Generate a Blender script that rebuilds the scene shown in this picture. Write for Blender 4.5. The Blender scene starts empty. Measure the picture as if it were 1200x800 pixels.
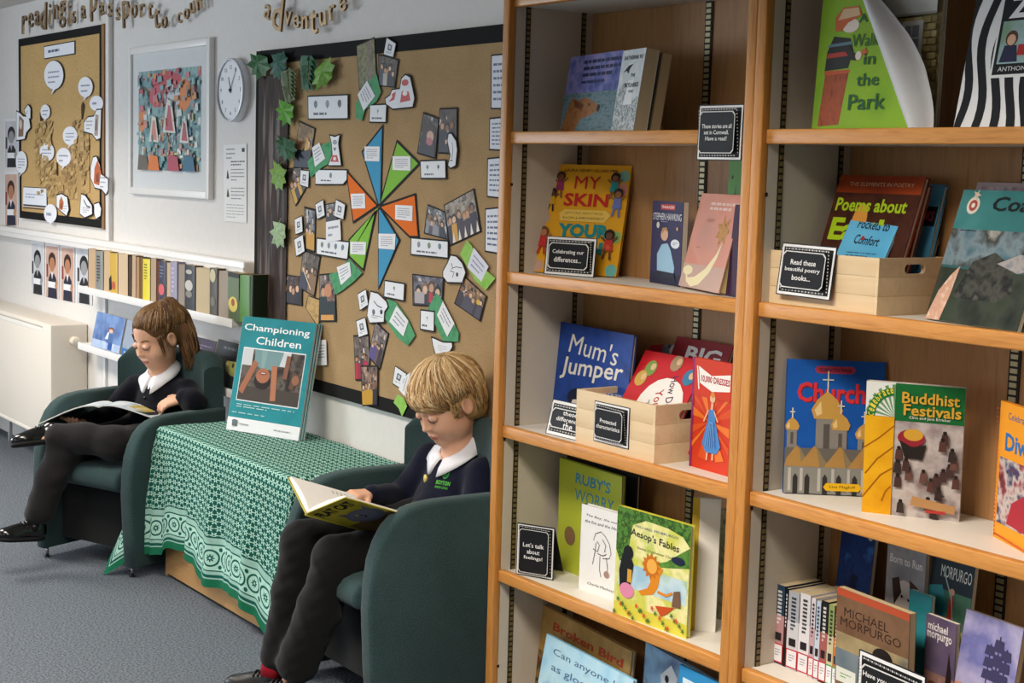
import bpy, math, random
import numpy as np
from mathutils import Vector, Matrix
C = bpy.context.scene.collection
PI = math.pi
# ---------------------------------------------------------------- camera, light, exposure
H = 1.40                                   # camera height
FPX, YAW, PIT, ROL = 1794.5, 0.611288, 0.10928, -0.0286026
def _basis():
    r = Vector((math.sin(YAW), math.cos(YAW), 0)); fw = Vector((-math.cos(YAW), math.sin(YAW), 0)); u = Vector((0, 0, 1))
    f2 = fw*math.cos(PIT) - u*math.sin(PIT); u2 = fw*math.sin(PIT) + u*math.cos(PIT)
    return r*math.cos(ROL) - u2*math.sin(ROL), r*math.sin(ROL) + u2*math.cos(ROL), f2
RR, UU, FF = _basis()
CAM = Vector((0, 0, H))
cam = bpy.data.cameras.new('camera'); cam_o = bpy.data.objects.new('camera', cam); C.objects.link(cam_o)
m = Matrix.Identity(4)
for i in range(3):
    m[i][0] = RR[i]; m[i][1] = UU[i]; m[i][2] = -FF[i]; m[i][3] = CAM[i]
cam_o.matrix_world = m
cam.sensor_width = 36; cam.lens = 36*FPX/1200; cam.clip_start = 0.05
bpy.context.scene.camera = cam_o
vs = bpy.context.scene.view_settings
vs.view_transform = 'Standard'; vs.look = 'None'; vs.gamma = 1; vs.use_curve_mapping = False
vs.exposure = 0.12
w = bpy.data.worlds.new('world'); bpy.context.scene.world = w; w.use_nodes = True
w.node_tree.nodes['Background'].inputs[0].default_value = (0.86, 0.92, 1.0, 1); w.node_tree.nodes['Background'].inputs[1].default_value = 0.08
def area(name, loc, rot, sx, sy, power, col):
    l = bpy.data.lights.new(name, 'AREA'); l.shape = 'RECTANGLE'; l.size = sx; l.size_y = sy; l.energy = power; l.color = col
    o = bpy.data.objects.new(name, l); C.objects.link(o); o.location = loc; o.rotation_euler = rot; return o
WARM = (1.0, 0.915, 0.81); COOL = (0.80, 0.90, 1.0)
for X, Y, P in ((-6.5, 0.9, 40), (-4.3, 0.9, 27), (-1.8, 0.8, 50), (-5.2, -1.6, 16), (-2.2, -1.0, 30)):
    area('ceiling_light', (X, Y, 2.12), (0, 0, 0), 1.1, 0.5, P, WARM).data.spread = math.radians(142)     # louvred: cut off towards the horizontal
area('window_daylight', (-8.6, -1.3, 1.3), (0, math.radians(-90), 0), 1.3, 2.6, 130, COOL)
area('window_daylight', (-3.5, -3.6, 1.3), (math.radians(78), 0, math.radians(0)), 3.2, 1.2, 18, COOL)

# ---------------------------------------------------------------- pixel rays of the photograph (used for measuring)
def ray(px, py): return FF + RR*((px-600)/FPX) - UU*((py-400)/FPX)
def onY(px, py, y): r = ray(px, py); return CAM + r*(y/r.y)
def onZ(px, py, z): r = ray(px, py); return CAM + r*((z-H)/r.z)
def onX(px, py, x): r = ray(px, py); return CAM + r*(x/r.x)

# ---------------------------------------------------------------- materials
MATS = {}
def lin(c):
    return tuple((x/12.92 if x <= 0.04045 else ((x+0.055)/1.055)**2.4) for x in c)
def rgb(h):
    return lin([int(h[i:i+2], 16)/255 for i in (0, 2, 4)])
def N(nt, t, **kw):
    n = nt.nodes.new(t)
    for k, v in kw.items(): setattr(n, k, v)
    return n
def base(name, rough=0.6, spec=0.3):
    m = bpy.data.materials.new(name); m.use_nodes = True
    b = m.node_tree.nodes['Principled BSDF']; b.inputs['Roughness'].default_value = rough
    b.inputs['Specular IOR Level'].default_value = spec
    return m, m.node_tree, b
def ramp(nt, cols, pos=None, interp='LINEAR'):
    r = N(nt, 'ShaderNodeValToRGB'); r.color_ramp.interpolation = interp
    e = r.color_ramp.elements
    while len(e) < len(cols): e.new(0.5)
    for i, c in enumerate(cols):
        e[i].position = (i/(len(cols)-1) if pos is None else pos[i]); e[i].color = (*rgb(c), 1)
    return r
def M(h, rough=0.55, spec=0.3, metal=0):
    k = (h, rough, spec, metal)
    if k not in MATS:
        m, nt, b = base('paint_'+h, rough, spec); b.inputs['Metallic'].default_value = metal
        n = N(nt, 'ShaderNodeTexNoise'); n.inputs['Scale'].default_value = 60
        tc = N(nt, 'ShaderNodeTexCoord'); nt.links.new(tc.outputs['Object'], n.inputs['Vector'])
        mx = N(nt, 'ShaderNodeMix', data_type='RGBA'); mx.inputs[0].default_value = 0.5
        c = rgb(h)
        mx.inputs[6].default_value = (*[x*0.97 for x in c], 1); mx.inputs[7].default_value = (*[min(1, x*1.03) for x in c], 1)
        nt.links.new(n.outputs['Fac'], mx.inputs[0]); nt.links.new(mx.outputs[2], b.inputs['Base Color'])
        MATS[k] = m
    return MATS[k]
def photo(cols, scale=60, rough=0.55, seed=0, detail=4, stretch=(1, 1, 1), pos=None, kind='noise'):
    k = ('photo', tuple(cols), scale, seed, rough, stretch, kind)
    if k not in MATS:
        m, nt, b = base('print_'+str(len(MATS)), max(rough, .5), 0.18)
        tc = N(nt, 'ShaderNodeTexCoord'); mp = N(nt, 'ShaderNodeMapping'); mp.inputs['Scale'].default_value = stretch
        mp.inputs['Location'].default_value = (seed*1.7, seed*0.6, seed*0.3)
        nt.links.new(tc.outputs['Object'], mp.inputs['Vector'])
        if kind == 'noise':
            n = N(nt, 'ShaderNodeTexNoise'); n.inputs['Scale'].default_value = scale; n.inputs['Detail'].default_value = detail; out = n.outputs['Fac']
            p = pos or [0.3+0.4*i/(len(cols)-1) for i in range(len(cols))]
        else:
            n = N(nt, 'ShaderNodeTexVoronoi'); n.inputs['Scale'].default_value = scale; out = n.outputs['Color']
            s = N(nt, 'ShaderNodeSeparateColor'); nt.links.new(out, s.inputs[0]); out = s.outputs[0]; p = pos
        nt.links.new(mp.outputs['Vector'], n.inputs['Vector'])
        r = ramp(nt, cols, p, 'LINEAR' if kind == 'noise' else 'CONSTANT'); nt.links.new(out, r.inputs['Fac'])
        nt.links.new(r.outputs['Color'], b.inputs['Base Color']); MATS[k] = m
    return MATS[k]
def wood(name, c1, c2, axis=2, scale=14, rough=0.4, stretch=9):
    if name in MATS: return MATS[name]
    m, nt, b = base(name, rough, 0.35)
    tc = N(nt, 'ShaderNodeTexCoord'); mp = N(nt, 'ShaderNodeMapping')
    s = [stretch*1.0]*3; s[axis] = 0.7; mp.inputs['Scale'].default_value = s
    nt.links.new(tc.outputs['Object'], mp.inputs['Vector'])
    n = N(nt, 'ShaderNodeTexNoise'); n.inputs['Scale'].default_value = scale; n.inputs['Detail'].default_value = 6; n.inputs['Distortion'].default_value = 0.6
    nt.links.new(mp.outputs['Vector'], n.inputs['Vector'])
    r = ramp(nt, [c1, c2, c1], [0.3, 0.52, 0.72]); nt.links.new(n.outputs['Fac'], r.inputs['Fac'])
    nt.links.new(r.outputs['Color'], b.inputs['Base Color'])
    bp = N(nt, 'ShaderNodeBump'); bp.inputs['Strength'].default_value = 0.06; nt.links.new(n.outputs['Fac'], bp.inputs['Height']); nt.links.new(bp.outputs['Normal'], b.inputs['Normal'])
    MATS[name] = m; return m
def fabric(name, c1, c2, scale=350, rough=0.95, bump=0.25, sheen=0.15, big=6):
    if name in MATS: return MATS[name]
    m, nt, b = base(name, rough, 0.15); b.inputs['Sheen Weight'].default_value = sheen
    tc = N(nt, 'ShaderNodeTexCoord')
    n = N(nt, 'ShaderNodeTexNoise'); n.inputs['Scale'].default_value = scale; n.inputs['Detail'].default_value = 3; nt.links.new(tc.outputs['Object'], n.inputs['Vector'])
    n2 = N(nt, 'ShaderNodeTexNoise'); n2.inputs['Scale'].default_value = big; nt.links.new(tc.outputs['Object'], n2.inputs['Vector'])
    a = N(nt, 'ShaderNodeMath', operation='ADD'); nt.links.new(n.outputs['Fac'], a.inputs[0]); 
    s = N(nt, 'ShaderNodeMath', operation='MULTIPLY'); s.inputs[1].default_value = 0.35; nt.links.new(n2.outputs['Fac'], s.inputs[0]); nt.links.new(s.outputs[0], a.inputs[1])
    r = ramp(nt, [c1, c2], [0.45, 0.9]); nt.links.new(a.outputs[0], r.inputs['Fac']); nt.links.new(r.outputs['Color'], b.inputs['Base Color'])
    bp = N(nt, 'ShaderNodeBump'); bp.inputs['Strength'].default_value = bump; bp.inputs['Distance'].default_value = 0.003
    nt.links.new(n.outputs['Fac'], bp.inputs['Height']); nt.links.new(bp.outputs['Normal'], b.inputs['Normal'])
    MATS[name] = m; return m
WHITE = lambda: M('f0eeea')
PAPER = lambda: M('f2f1ee', 0.8, 0.1)

# ---------------------------------------------------------------- mesh builder
GLYPH = {}
def glyph(text, bold=0.0, shear=0.0):
    if 'M' in text or 'W' in text: bold = 0.0
    k = (text, bold, shear)
    if k not in GLYPH:
        c = bpy.data.curves.new('t', 'FONT'); c.body = text; c.size = 1; c.offset = bold; c.shear = shear; c.resolution_u = 2
        c.align_x = 'LEFT'
        o = bpy.data.objects.new('t', c); C.objects.link(o)
        bpy.context.view_layer.update()
        me = o.evaluated_get(bpy.context.evaluated_depsgraph_get()).to_mesh()
        vv = [(v.co.x, v.co.y) for v in me.vertices]; ff = [tuple(p.vertices) for p in me.polygons]
        o.evaluated_get(bpy.context.evaluated_depsgraph_get()).to_mesh_clear()
        bpy.data.objects.remove(o); bpy.data.curves.remove(c)
        if not vv: vv = [(0, 0)]
        x0 = min(v[0] for v in vv); x1 = max(v[0] for v in vv); y0 = min(v[1] for v in vv); y1 = max(v[1] for v in vv)
        GLYPH[k] = (vv, ff, x0, x1, y0, y1)
    return GLYPH[k]
class MB:
    def __init__(self): self.v = []; self.f = []; self.mi = []; self.ms = []; self.sm = []; self.T = Matrix.Identity(4)
    def mat(self, m):
        if m not in self.ms: self.ms.append(m)
        return self.ms.index(m)
    def add(self, vs, fs, m, smooth=False):
        b = len(self.v); T = self.T
        self.v += [tuple(T @ Vector(p)) for p in vs]; i = self.mat(m)
        for f in fs: self.f.append(tuple(b+k for k in f)); self.mi.append(i); self.sm.append(smooth)
    def box(self, x0, x1, y0, y1, z0, z1, m, bev=0):
        if bev:
            self.bevbox(x0, x1, y0, y1, z0, z1, m, bev); return
        v = [(x, y, z) for x in (x0, x1) for y in (y0, y1) for z in (z0, z1)]
        self.add(v, [(0, 1, 3, 2), (4, 6, 7, 5), (0, 4, 5, 1), (2, 3, 7, 6), (0, 2, 6, 4), (1, 5, 7, 3)], m)
    def bevbox(self, x0, x1, y0, y1, z0, z1, m, b):
        import bmesh
        bm = bmesh.new(); bmesh.ops.create_cube(bm, size=1)
        for v in bm.verts: v.co = Vector(((x0+x1)/2+v.co.x*(x1-x0), (y0+y1)/2+v.co.y*(y1-y0), (z0+z1)/2+v.co.z*(z1-z0)))
        bmesh.ops.bevel(bm, geom=bm.edges[:], offset=b, segments=3, profile=0.5, affect='EDGES')
        bm.verts.index_update()
        self.add([tuple(v.co) for v in bm.verts], [tuple(v.index for v in f.verts) for f in bm.faces], m, True); bm.free()
    def prism(self, pts, d, m, axis=1, o=0.0, bev=0, mside=None):
        """closed 2-D outline extruded by d; axis 1: outline in x,z extruded along y; axis 0: outline in y,z along x; axis 2: x,y along z"""
        import bmesh
        def P(a, b, t):
            return {1: (a, o+t, b), 0: (o+t, a, b), 2: (a, b, o+t)}[axis]
        bm = bmesh.new(); bv = [bm.verts.new(P(a, b, 0)) for a, b in pts]; f = bm.faces.new(bv)
        r = bmesh.ops.extrude_face_region(bm, geom=[f]); nv = [g for g in r['geom'] if isinstance(g, bmesh.types.BMVert)]
        dv = Vector(P(0, 0, d)) - Vector(P(0, 0, 0))
        for v in nv: v.co += dv
        bmesh.ops.recalc_face_normals(bm, faces=bm.faces[:])
        if bev:
            es = [e for e in bm.edges if abs((e.verts[0].co-e.verts[1].co).dot(dv)) < 1e-9]
            bmesh.ops.bevel(bm, geom=es, offset=bev, segments=3, profile=0.5, affect='EDGES')
        big = [f for f in bm.faces if len(f.verts) > 4]
        if big: bmesh.ops.triangulate(bm, faces=big)
        bm.verts.index_update()
        self.add([tuple(v.co) for v in bm.verts], [tuple(v.index for v in f.verts) for f in bm.faces], m, bool(bev)); bm.free()
    def tube(self, pts, r, m, n=8, cap=True, smooth=True):
        pts = [Vector(p) for p in pts]; rr = r if isinstance(r, (list, tuple)) else [r]*len(pts)
        vs = []; up = None
        for i, p in enumerate(pts):
            t = (pts[min(i+1, len(pts)-1)]-pts[max(i-1, 0)]).normalized()
            if up is None: up = Vector((0, 0, 1)) if abs(t.z) < 0.9 else Vector((1, 0, 0))
            a = t.cross(up).normalized(); b = a.cross(t).normalized(); up = b
            vs += [tuple(p+(a*math.cos(2*PI*k/n)+b*math.sin(2*PI*k/n))*rr[i]) for k in range(n)]
        fs = [(i*n+k, i*n+(k+1) % n, (i+1)*n+(k+1) % n, (i+1)*n+k) for i in range(len(pts)-1) for k in range(n)]
        if cap: fs += [tuple(range(n))[::-1], tuple((len(pts)-1)*n+k for k in range(n))]
        self.add(vs, fs, m, smooth)
    def grid(self, fn, nu, nv, m, smooth=True):
        vs = [fn(i/nu, j/nv) for j in range(nv+1) for i in range(nu+1)]
        fs = [(j*(nu+1)+i, j*(nu+1)+i+1, (j+1)*(nu+1)+i+1, (j+1)*(nu+1)+i) for j in range(nv) for i in range(nu)]
        self.add(vs, fs, m, smooth)
    def build(self, name, parent=None, mw=None):
        me = bpy.data.meshes.new(name); me.from_pydata(self.v, [], self.f)
        for x in self.ms: me.materials.append(x)
        if self.f:
            me.polygons.foreach_set('material_index', self.mi); me.polygons.foreach_set('use_smooth', self.sm)
        me.update()
        o = bpy.data.objects.new(name, me); C.objects.link(o)
        if parent is not None: o.parent = parent
        if mw is not None: o.matrix_world = mw
        return o
def tag(o, label, cat, group=None):
    o['label'] = label; o['category'] = cat
    if group: o['group'] = group
    return o
def thing(name, label, cat, mw=None, group=None):
    o = bpy.data.objects.new(name, None); C.objects.link(o); o.empty_display_size = 0.05
    if mw is not None: o.matrix_world = mw
    return tag(o, label, cat, group)
def struct(o): o['kind'] = 'structure'; return o
def frame(o, ex, ey, ez):
    mm = Matrix.Identity(4)
    for i in range(3): mm[i][0] = ex[i]; mm[i][1] = ey[i]; mm[i][2] = ez[i]; mm[i][3] = o[i]
    return mm

# ---------------------------------------------------------------- flat printed art: layers laid on the plane y = y0 (facing -y), coordinates x, z
class Art:
    def __init__(self, mb, w, h, y0=0.0, step=0.00012, ox=0.0, oz=0.0):
        self.mb = mb; self.w = w; self.h = h; self.y = y0; self.step = step; self.ox = ox; self.oz = oz
    def _m(self, c): return M(c, 0.5, 0.2) if isinstance(c, str) else c
    def pg(self, c, pts):
        self.y -= self.step
        import mathutils
        P = [Vector((self.ox+min(1, max(0, u))*self.w, self.y, self.oz+min(1, max(0, v))*self.h)) for u, v in pts]
        tri = mathutils.geometry.tessellate_polygon([P])
        fs = []
        for t in tri:
            a, b, c2 = (P[i] for i in t)
            n = (b-a).cross(c2-a)
            fs.append(t if n.y < 0 else t[::-1])
        self.mb.add([tuple(p) for p in P], fs, self._m(c))
    def r(self, c, x0, y0, x1, y1): self.pg(c, [(x0, y0), (x1, y0), (x1, y1), (x0, y1)])
    def e(self, c, cx, cy, rx, ry=None, n=18, a0=0, rot=0):
        """ellipse; rx in widths, ry in heights (None: round)"""
        if ry is None: ry = rx*self.w/self.h
        pts = []
        for k in range(n):
            x, y = rx*self.w*math.cos(2*PI*k/n), ry*self.h*math.sin(2*PI*k/n)
            x, y = x*math.cos(rot)-y*math.sin(rot), x*math.sin(rot)+y*math.cos(rot)
            pts.append((cx+x/self.w, cy+y/self.h))
        self.pg(c, pts)
    def star(self, c, cx, cy, R, r, n, rot=0):
        pts = []
        for k in range(2*n):
            q = R if k % 2 == 0 else r; a = rot+PI*k/n
            pts.append((cx+q*math.cos(a), cy+q*math.sin(a)*self.w/self.h))
        self.pg(c, pts)
    def ln(self, c, pts, t):
        """open line of thickness t (in widths)"""
        a = [Vector((u*self.w, v*self.h)) for u, v in pts]
        L = []; R = []
        for i, p in enumerate(a):
            d = (a[min(i+1, len(a)-1)]-a[max(i-1, 0)]).normalized(); n = Vector((-d.y, d.x))*t*self.w/2
            L.append(p+n); R.append(p-n)
        self.y -= self.step
        vs = [(self.ox+q.x, self.y, self.oz+q.y) for q in L+R]; n = len(a)
        self.mb.add(vs, [(i, n+i, n+i+1, i+1) for i in range(n-1)], self._m(c))
    def t(self, c, s, cx, cy, wid, ht=None, bold=0.0, shear=0.0, rot=0.0, arc=0.0):
        """text centred on (cx, cy), wid wide (in widths) and ht high (in heights)"""
        vv, ff, x0, x1, y0, y1 = glyph(s, bold, shear)
        W = wid*self.w; sx = W/max(x1-x0, 1e-6)
        sy = sx if ht is None else ht*self.h/max(y1-y0, 1e-6)
        self.y -= self.step; vs = []
        for x, y in vv:
            a = (x-(x0+x1)/2)*sx; b = (y-(y0+y1)/2)*sy
            if arc: b -= arc*self.h*(2*a/W)**2
            a, b = a*math.cos(rot)-b*math.sin(rot), a*math.sin(rot)+b*math.cos(rot)
            vs.append((self.ox+cx*self.w+a, self.y, self.oz+cy*self.h+b))
        self.mb.add(vs, ff, self._m(c))
    def lines(self, c, x0, y0, x1, y1, n, seed=0, th=0.35):
        """rows of small illegible writing"""
        R = random.Random(seed)
        for i in range(n):
            yy = y1-(i+0.5)*(y1-y0)/n; x = x0; hh = (y1-y0)/n*th/2
            end = x1 if i < n-1 else x0+(x1-x0)*R.uniform(0.4, 0.9)
            while x < end-0.001:
                L = min(R.uniform(0.06, 0.2)*(x1-x0), end-x); self.r(c, x, yy-hh, x+L, yy+hh); self.y += self.step; x += L+0.03*(x1-x0)
        self.y -= self.step
# ---------------------------------------------------------------- the room
WY = 2.37
def noisy(name, c1, c2, scale, rough=0.9, bump=0.2, dist=0.002):
    m, nt, b = base(name, rough, 0.15)
    tc = N(nt, 'ShaderNodeTexCoord'); n = N(nt, 'ShaderNodeTexNoise'); n.inputs['Scale'].default_value = scale; n.inputs['Detail'].default_value = 5
    nt.links.new(tc.outputs['Object'], n.inputs['Vector']); r = ramp(nt, [c1, c2], [0.35, 0.65]); nt.links.new(n.outputs['Fac'], r.inputs['Fac'])
    nt.links.new(r.outputs['Color'], b.inputs['Base Color'])
    bp = N(nt, 'ShaderNodeBump'); bp.inputs['Strength'].default_value = bump; bp.inputs['Distance'].default_value = dist
    nt.links.new(n.outputs['Fac'], bp.inputs['Height']); nt.links.new(bp.outputs['Normal'], b.inputs['Normal'])
    return m
CARPET = noisy('carpet', '454b53', '747b84', 150, 1.0, 0.8, 0.004)
PLASTER = noisy('plaster', 'dedad5', 'e1ddd8', 30, 0.85, 0.01)
CEIL = noisy('ceiling_paint', 'c9c5c0', 'd0ccc8', 20)
mb = MB(); mb.box(-9.0, 3.0, -4.0, WY+0.15, -0.1, 0, CARPET); struct(mb.build('floor'))
mb = MB(); mb.box(-9.0, 3.0, -4.0, WY+0.15, 2.155, 2.255, CEIL); struct(mb.build('ceiling'))
mb = MB(); mb.box(-9.0, 3.0, WY, WY+0.15, 0, 2.155, PLASTER); struct(mb.build('wall_back'))
mb = MB(); mb.box(-9.1, -9.0, -4.0, WY+0.15, 0, 2.155, PLASTER); struct(mb.build('wall_left'))
mb = MB(); mb.box(3.0, 3.1, -4.0, WY+0.15, 0, 2.155, PLASTER); struct(mb.build('wall_right'))
mb = MB(); mb.box(-9.0, 3.0, -4.1, -4.0, 0, 2.155, PLASTER); struct(mb.build('wall_front'))
mb = MB(); mb.box(-9.0, -3.06, WY-0.015, WY, 0, 0.09, M('e8e6e2', 0.4)); struct(mb.build('baseboard_back'))
# cable rail along the wall above the paperback shelf
mb = MB(); mb.box(-8.9, -4.985, WY-0.045, WY, 1.012, 1.062, M('efece8', 0.35), 0.006); mb.box(-8.9, -4.985, WY-0.047, WY-0.04, 1.034, 1.040, M('dedbd6', 0.35)); struct(mb.build('trim_1'))
mb = MB(); mb.box(-6.435, -6.395, WY-0.02, WY, 1.062, 2.155, M('e6e3df', 0.5), 0.004); struct(mb.build('trim_2'))

# ---------------------------------------------------------------- the two bookcases
WOOD = wood('beech_edge', 'b57636', 'cc8c44', 2)
WOODX = wood('beech_lip', 'bc7c3a', 'd2924a', 0)
VENEER = wood('back_veneer', 'a37444', 'b48554', 2, 9, 0.5, 7)
LAMI = M('e4ddd0', 0.45, 0.3); SIDEL = M('cdc2b0', 0.5, 0.25)  # sides toned darker than the shelves, partly shade put into the colour
BRASS = M('7d6a40', 0.45, 0.5, 0.3); DARK = M('261f16', 0.6)
YF, YB = 2.085, 2.335
SH = [1.815, 1.495, 1.1615, 0.7865, 0.4275, 0.075]
def bookcase(x0, label, group):
    root = thing('bookcase', label, 'bookcase', Matrix.Translation((x0, 0, 0)), group)
    wdt, t = 0.862, 0.025
    for xa in (0, wdt-t):
        mb = MB(); mb.box(xa, xa+t, YF+0.021, YB+0.02, 0, 2.07, SIDEL)
        s = mb.build('side_panel', root)
        mb = MB(); mb.box(xa-0.0005, xa+t+0.0005, YF, YF+0.021, 0, 2.07, WOOD, 0.003); mb.build('edge_post', s)
        xi = xa+t if xa == 0 else xa
        sg = 1 if xa == 0 else -1
        for ya in (2.134, 2.30):
            mb = MB(); a, b2 = sorted((xi, xi+sg*0.0022)); mb.box(a, b2, ya, ya+0.013, 0.08, 2.06, DARK)
            a, b2 = sorted((xi+sg*0.002, xi+sg*0.0034))
            for k in range(150):
                z = 0.09+k*0.013
                if z < 2.05: mb.box(a, b2, ya+0.002, ya+0.011, z, z+0.0085, BRASS)
            mb.build('slotted_strip', s)
        for zz in (SH[1]-0.125, SH[4]-0.245, SH[3]-0.035):
            mb = MB(); a, b2 = sorted((xi, xi+sg*0.001)); mb.box(a, b2, YF+0.017, YF+0.024, zz, zz+0.007, DARK); mb.build('screw_hole', s)
    mb = MB(); mb.box(t, wdt-t, YB, YB+0.015, 0, 2.07, VENEER); bp = mb.build('back_panel', root)
    mb = MB(); mb.box(0.438, 0.462, YB-0.003, YB, 0.08, 2.06, DARK)
    for k in range(150):
        z = 0.09+k*0.013
        if z < 2.05: mb.box(0.442, 0.4575, YB-0.0045, YB-0.002, z, z+0.0085, M('b3a67f', 0.4, 0.5, 0.3))
    mb.build('slotted_strip', bp)
    for z in SH:
        mb = MB(); mb.box(t+0.001, wdt-t-0.001, 2.118, YB-0.001, z-0.022, z, LAMI); s = mb.build('shelf', root)
        mb = MB(); mb.box(t+0.001, wdt-t-0.001, 2.097, 2.118, z-0.025, z+0.0035, WOODX, 0.003); mb.build('shelf_lip', s)
    mb = MB(); mb.box(0, wdt, YF, YB, 2.07, 2.095, WOODX, 0.003); mb.build('top_panel', root)
    mb = MB(); mb.box(t, wdt-t, 2.14, 2.155, 0, 0.05, WOODX); mb.build('plinth', root)
    return root
bookcase(-3.050, 'beech bookcase with white inner sides, left of the pair, beside the boy in the armchair', 'pair of bookcases')
bookcase(-2.187, 'beech bookcase with white inner sides, right of the pair, holding church and poetry books', 'pair of bookcases')
# ---------------------------------------------------------------- armchairs
GREEN = fabric('green_upholstery', '263a38', '42585a', 420, 0.9, 0.3, 0.12)
BLACKF = fabric('black_seat_void', '060606', '0d0d0d', 300)
STEEL = M('b8b8b8', 0.25, 0.5, 1)
def rot2(deg): return Matrix.Rotation(math.radians(deg), 4, 'Z')
def armchair(label, mw, zs=(1, 1)):
    root = thing('tub_armchair', label, 'armchair', mw, 'green tub armchairs')
    prof = [(0.018, 0.035), (0.008, 0.15), (0.0, 0.30), (0.003, 0.37), (0.012, 0.43), (0.028, 0.475), (0.05, 0.512), (0.078, 0.538), (0.11, 0.554), (0.15, 0.563), (0.20, 0.567), (0.30, 0.567), (0.42, 0.566), (0.46, 0.566), (0.46, 0.035)]
    for x0, k_ in zip((-0.248, 0.193), zs):
        mb = MB(); mb.prism([(y_, z_ if z_ < .2 else .2+(z_-.2)*k_) for y_, z_ in prof], 0.055, GREEN, 0, x0, 0.013); mb.build('arm', root)
    # curved backrest
    mb = MB(); n = 16
    def bk(u, v, off):
        a = (u-0.5)*2; x = a*0.243; y = 0.425+0.055*math.sqrt(max(0, 1-(abs(a)*.96)**4.0))
        top = 0.725-0.045*max(0, (abs(a)-0.75)/0.25)**2.5
        z = 0.06+v*(top-0.06)
        yy = y-off+(z-0.4)*0.10*(1-abs(a)**2)
        return (x*(1-0.10*(off > 0)), yy, z)
    prof2 = []
    V = []; F = []
    rows = []
    for i in range(n+1):
        u = i/n; ring = []
        for v in [0, .2, .4, .6, .75, .88, .95, .985]: ring.append(bk(u, v, 0))
        o, q = bk(u, 1, 0), bk(u, 1, 0.075)
        for k in range(1, 6):
            a = PI*k/6; c = [(o[j]+q[j])/2 for j in range(3)]; h = [(o[j]-q[j])/2 for j in range(3)]
            ring.append((c[0]+h[0]*math.cos(a), c[1]+h[1]*math.cos(a), c[2]-0.012+0.02*math.sin(a)))
        for v in [.985, .95, .88, .75, .6, .4, .2, 0]: ring.append(bk(u, v, 0.075))
        rows.append(ring)
    k = len(rows[0])
    for rg in rows: V += rg
    for i in range(n):
        for j in range(k): F.append((i*k+j, i*k+(j+1) % k, (i+1)*k+(j+1) % k, (i+1)*k+j))
    mb.add(V, F, GREEN, True); mb.add(V, [tuple(range(k)), tuple(n*k+j for j in range(k))[::-1]], GREEN, False); mb.build('backrest', root)
    sp = [(0.03, 0.285), (0.005, 0.295), (-0.010, 0.31), (-0.010, 0.335), (0.004, 0.358), (0.03, 0.368), (0.08, 0.371), (0.2, 0.369), (0.36, 0.366), (0.40, 0.36), (0.40, 0.29)]
    mb = MB(); mb.prism(sp, 0.37, GREEN, 0, -0.185, 0.012); mb.build('seat', root)
    mb = MB(); mb.box(-0.192, 0.192, 0.085, 0.41, 0.07, 0.284, BLACKF, 0.006); mb.build('base', root)  # near-black block stands in for the dark void under the seat
    for x in (-0.215, 0.215):
        for y in (0.04, 0.42):
            mb = MB(); mb.tube([(x, y, 0.04), (x, y, 0.004)], 0.006, STEEL); mb.tube([(x, y, 0.005), (x, y, 0)], 0.011, M('222222')); mb.build('leg', root)
    return root
BOYM = Matrix.Translation((-3.477, 1.855, 0))
GIRLM = Matrix.Translation((-5.08, 1.764, 0)) @ rot2(22)
armchair('dark green tub armchair beside the bookcase with the blond boy sitting in it', BOYM)
armchair('dark green tub armchair below the wall shelves with the girl sitting in it', GIRLM, (1.03, .93))

# ---------------------------------------------------------------- low table and its cloth
TX0, TX1, TY0, TY1, TZ = -4.87, -3.885, 1.985, 2.36, 0.512
TW = wood('table_wood', 'b98a55', 'c99c66', 0)
t = thing('low_table', 'low wooden table under the green patterned cloth, between the two armchairs', 'table', Matrix.Translation((TX0, TY0, 0)))
mb = MB(); mb.box(0, TX1-TX0, 0, TY1-TY0, TZ-0.025, TZ, TW, 0.002); mb.build('tabletop', t)
for xx in (0.0, TX1-TX0-0.02):
    mb = MB(); mb.box(xx, xx+0.02, 0.005, TY1-TY0, 0.0, TZ-0.025, TW); mb.build('end_panel', t)
mb = MB(); mb.box(0.02, TX1-TX0-0.02, 0.0, 0.018, 0.012, 0.12, TW); mb.build('base_board', t)
mb = MB(); mb.box(0.02, TX1-TX0-0.02, TY1-TY0-0.02, TY1-TY0, 0.0, TZ-0.025, TW); mb.build('back_board', t)

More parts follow.
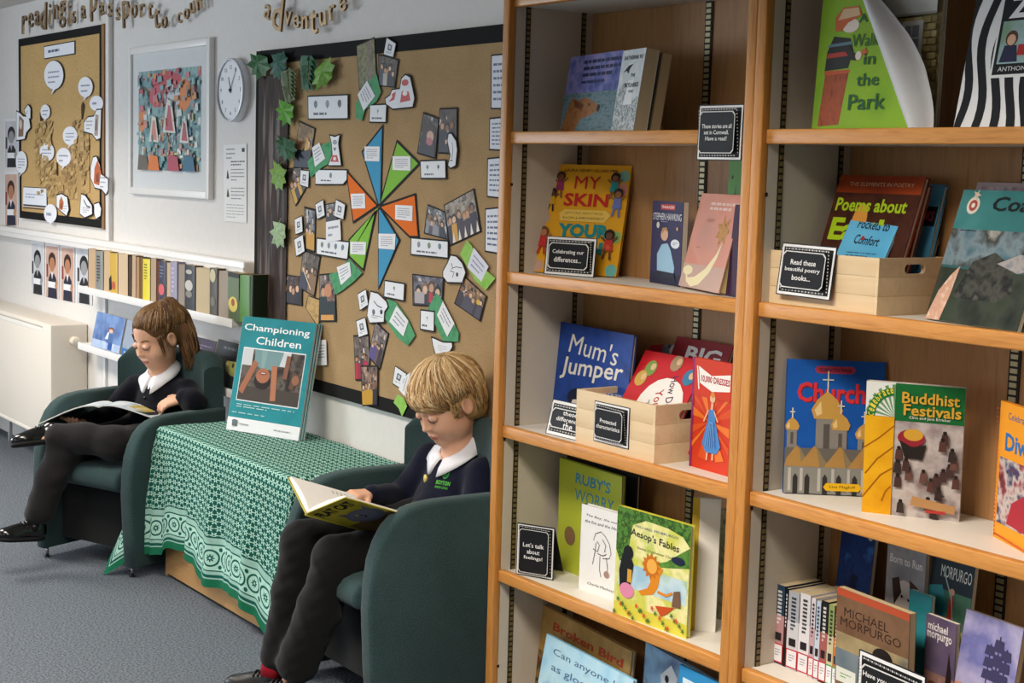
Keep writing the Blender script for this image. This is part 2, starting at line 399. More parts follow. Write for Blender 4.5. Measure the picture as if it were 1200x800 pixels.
def cloth_material(Wd, Hd):
    """green print: small six-petalled flowers, a border of ring medallions, plain dark hem. uv in metres from the front hem corner"""
    m, nt, b = base('green_printed_cotton', 0.9, 0.1)
    L = nt.links.new
    uv = N(nt, 'ShaderNodeUVMap'); uv.uv_map = 'cloth'
    sep = N(nt, 'ShaderNodeSeparateXYZ'); L(uv.outputs['UV'], sep.inputs[0])
    def mt(op, a, bb=None, c=None):
        n = N(nt, 'ShaderNodeMath', operation=op)
        for i, q in enumerate((a, bb, c)):
            if q is None: continue
            if isinstance(q, (int, float)): n.inputs[i].default_value = q
            else: L(q, n.inputs[i])
        return n.outputs[0]
    U, V = sep.outputs[0], sep.outputs[1]
    def cell(u, v, s, off=0.0):
        row = mt('FLOOR', mt('DIVIDE', v, s*0.86)); odd = mt('MULTIPLY', mt('MODULO', mt('ADD', row, 100), 2), 0.5*off)
        fu = mt('SUBTRACT', mt('FRACT', mt('ADD', mt('ADD', mt('DIVIDE', u, s), odd), 50)), 0.5); fv = mt('SUBTRACT', mt('FRACT', mt('ADD', mt('DIVIDE', v, s*0.86), 50)), 0.5)
        r = mt('SQRT', mt('ADD', mt('MULTIPLY', fu, fu), mt('MULTIPLY', fv, fv))); th = mt('ARCTAN2', fv, fu)
        return r, th
    r, th = cell(U, V, 0.027, 1.0)
    petal = mt('ADD', 0.34, mt('MULTIPLY', mt('COSINE', mt('MULTIPLY', th, 6)), 0.15))
    flower = mt('MULTIPLY', mt('LESS_THAN', r, petal), mt('GREATER_THAN', r, 0.11))
    # medallion border: distance to the nearest hem
    d = mt('MINIMUM', mt('MINIMUM', U, mt('SUBTRACT', Wd, U)), V)
    along = mt('ADD', mt('MULTIPLY', mt('LESS_THAN', V, mt('MINIMUM', U, mt('SUBTRACT', Wd, U))), mt('SUBTRACT', U, V)), V)
    fu = mt('SUBTRACT', mt('FRACT', mt('DIVIDE', along, 0.062)), 0.5); fv = mt('DIVIDE', mt('SUBTRACT', d, 0.098), 0.062)
    rr = mt('SQRT', mt('ADD', mt('MULTIPLY', fu, fu), mt('MULTIPLY', fv, fv))); tt = mt('ARCTAN2', fv, fu)
    def ring(a, bb): return mt('MULTIPLY', mt('GREATER_THAN', rr, a), mt('LESS_THAN', rr, bb))
    star = mt('LESS_THAN', rr, mt('ADD', 0.17, mt('MULTIPLY', mt('COSINE', mt('MULTIPLY', tt, 8)), 0.05)))
    hole = mt('GREATER_THAN', rr, 0.06)
    darkm = mt('MAXIMUM', ring(0.37, 0.47), mt('MULTIPLY', star, hole))
    fu2 = mt('SUBTRACT', mt('FRACT', mt('ADD', mt('DIVIDE', along, 0.062), 0.5)), 0.5)
    fva = mt('SUBTRACT', mt('ABSOLUTE', fv), 0.47)
    dots = mt('LESS_THAN', mt('SQRT', mt('ADD', mt('MULTIPLY', fu2, fu2), mt('MULTIPLY', fva, fva))), 0.11)
    darkm = mt('MAXIMUM', darkm, dots)
    medal = mt('SUBTRACT', 1, darkm)
    def band(a, bb): return mt('MULTIPLY', mt('GREATER_THAN', d, a), mt('LESS_THAN', d, bb))
    inb = band(0.058, 0.14)
    lightb = mt('MAXIMUM', band(0.145, 0.165), mt('MAXIMUM', band(0.043, 0.054), band(0.028, 0.033)))
    field = mt('GREATER_THAN', d, 0.17)
    fac = mt('ADD', mt('MULTIPLY', inb, medal), mt('ADD', mt('MULTIPLY', lightb, 0.75), mt('MULTIPLY', field, flower)))
    nz = N(nt, 'ShaderNodeTexNoise'); nz.inputs['Scale'].default_value = 60; L(uv.outputs['UV'], nz.inputs['Vector'])
    fac = mt('MULTIPLY', fac, mt('ADD', 0.72, mt('MULTIPLY', nz.outputs['Fac'], 0.4)))
    # the rim of the hem is a brighter plain green
    rm = ramp(nt, ['14584c', 'b4dccd']); L(fac, rm.inputs['Fac'])
    mx = N(nt, 'ShaderNodeMix', data_type='RGBA'); L(mt('LESS_THAN', d, 0.027), mx.inputs[0]); L(rm.outputs['Color'], mx.inputs[6]); mx.inputs[7].default_value = (*rgb('1d6a4c'), 1)
    L(mx.outputs[2], b.inputs['Base Color'])
    w2 = N(nt, 'ShaderNodeTexNoise'); w2.inputs['Scale'].default_value = 900; L(uv.outputs['UV'], w2.inputs['Vector'])
    bp = N(nt, 'ShaderNodeBump'); bp.inputs['Strength'].default_value = 0.2; bp.inputs['Distance'].default_value = 0.001; L(w2.outputs['Fac'], bp.inputs['Height']); L(bp.outputs['Normal'], b.inputs['Normal'])
    return m
def tablecloth():
    LO, RO, FO = 0.30, 0.26, 0.46           # overhang left, right, front
    LX, LY = TX1-TX0, TY1-TY0
    Wd, Dd = LX+LO+RO, LY+FO
    nu, nv = 190, 110
    hemz = [(-0.1, .10), (0, .075), (.06, .085), (.15, .125), (.25, .13), (.34, .115), (.42, .085), (.47, .07), (.6, .085), (.72, .08), (.8, .06), (.87, .022), (.94, .004), (1.0, .0), (1.2, .0)]
    def hz(q):
        for (a, za), (b2, zb) in zip(hemz, hemz[1:]):
            if a <= q <= b2: f = (q-a)/(b2-a); f = f*f*(3-2*f); return za+(zb-za)*f
        return 0.05
    V = []; UV = []
    lift = 0.004
    def wav(q, dep): return (0.011*math.sin(q*19+0.6)+0.007*math.sin(q*43+1.3)+0.004*math.sin(q*71))*min(1, dep/0.25)
    for j in range(nv+1):
        for i in range(nu+1):
            cu, cv = Wd*i/nu, Dd*j/nv
            a = cu-LO; f = FO-cv                     # f>0: hangs over the front
            da = -a if a < 0 else (a-LX if a > LX else 0); db = max(0, f)
            sgn = -1 if a < 0 else 1
            xa = min(max(a, 0), LX); q = xa/LX
            scale = (TZ-hz(q))/FO
            if da == 0 and db == 0:
                x, y, z = TX0+a, TY0-f, TZ+lift+0.0015*math.sin(a*31+f*17)*math.sin(f*23)
            elif da == 0:
                dd = db*scale; x = TX0+a+0.006*math.sin(a*37)*min(1, dd/0.2); y = TY0-0.006-0.012*min(1, dd/0.05)-wav(a, dd)-0.012*(dd/0.4)**2-0.01; z = TZ+lift-dd+0.004*math.exp(-dd*30)
            elif db == 0:
                dd = da*0.97; y = TY0-f; x = (TX0 if sgn < 0 else TX1)+sgn*(0.012+wav(f, dd)*0.6+0.01*dd); z = TZ+lift-dd
            else:
                rr = math.hypot(da, db); th = math.atan2(db, da)   # 0: side, pi/2: front
                dd = rr*(0.97+(scale-0.97)*th/(PI/2)) if True else rr
                fl = 0.012+(0.16 if sgn < 0 else 0.075)*(dd/0.5)**1.4*math.sin(2*th)
                fold = 0.012*math.sin(th*9)*min(1, dd/0.2)
                out = fl+fold
                x = (TX0 if sgn < 0 else TX1)+sgn*(math.cos(th)*out+0.003); y = TY0-math.sin(th)*out-0.014*math.sin(th)-wav(a if sgn > 0 else 0, dd)*math.sin(th)**3-0.012*(dd/0.4)**2*math.sin(th)**2
                z = TZ+lift-dd
                if z < 0.004:
                    ex = 0.004-z; x += sgn*math.cos(th)*ex*0.8; y -= math.sin(th)*ex*0.8; z = 0.004+0.004*math.sin(ex*60)**2
            if z < 0.004: z = 0.004
            V.append((x-TX0, y-TY0, z)); UV.append((cu, cv))
    F = [(j*(nu+1)+i, j*(nu+1)+i+1, (j+1)*(nu+1)+i+1, (j+1)*(nu+1)+i) for j in range(nv) for i in range(nu)]
    mb = MB(); mb.add(V, F, cloth_material(Wd, Dd), True)
    o = mb.build('tablecloth', None, Matrix.Translation((TX0, TY0, 0)))
    l = o.data.uv_layers.new(name='cloth')
    for lp in o.data.loops: l.data[lp.index].uv = UV[lp.vertex_index]
    return tag(o, 'green and white flower printed cloth with ring border draped over the low table', 'tablecloth')
tablecloth()
# radiator casing
RM = M('e6ddd0', 0.4)
RX1 = -6.71
r = thing('radiator_cover', 'cream metal radiator casing on the wall at the far left', 'radiator', Matrix.Translation((RX1, 2.2, 0)))
mb = MB(); mb.box(-1.9, 0, 0, 0.168, 0.15, 0.672, RM, 0.006); mb.build('casing', r)
mb = MB(); mb.box(-1.75, -0.11, -0.0015, 0.001, 0.632, 0.652, M('f4efe6', 0.35)); mb.box(-1.75, -0.11, -0.0016, 0.001, 0.650, 0.656, M('b9b0a4')); mb.build('top_grille', r)
mb = MB(); mb.box(-1.9, -0.0, -0.001, 0.16, 0.15, 0.168, M('efe7da', 0.35), 0.003); mb.build('bottom_rail', r)
for x in (-0.18, -0.3, -0.9):
    mb = MB(); mb.tube([(x, 0.09, 0.15), (x, 0.09, 0)], 0.011, M('d8d4cf', 0.4)); mb.build('pipe', r)
mb = MB(); mb.tube([(-0.002, 0.10, 0.60), (0.012, 0.10, 0.60), (0.014, 0.10, 0.60), (0.045, 0.10, 0.60), (0.05, 0.10, 0.60)], [0.012, 0.012, 0.021, 0.021, 0.014], M('efe6d4', 0.4), 14); mb.build('valve', r)
# ---------------------------------------------------------------- implicit surfaces (for bodies, clothes and hair)
A3 = lambda *p: np.array(p, float)
class SDF:
    def __init__(self, disp=None): self.p = []; self.disp = disp
    def cone(self, a, b, r1, r2, k=0.012, sub=False):
        a, b = np.array(a, float), np.array(b, float); ab = b-a; L2 = max(ab@ab, 1e-12)
        def f(P):
            t = np.clip(((P-a)@ab)/L2, 0, 1); return np.linalg.norm(P-a-t[:, None]*ab, axis=1)-(r1+(r2-r1)*t)
        self.p.append((f, (a+b)/2, math.sqrt(L2)/2+max(r1, r2), k, sub)); return self
    def ell(self, c, r, k=0.012, R=None, sub=False):
        c = np.array(c, float); r = np.array(r, float); R = np.eye(3) if R is None else R
        def f(P):
            q = (P-c)@R; k0 = np.linalg.norm(q/r, axis=1); k1 = np.linalg.norm(q/(r*r), axis=1)
            return k0*(k0-1)/np.maximum(k1, 1e-9)
        self.p.append((f, c, float(r.max()), k, sub)); return self
    def chain(self, pts, rs, k=0.012):
        for i in range(len(pts)-1): self.cone(pts[i], pts[i+1], rs[i], rs[i+1], k)
        return self
    def half(self, c, n, k=0.004):
        """cut away the side the normal points to"""
        c = np.array(c, float); n = np.array(n, float); n /= np.linalg.norm(n)
        self.p.append((lambda P: -((P-c)@n), None, 1e9, k, True)); return self
    def ev(self, P, use=None):
        d = np.full(len(P), 9.0)
        for i, (f, c, r, k, sub) in enumerate(self.p):
            if use is not None and not use[i]: continue
            q = f(P)
            if sub:
                q = -q; h = np.clip(0.5+0.5*(q-d)/k, 0, 1); d = d*(1-h)+q*h+k*h*(1-h)
            else:
                h = np.clip(0.5+0.5*(d-q)/k, 0, 1); d = d*(1-h)+q*h-k*h*(1-h)
        return d+self.disp(P) if self.disp else d
    def mesh(self, h, pad=0.02):
        add = [q for q in self.p if not q[4]]
        lo = np.min([c-r for f, c, r, k, s in add], axis=0)-pad; hi = np.max([c+r for f, c, r, k, s in add], axis=0)+pad
        B = 8; n = (np.ceil((hi-lo)/h/B).astype(int))*B; D = np.full(n, 1.0, np.float32)
        nb = n//B; ii = np.stack(np.meshgrid(*[np.arange(q) for q in nb], indexing='ij'), -1).reshape(-1, 3)
        cen = lo+(ii*B+(B-1)/2)*h; fc = self.ev(cen); rb = B*h*0.87
        off = np.stack(np.meshgrid(*[np.arange(B)]*3, indexing='ij'), -1).reshape(-1, 3)
        CC = np.array([c if c is not None else (0, 0, 0) for f, c, r, k, s in self.p]); RRr = np.array([r for f, c, r, k, s in self.p]); KK = np.array([k for f, c, r, k, s in self.p])
        for j in range(len(ii)):
            s = tuple(slice(a*B, a*B+B) for a in ii[j])
            if abs(fc[j]) > rb*1.5+0.01: D[s] = 1.0 if fc[j] > 0 else -1.0; continue
            lb = np.linalg.norm(CC-cen[j], axis=1)-RRr; use = lb < abs(fc[j])+2.2*rb+KK+0.01
            if not use.any(): continue
            D[s] = self.ev(lo+(ii[j]*B+off)*h, use).reshape(B, B, B)
        ins = D < 0
        cs = [(a, b, c) for a in (0, 1) for b in (0, 1) for c in (0, 1)]
        m = [s-1 for s in D.shape]
        cnt = np.zeros(m, np.int8)
        for a, b, c in cs: cnt += ins[a:a+m[0], b:b+m[1], c:c+m[2]]
        act = np.argwhere((cnt > 0) & (cnt < 8)); idx = np.full(m, -1, np.int32); idx[tuple(act.T)] = np.arange(len(act))
        cv = np.stack([D[act[:, 0]+a, act[:, 1]+b, act[:, 2]+c] for a, b, c in cs], 1)
        acc = np.zeros((len(act), 3)); num = np.zeros(len(act))
        for i in range(8):
            for j in range(i+1, 8):
                if sum(abs(x-y) for x, y in zip(cs[i], cs[j])) != 1: continue
                a, b = cv[:, i], cv[:, j]; x = (a < 0) != (b < 0); t = np.where(x, a/np.where(x, a-b, 1), 0)
                p = np.array(cs[i])+t[:, None]*(np.array(cs[j])-np.array(cs[i])); acc[x] += p[x]; num[x] += 1
        V = lo+(act+acc/np.maximum(num, 1)[:, None])*h
        F = []
        for ax in range(3):
            u, v = (ax+1) % 3, (ax+2) % 3
            s0 = [slice(None)]*3; s1 = [slice(None)]*3; s0[ax] = slice(0, -1); s1[ax] = slice(1, None)
            ch = np.argwhere(ins[tuple(s0)] != ins[tuple(s1)]); ch = ch[(ch[:, u] > 0) & (ch[:, v] > 0) & (ch[:, u] < m[u]) & (ch[:, v] < m[v]) & (ch[:, ax] < m[ax])]
            eu = np.zeros(3, int); eu[u] = 1; ev = np.zeros(3, int); ev[v] = 1
            q = np.stack([idx[tuple((ch-eu-ev).T)], idx[tuple((ch-ev).T)], idx[tuple(ch.T)], idx[tuple((ch-eu).T)]], 1)
            flip = ~ins[tuple(ch.T)]; q[flip] = q[flip][:, ::-1]; F.append(q[(q >= 0).all(1)])
        return V, np.concatenate(F)
    def obj(self, name, h, mats, parent=None, pick=None):
        V, F = self.mesh(h); me = bpy.data.meshes.new(name); me.from_pydata(V.tolist(), [], F.tolist())
        for x in mats: me.materials.append(x)
        me.polygons.foreach_set('use_smooth', [True]*len(F))
        if pick is not None: me.polygons.foreach_set('material_index', pick(V[F].mean(1)).astype(int).tolist())
        me.update(); o = bpy.data.objects.new(name, me); C.objects.link(o)
        if parent is not None: o.parent = parent
        return o
    def hit(self, p, d, off=0.0006, n=40):
        """walk from p along d on to the surface"""
        p = np.array(p, float); d = np.array(d, float); d /= np.linalg.norm(d); p_ = p
        for _ in range(n):
            s = float(self.ev(p[None])[0])-off
            if abs(s) < 1e-4: break
            p = p+d*s*0.8
        return p if np.linalg.norm(p-p_) < .45 else p_+d*.2
def rx(deg): a = math.radians(deg); return np.array([[1, 0, 0], [0, math.cos(a), -math.sin(a)], [0, math.sin(a), math.cos(a)]])
def rz(deg): a = math.radians(deg); return np.array([[math.cos(a), -math.sin(a), 0], [math.sin(a), math.cos(a), 0], [0, 0, 1]])
def skin_mat(name, c1, c2):
    m, nt, b = base(name, 0.5, 0.35); b.inputs['Subsurface Weight'].default_value = 0.12; b.inputs['Subsurface Radius'].default_value = (0.01, 0.004, 0.002)
    tc = N(nt, 'ShaderNodeTexCoord'); n = N(nt, 'ShaderNodeTexNoise'); n.inputs['Scale'].default_value = 25; nt.links.new(tc.outputs['Object'], n.inputs['Vector'])
    r = ramp(nt, [c1, c2], [0.3, 0.7]); nt.links.new(n.outputs['Fac'], r.inputs['Fac']); nt.links.new(r.outputs['Color'], b.inputs['Base Color']); return m
def head(S, c, R, s=1.0):
    """head about its centre c, axes R (columns: left, back, up)"""
    P = lambda x, y, z: c+R@(A3(x, y, z)*s)
    E = lambda x, y, z, r, k=0.01, sub=False: S.ell(P(x, y, z), A3(*r)*s, k*s, R, sub)
    E(0, .012, .035, (.073, .090, .076)); E(0, -.028, -.030, (.058, .060, .070), .03); E(0, -.058, -.083, (.021, .022, .020), .03)
    for q in (-1, 1):
        E(q*.033, -.052, -.038, (.028, .028, .030), .02); E(q*.036, -.022, -.068, (.02, .03, .025), .03)
        E(q*.030, -.099, .004, (.017, .016, .011), .012, True)
        E(q*.030, -.0765, .002, (.0155, .012, .0105), .004)
    S.cone(P(0, -.083, .006), P(0, -.094, -.024), .0055*s, .008*s, .012*s); E(0, -.097, -.027, (.008, .0075, .007), .006)
    for q in (-1, 1): E(q*.009, -.089, -.029, (.006, .0075, .0055), .005)
    E(0, -.084, -.055, (.019, .0085, .005), .005); E(0, -.082, -.064, (.016, .0085, .0055), .005)
    for q in (-1, 1):
        E(q*.075, .010, -.006, (.009, .019, .029), .006); E(q*.083, .006, -.004, (.006, .010, .018), .005, True)
    return P
def hand(S, wr, fwd, up, thumb, s=1.0, curl=(8, 18, 20), spread=4, tcurl=25):
    """right angles: fwd along the fingers, up = back of the hand, thumb = towards the thumb"""
    f = np.array(fwd, float); f /= np.linalg.norm(f); u = np.array(up, float); u -= f*(u@f); u /= np.linalg.norm(u)
    t = np.array(thumb, float); t -= f*(t@f)+u*(t@u); t /= np.linalg.norm(t)
    wr = np.array(wr, float); kn = wr+f*.052*s
    for q in (-.016, -.005, .006, .017): S.cone(wr+f*.012*s+t*q*.7*s, kn+t*q*s, .0105*s, .0085*s, .008*s)
    for i, (q, L) in enumerate(((.018, .042), (.006, .047), (-.006, .044), (-.0175, .035))):
        p = kn+t*q*s; a = math.radians(spread*(1.2-i*0.8)); d = f*math.cos(a)+t*math.sin(a); ang = 0; r = .0072
        for j, g in enumerate((.42, .32, .26)):
            ang += math.radians(curl[j]+i*2); dd = d*math.cos(ang)-u*math.sin(ang); e = p+dd*L*g*s
            S.cone(p, e, r*s, (r-.0009)*s, .0035*s); p = e; r -= .0009
    p = wr+f*.016*s+t*.016*s; d = (f*.62+t*.75-u*.25); d /= np.linalg.norm(d)
    for L, r, rot in ((.028, .0095, 0), (.022, .008, tcurl), (.017, .0072, tcurl)):
        a = math.radians(rot); d = d*math.cos(a)+(f-t*.15)*math.sin(a)*0.9; d /= np.linalg.norm(d); e = p+d*L*s; S.cone(p, e, r*s, (r-.001)*s, .006*s); p = e
def folds(amp, sc=1.0, seed=0):
    rr = np.random.RandomState(seed); K = rr.normal(size=(7, 3))*np.array([38, 38, 55])*sc; ph = rr.uniform(0, 6.28, 7)
    def f(P):
        d = 0
        for k, q in zip(K, ph): d = d+np.sin(P@k+q+0.8*np.sin(P@k[::-1]*0.4))
        return amp*d/3
    return f
def collar(parent, c, R, rx_, ry_, mat, J, tip=0.036, h=.021):
    """folded shirt collar round the neck: c centre of the neck opening, R axes (left, back, up along the neck)"""
    mb = MB(); V = []; n = 44; a0 = math.radians(12)
    for i in range(n+1):
        a = a0+(2*PI-2*a0)*i/n                  # 0 = front
        ft = max(0, math.cos(a)); tp = ft**5
        sx, sy = math.sin(a), -math.cos(a)
        sec = [(0.0, -.012), (.003, h*0.55), (.002, h*(1-0.25*ft)), (.008, h*(0.98-0.25*ft)), (.020+.004*ft, .004-tip*tp*0.5), (.027+.010*tp, -.010-tip*tp), (.024+.010*tp, -.013-tip*tp), (.014, -.006-tip*tp*0.6)]
        for kk, (dr, dz) in enumerate(sec):
            p = c+R@A3(sx*(rx_+dr)*(1-0.25*tp), sy*(ry_+dr), dz)
            if 2 <= kk <= 6:
                o = R@A3(sx, sy, .7); o /= np.linalg.norm(o); lim = .007 if kk in (4, 5) else .0035
                p0 = p
                for st in range(16):
                    q = float(J.ev(p[None])[0])
                    if q > lim: break
                    p = p0+o*.002*(st+1)
            V.append(tuple(p))
    k = 8; F = [(i*k+j, i*k+(j+1) % k, (i+1)*k+(j+1) % k, (i+1)*k+j) for i in range(n) for j in range(k)]
    F += [tuple(range(k))[::-1], tuple(n*k+j for j in range(k))]
    mb.add(V, F, mat, True); return mb.build('collar', parent)
def shoe(parent, heel, toe, upv, mat, sole, name='shoe', strap=False):
    heel, toe = np.array(heel, float), np.array(toe, float); f = toe-heel; L = np.linalg.norm(f); f /= L
    u = np.array(upv, float); u -= f*(u@f); u /= np.linalg.norm(u); s = np.cross(f, u); R = np.stack([s, f, u], 1)
    S = SDF(); S.cone(heel+f*.026+u*.024, heel+f*.028+u*.048, .030, .029, .015)
    S.ell(heel+f*L*.72+u*.018, (.034, L*.30, .026), .02, R); S.ell(heel+f*L*.40+u*.026, (.028, L*.34, .032), .02, R)
    S.half(heel+u*.004, -u); S.half(heel+u*.062+f*.02, u-0.25*f)
    o = S.obj(name, .004, [mat], parent)
    Q = SDF(); Q.ell(heel+f*L*.70+u*.003, (.037, L*.33, .02), .02, R); Q.ell(heel+f*.034+u*.003, (.031, .036, .02), .04, R); Q.ell(heel+f*L*.42+u*.003, (.030, L*.3, .02), .02, R)
    Q.half(heel+u*.011, u); Q.half(heel-u*.005, -u); Q.obj('sole', .004, [sole], o)
    mb = MB()
    for k in range(3):
        q = heel+f*(L*(.50-.07*k))
        pts = [S.hit(q+u*.08+s*w, -u, .002) for w in np.linspace(-.02, .02, 7)]
        mb.tube([tuple(p) for p in pts], .0028 if not strap else .006, mat, 6)
    mb.build('laces' if not strap else 'strap', o)
    return o
def strands(parent, name, paths, mats, seed=0, r0=.0022, r1=.0007):
    """many thin hair strands as one mesh"""
    R = random.Random(seed); mb = MB()
    for pts in paths:
        m = R.choice(mats); n = len(pts); f = R.uniform(0.75, 1.3)
        mb.tube([tuple(p) for p in pts], [f*(r0+(r1-r0)*(i/(n-1))**1.5) for i in range(n)], m, 4, True)
    return mb.build(name, parent)
def hairmat(name, c):
    m, nt, b = base(name, 0.42, 0.4); b.inputs['Base Color'].default_value = (*rgb(c), 1)
    tc = N(nt, 'ShaderNodeTexCoord'); n = N(nt, 'ShaderNodeTexNoise'); n.inputs['Scale'].default_value = 90; nt.links.new(tc.outputs['Object'], n.inputs['Vector'])
    mx = N(nt, 'ShaderNodeMix', data_type='RGBA'); q = rgb(c); mx.inputs[6].default_value = (*[x*.8 for x in q], 1); mx.inputs[7].default_value = (*[min(1, x*1.2) for x in q], 1)
    nt.links.new(n.outputs['Fac'], mx.inputs[0]); nt.links.new(mx.outputs[2], b.inputs['Base Color']); return m
SKIN = skin_mat('skin_fair', 'e0a98a', 'e8b698'); LIP = M('c88074', 0.45)
NAVY = fabric('navy_jersey', '0a0d1c', '161b30', 500, 0.95, 0.35, 0.1); NAVYK = fabric('navy_knit', '07080f', '10121d', 600, 0.95, 0.4, 0.1)
CHAR = fabric('charcoal_trouser', '0b0b0c', '1a191a', 700, 0.9, 0.2, 0.1); GREYT = fabric('dark_grey_trouser', '161516', '282627', 700, 0.9, 0.2, 0.1)
PATENT = M('0a0a0b', 0.15, 0.6); MATTE = M('101012', 0.4, 0.4); SOLE = M('0c0c0c', 0.7)
COT = M('e9e9ee', 0.8, 0.1)
def lipper(P, R):
    c0 = P(0, -.088, -.0595)
    def pick(q):
        l = (q-c0)@R; return ((np.abs(l[:, 0]) < .018) & (np.abs(l[:, 2]) < .0085-.22*np.abs(l[:, 0])) & (l[:, 1] < .012))
    return pick
def face_marks(S, P, R, parent, brow, lash):
    for q in (-1, 1):
        mb = MB(); pts = [S.hit(P(q*x, -.14, z), R@A3(0, 1, 0), .0012) for x, z in ((.016, .0005), (.021, -.0045), (.028, -.0075), (.036, -.0065), (.043, -.002))]
        mb.tube([tuple(p) for p in pts], [.0010, .0018, .0021, .0019, .001], M(lash, 0.6), 6); mb.build('eyelashes', parent)
        mb = MB(); pts = [S.hit(P(q*x, -.14, z), R@A3(0, 1, 0), .0008) for x, z in ((.013, .020), (.022, .0245), (.033, .025), (.044, .020))]
        mb.tube([tuple(p) for p in pts], [.0016, .0024, .0022, .001], M(brow, 0.7), 6); mb.build('eyebrow', parent)

# ---------------------------------------------------------------- the boy (in the frame of his armchair: x to his left, y back, z up)
def boy():
    hc = A3(0, .372, .778); HR = rz(4)@rx(30); HS = 1.0
    sR, eR, wR = A3(-.118, .40, .595), A3(-.163, .335, .485), A3(-.098, .190, .520)
    sL, eL, wL = A3(.122, .415, .592), A3(.170, .355, .475), A3(.178, .225, .512)
    hipR, kR, aR = A3(-.072, .30, .428), A3(-.098, -.008, .408), A3(-.112, -.080, .10)
    hipL, kL, aL = A3(.058, .30, .428), A3(.052, .008, .398), A3(-.018, -.070, .112)
    nb = A3(0, .418, .634)
    S = SDF(); P = head(S, hc, HR, HS)
    S.cone(P(0, .030, -.045), nb, .037, .042, .02)
    S.cone(nb, A3(0, .42, .58), .045, .05, .03); S.cone(A3(-.08, .415, .575), A3(.08, .42, .578), .038, .038, .03); S.ell((0, .405, .53), (.10, .068, .10), .03, rx(-10)); S.ell((0, .365, .45), (.10, .08, .075), .03)
    for s_, e_, w_ in ((sR, eR, wR), (sL, eL, wL)): S.chain([s_, e_, w_], [.034, .028, .0165], .012)
    for h_, k_, a_ in ((hipR, kR, aR), (hipL, kL, aL)): S.chain([h_, k_, a_], [.050, .040, .021], .02)
    S.cone(aR, A3(-.135, -.10, .035), .020, .012); S.cone(aL, A3(-.04, -.09, .035), .020, .012)
    hand(S, wR, (.22, -1, .10), (.25, .1, .95), (1, .2, -.1), 1.0, (14, 14, 10), 3, 12)
    hand(S, wL, (.10, -.95, .18), (.35, .1, -.95), (.8, 0, .5), 0.95, (14, 16, 14), 2, 20)
    b = S.obj('person', .0034, [SKIN, LIP], None, lipper(P, HR)); b.matrix_world = BOYM
    tag(b, 'blond boy in navy school jumper and dark trousers sitting reading a yellow picture book', 'person')
    face_marks(S, P, HR, b, 'a87f52', '4a3424')
    # jumper
    J = SDF(folds(.0022, 1.0, 3))
    J.cone(A3(-.088, .417, .576), A3(.088, .422, .578), .047, .047, .03); J.ell((0, .405, .53), (.118, .080, .115), .03, rx(-10)); J.ell((0, .362, .45), (.118, .098, .085), .04)
    J.cone(A3(0, .422, .590), A3(0, .424, .610), .058, .056, .03)
    for s_, e_, w_, f in ((sR, eR, wR, .93), (sL, eL, wL, .93)):
        J.chain([s_, e_, e_+(w_-e_)*f], [.049, .043, .029], .02)
    J.ell(nb+A3(0, -.008, .020), (.047, .056, .036), .01, rx(37), True)
    j = J.obj('jumper', .0045, [NAVY], b)
    for e_, w_ in ((eR, wR), (eL, wL)):
        mb = MB(); d = (w_-e_)/np.linalg.norm(w_-e_); mb.tube([tuple(w_-d*.024), tuple(w_-d*.02), tuple(w_-d*.004), tuple(w_)], [.027, .0285, .0275, .025], NAVY, 16); mb.build('cuff', j)
    # printed school badge, projected on the chest
    mb = MB(); art = Art(mb, .05, .05, 0); G = '2f8a3c'
    art.e(G, .5, .72, .23); art.e('14201c', .5, .72, .15); art.star(G, .5, .72, .15, .06, 7); art.t('5bbf3a', 'BOYTON', .5, .30, 1.0, .2, .02); art.t('5bbf3a', 'PRIMARY SCHOOL', .5, .08, .9, .11)
    for i, (x, y, z) in enumerate(mb.v):
        p = J.hit(A3(.020+x*1.0, .18, .530+z*1.05), (0, 1, .12), .0012-y*3); mb.v[i] = tuple(p)
    mb.build('printed_badge', j)
    mb = MB(); c0 = J.hit(A3(-.040, .2, .548), (0, 1, .1), .003); mb.tube([tuple(c0+A3(.0, .003, 0)), tuple(c0), tuple(c0+A3(-.001, -.002, 0))], [.012, .012, .010], M('e6d67a', 0.3), 16); mb.build('button_badge', j)
    collar(b, nb+A3(0, -.002, .010), rx(36), .046, .052, COT, J, .012)
    T = SDF(folds(.0016, 1.3, 8))
    T.chain([hipR, kR], [.066, .056], .03); T.chain([hipL, kL], [.066, .056], .03); T.cone(A3(-.05, .34, .435), A3(.05, .34, .435), .075, .075, .03)
    T.chain([kR, A3(-.105, -.035, .28), aR+A3(.004, .006, .008)], [.056, .050, .047], .03); T.chain([kL, A3(.028, -.025, .26), aL+A3(.0, .01, .00)], [.056, .055, .056], .03)
    t = T.obj('trousers', .005, [CHAR], b)
    mb = MB(); mb.tube([tuple(aR+A3(0, 0, .02)), tuple(aR+A3(0, -.008, -.045))], [.032, .032], M('b3182c', 0.9), 16); mb.build('sock', b)
    mb = MB(); mb.tube([tuple(aL+A3(0, 0, .03)), tuple(aL+A3(0, -.01, -.02))], [.036, .034], M('b3182c', 0.9), 16); mb.build('sock', b)
    shoe(b, (-.088, -.058, 0), (-.225, -.168, 0), (0, 0, 1), MATTE, SOLE); shoe(b, (.010, -.050, 0), (-.125, -.172, 0), (0, 0, 1), MATTE, SOLE, strap=True)
    # hair: a cap from brow to nape with combed strands swept forward from the crown
    Hh = SDF(); E = lambda x, y, z, r, k=.012, sub=False, RR_=HR: Hh.ell(P(x, y, z), A3(*r)*HS, k, RR_, sub)
    E(0, .016, .040, (.083, .098, .083)); E(0, .046, -.014, (.077, .070, .072), .03); E(0, -.048, .048, (.066, .046, .044), .02); E(0, .062, -.060, (.050, .036, .036), .02)
    E(0, -.085, -.048, (.085, .070, .070), .012, True)
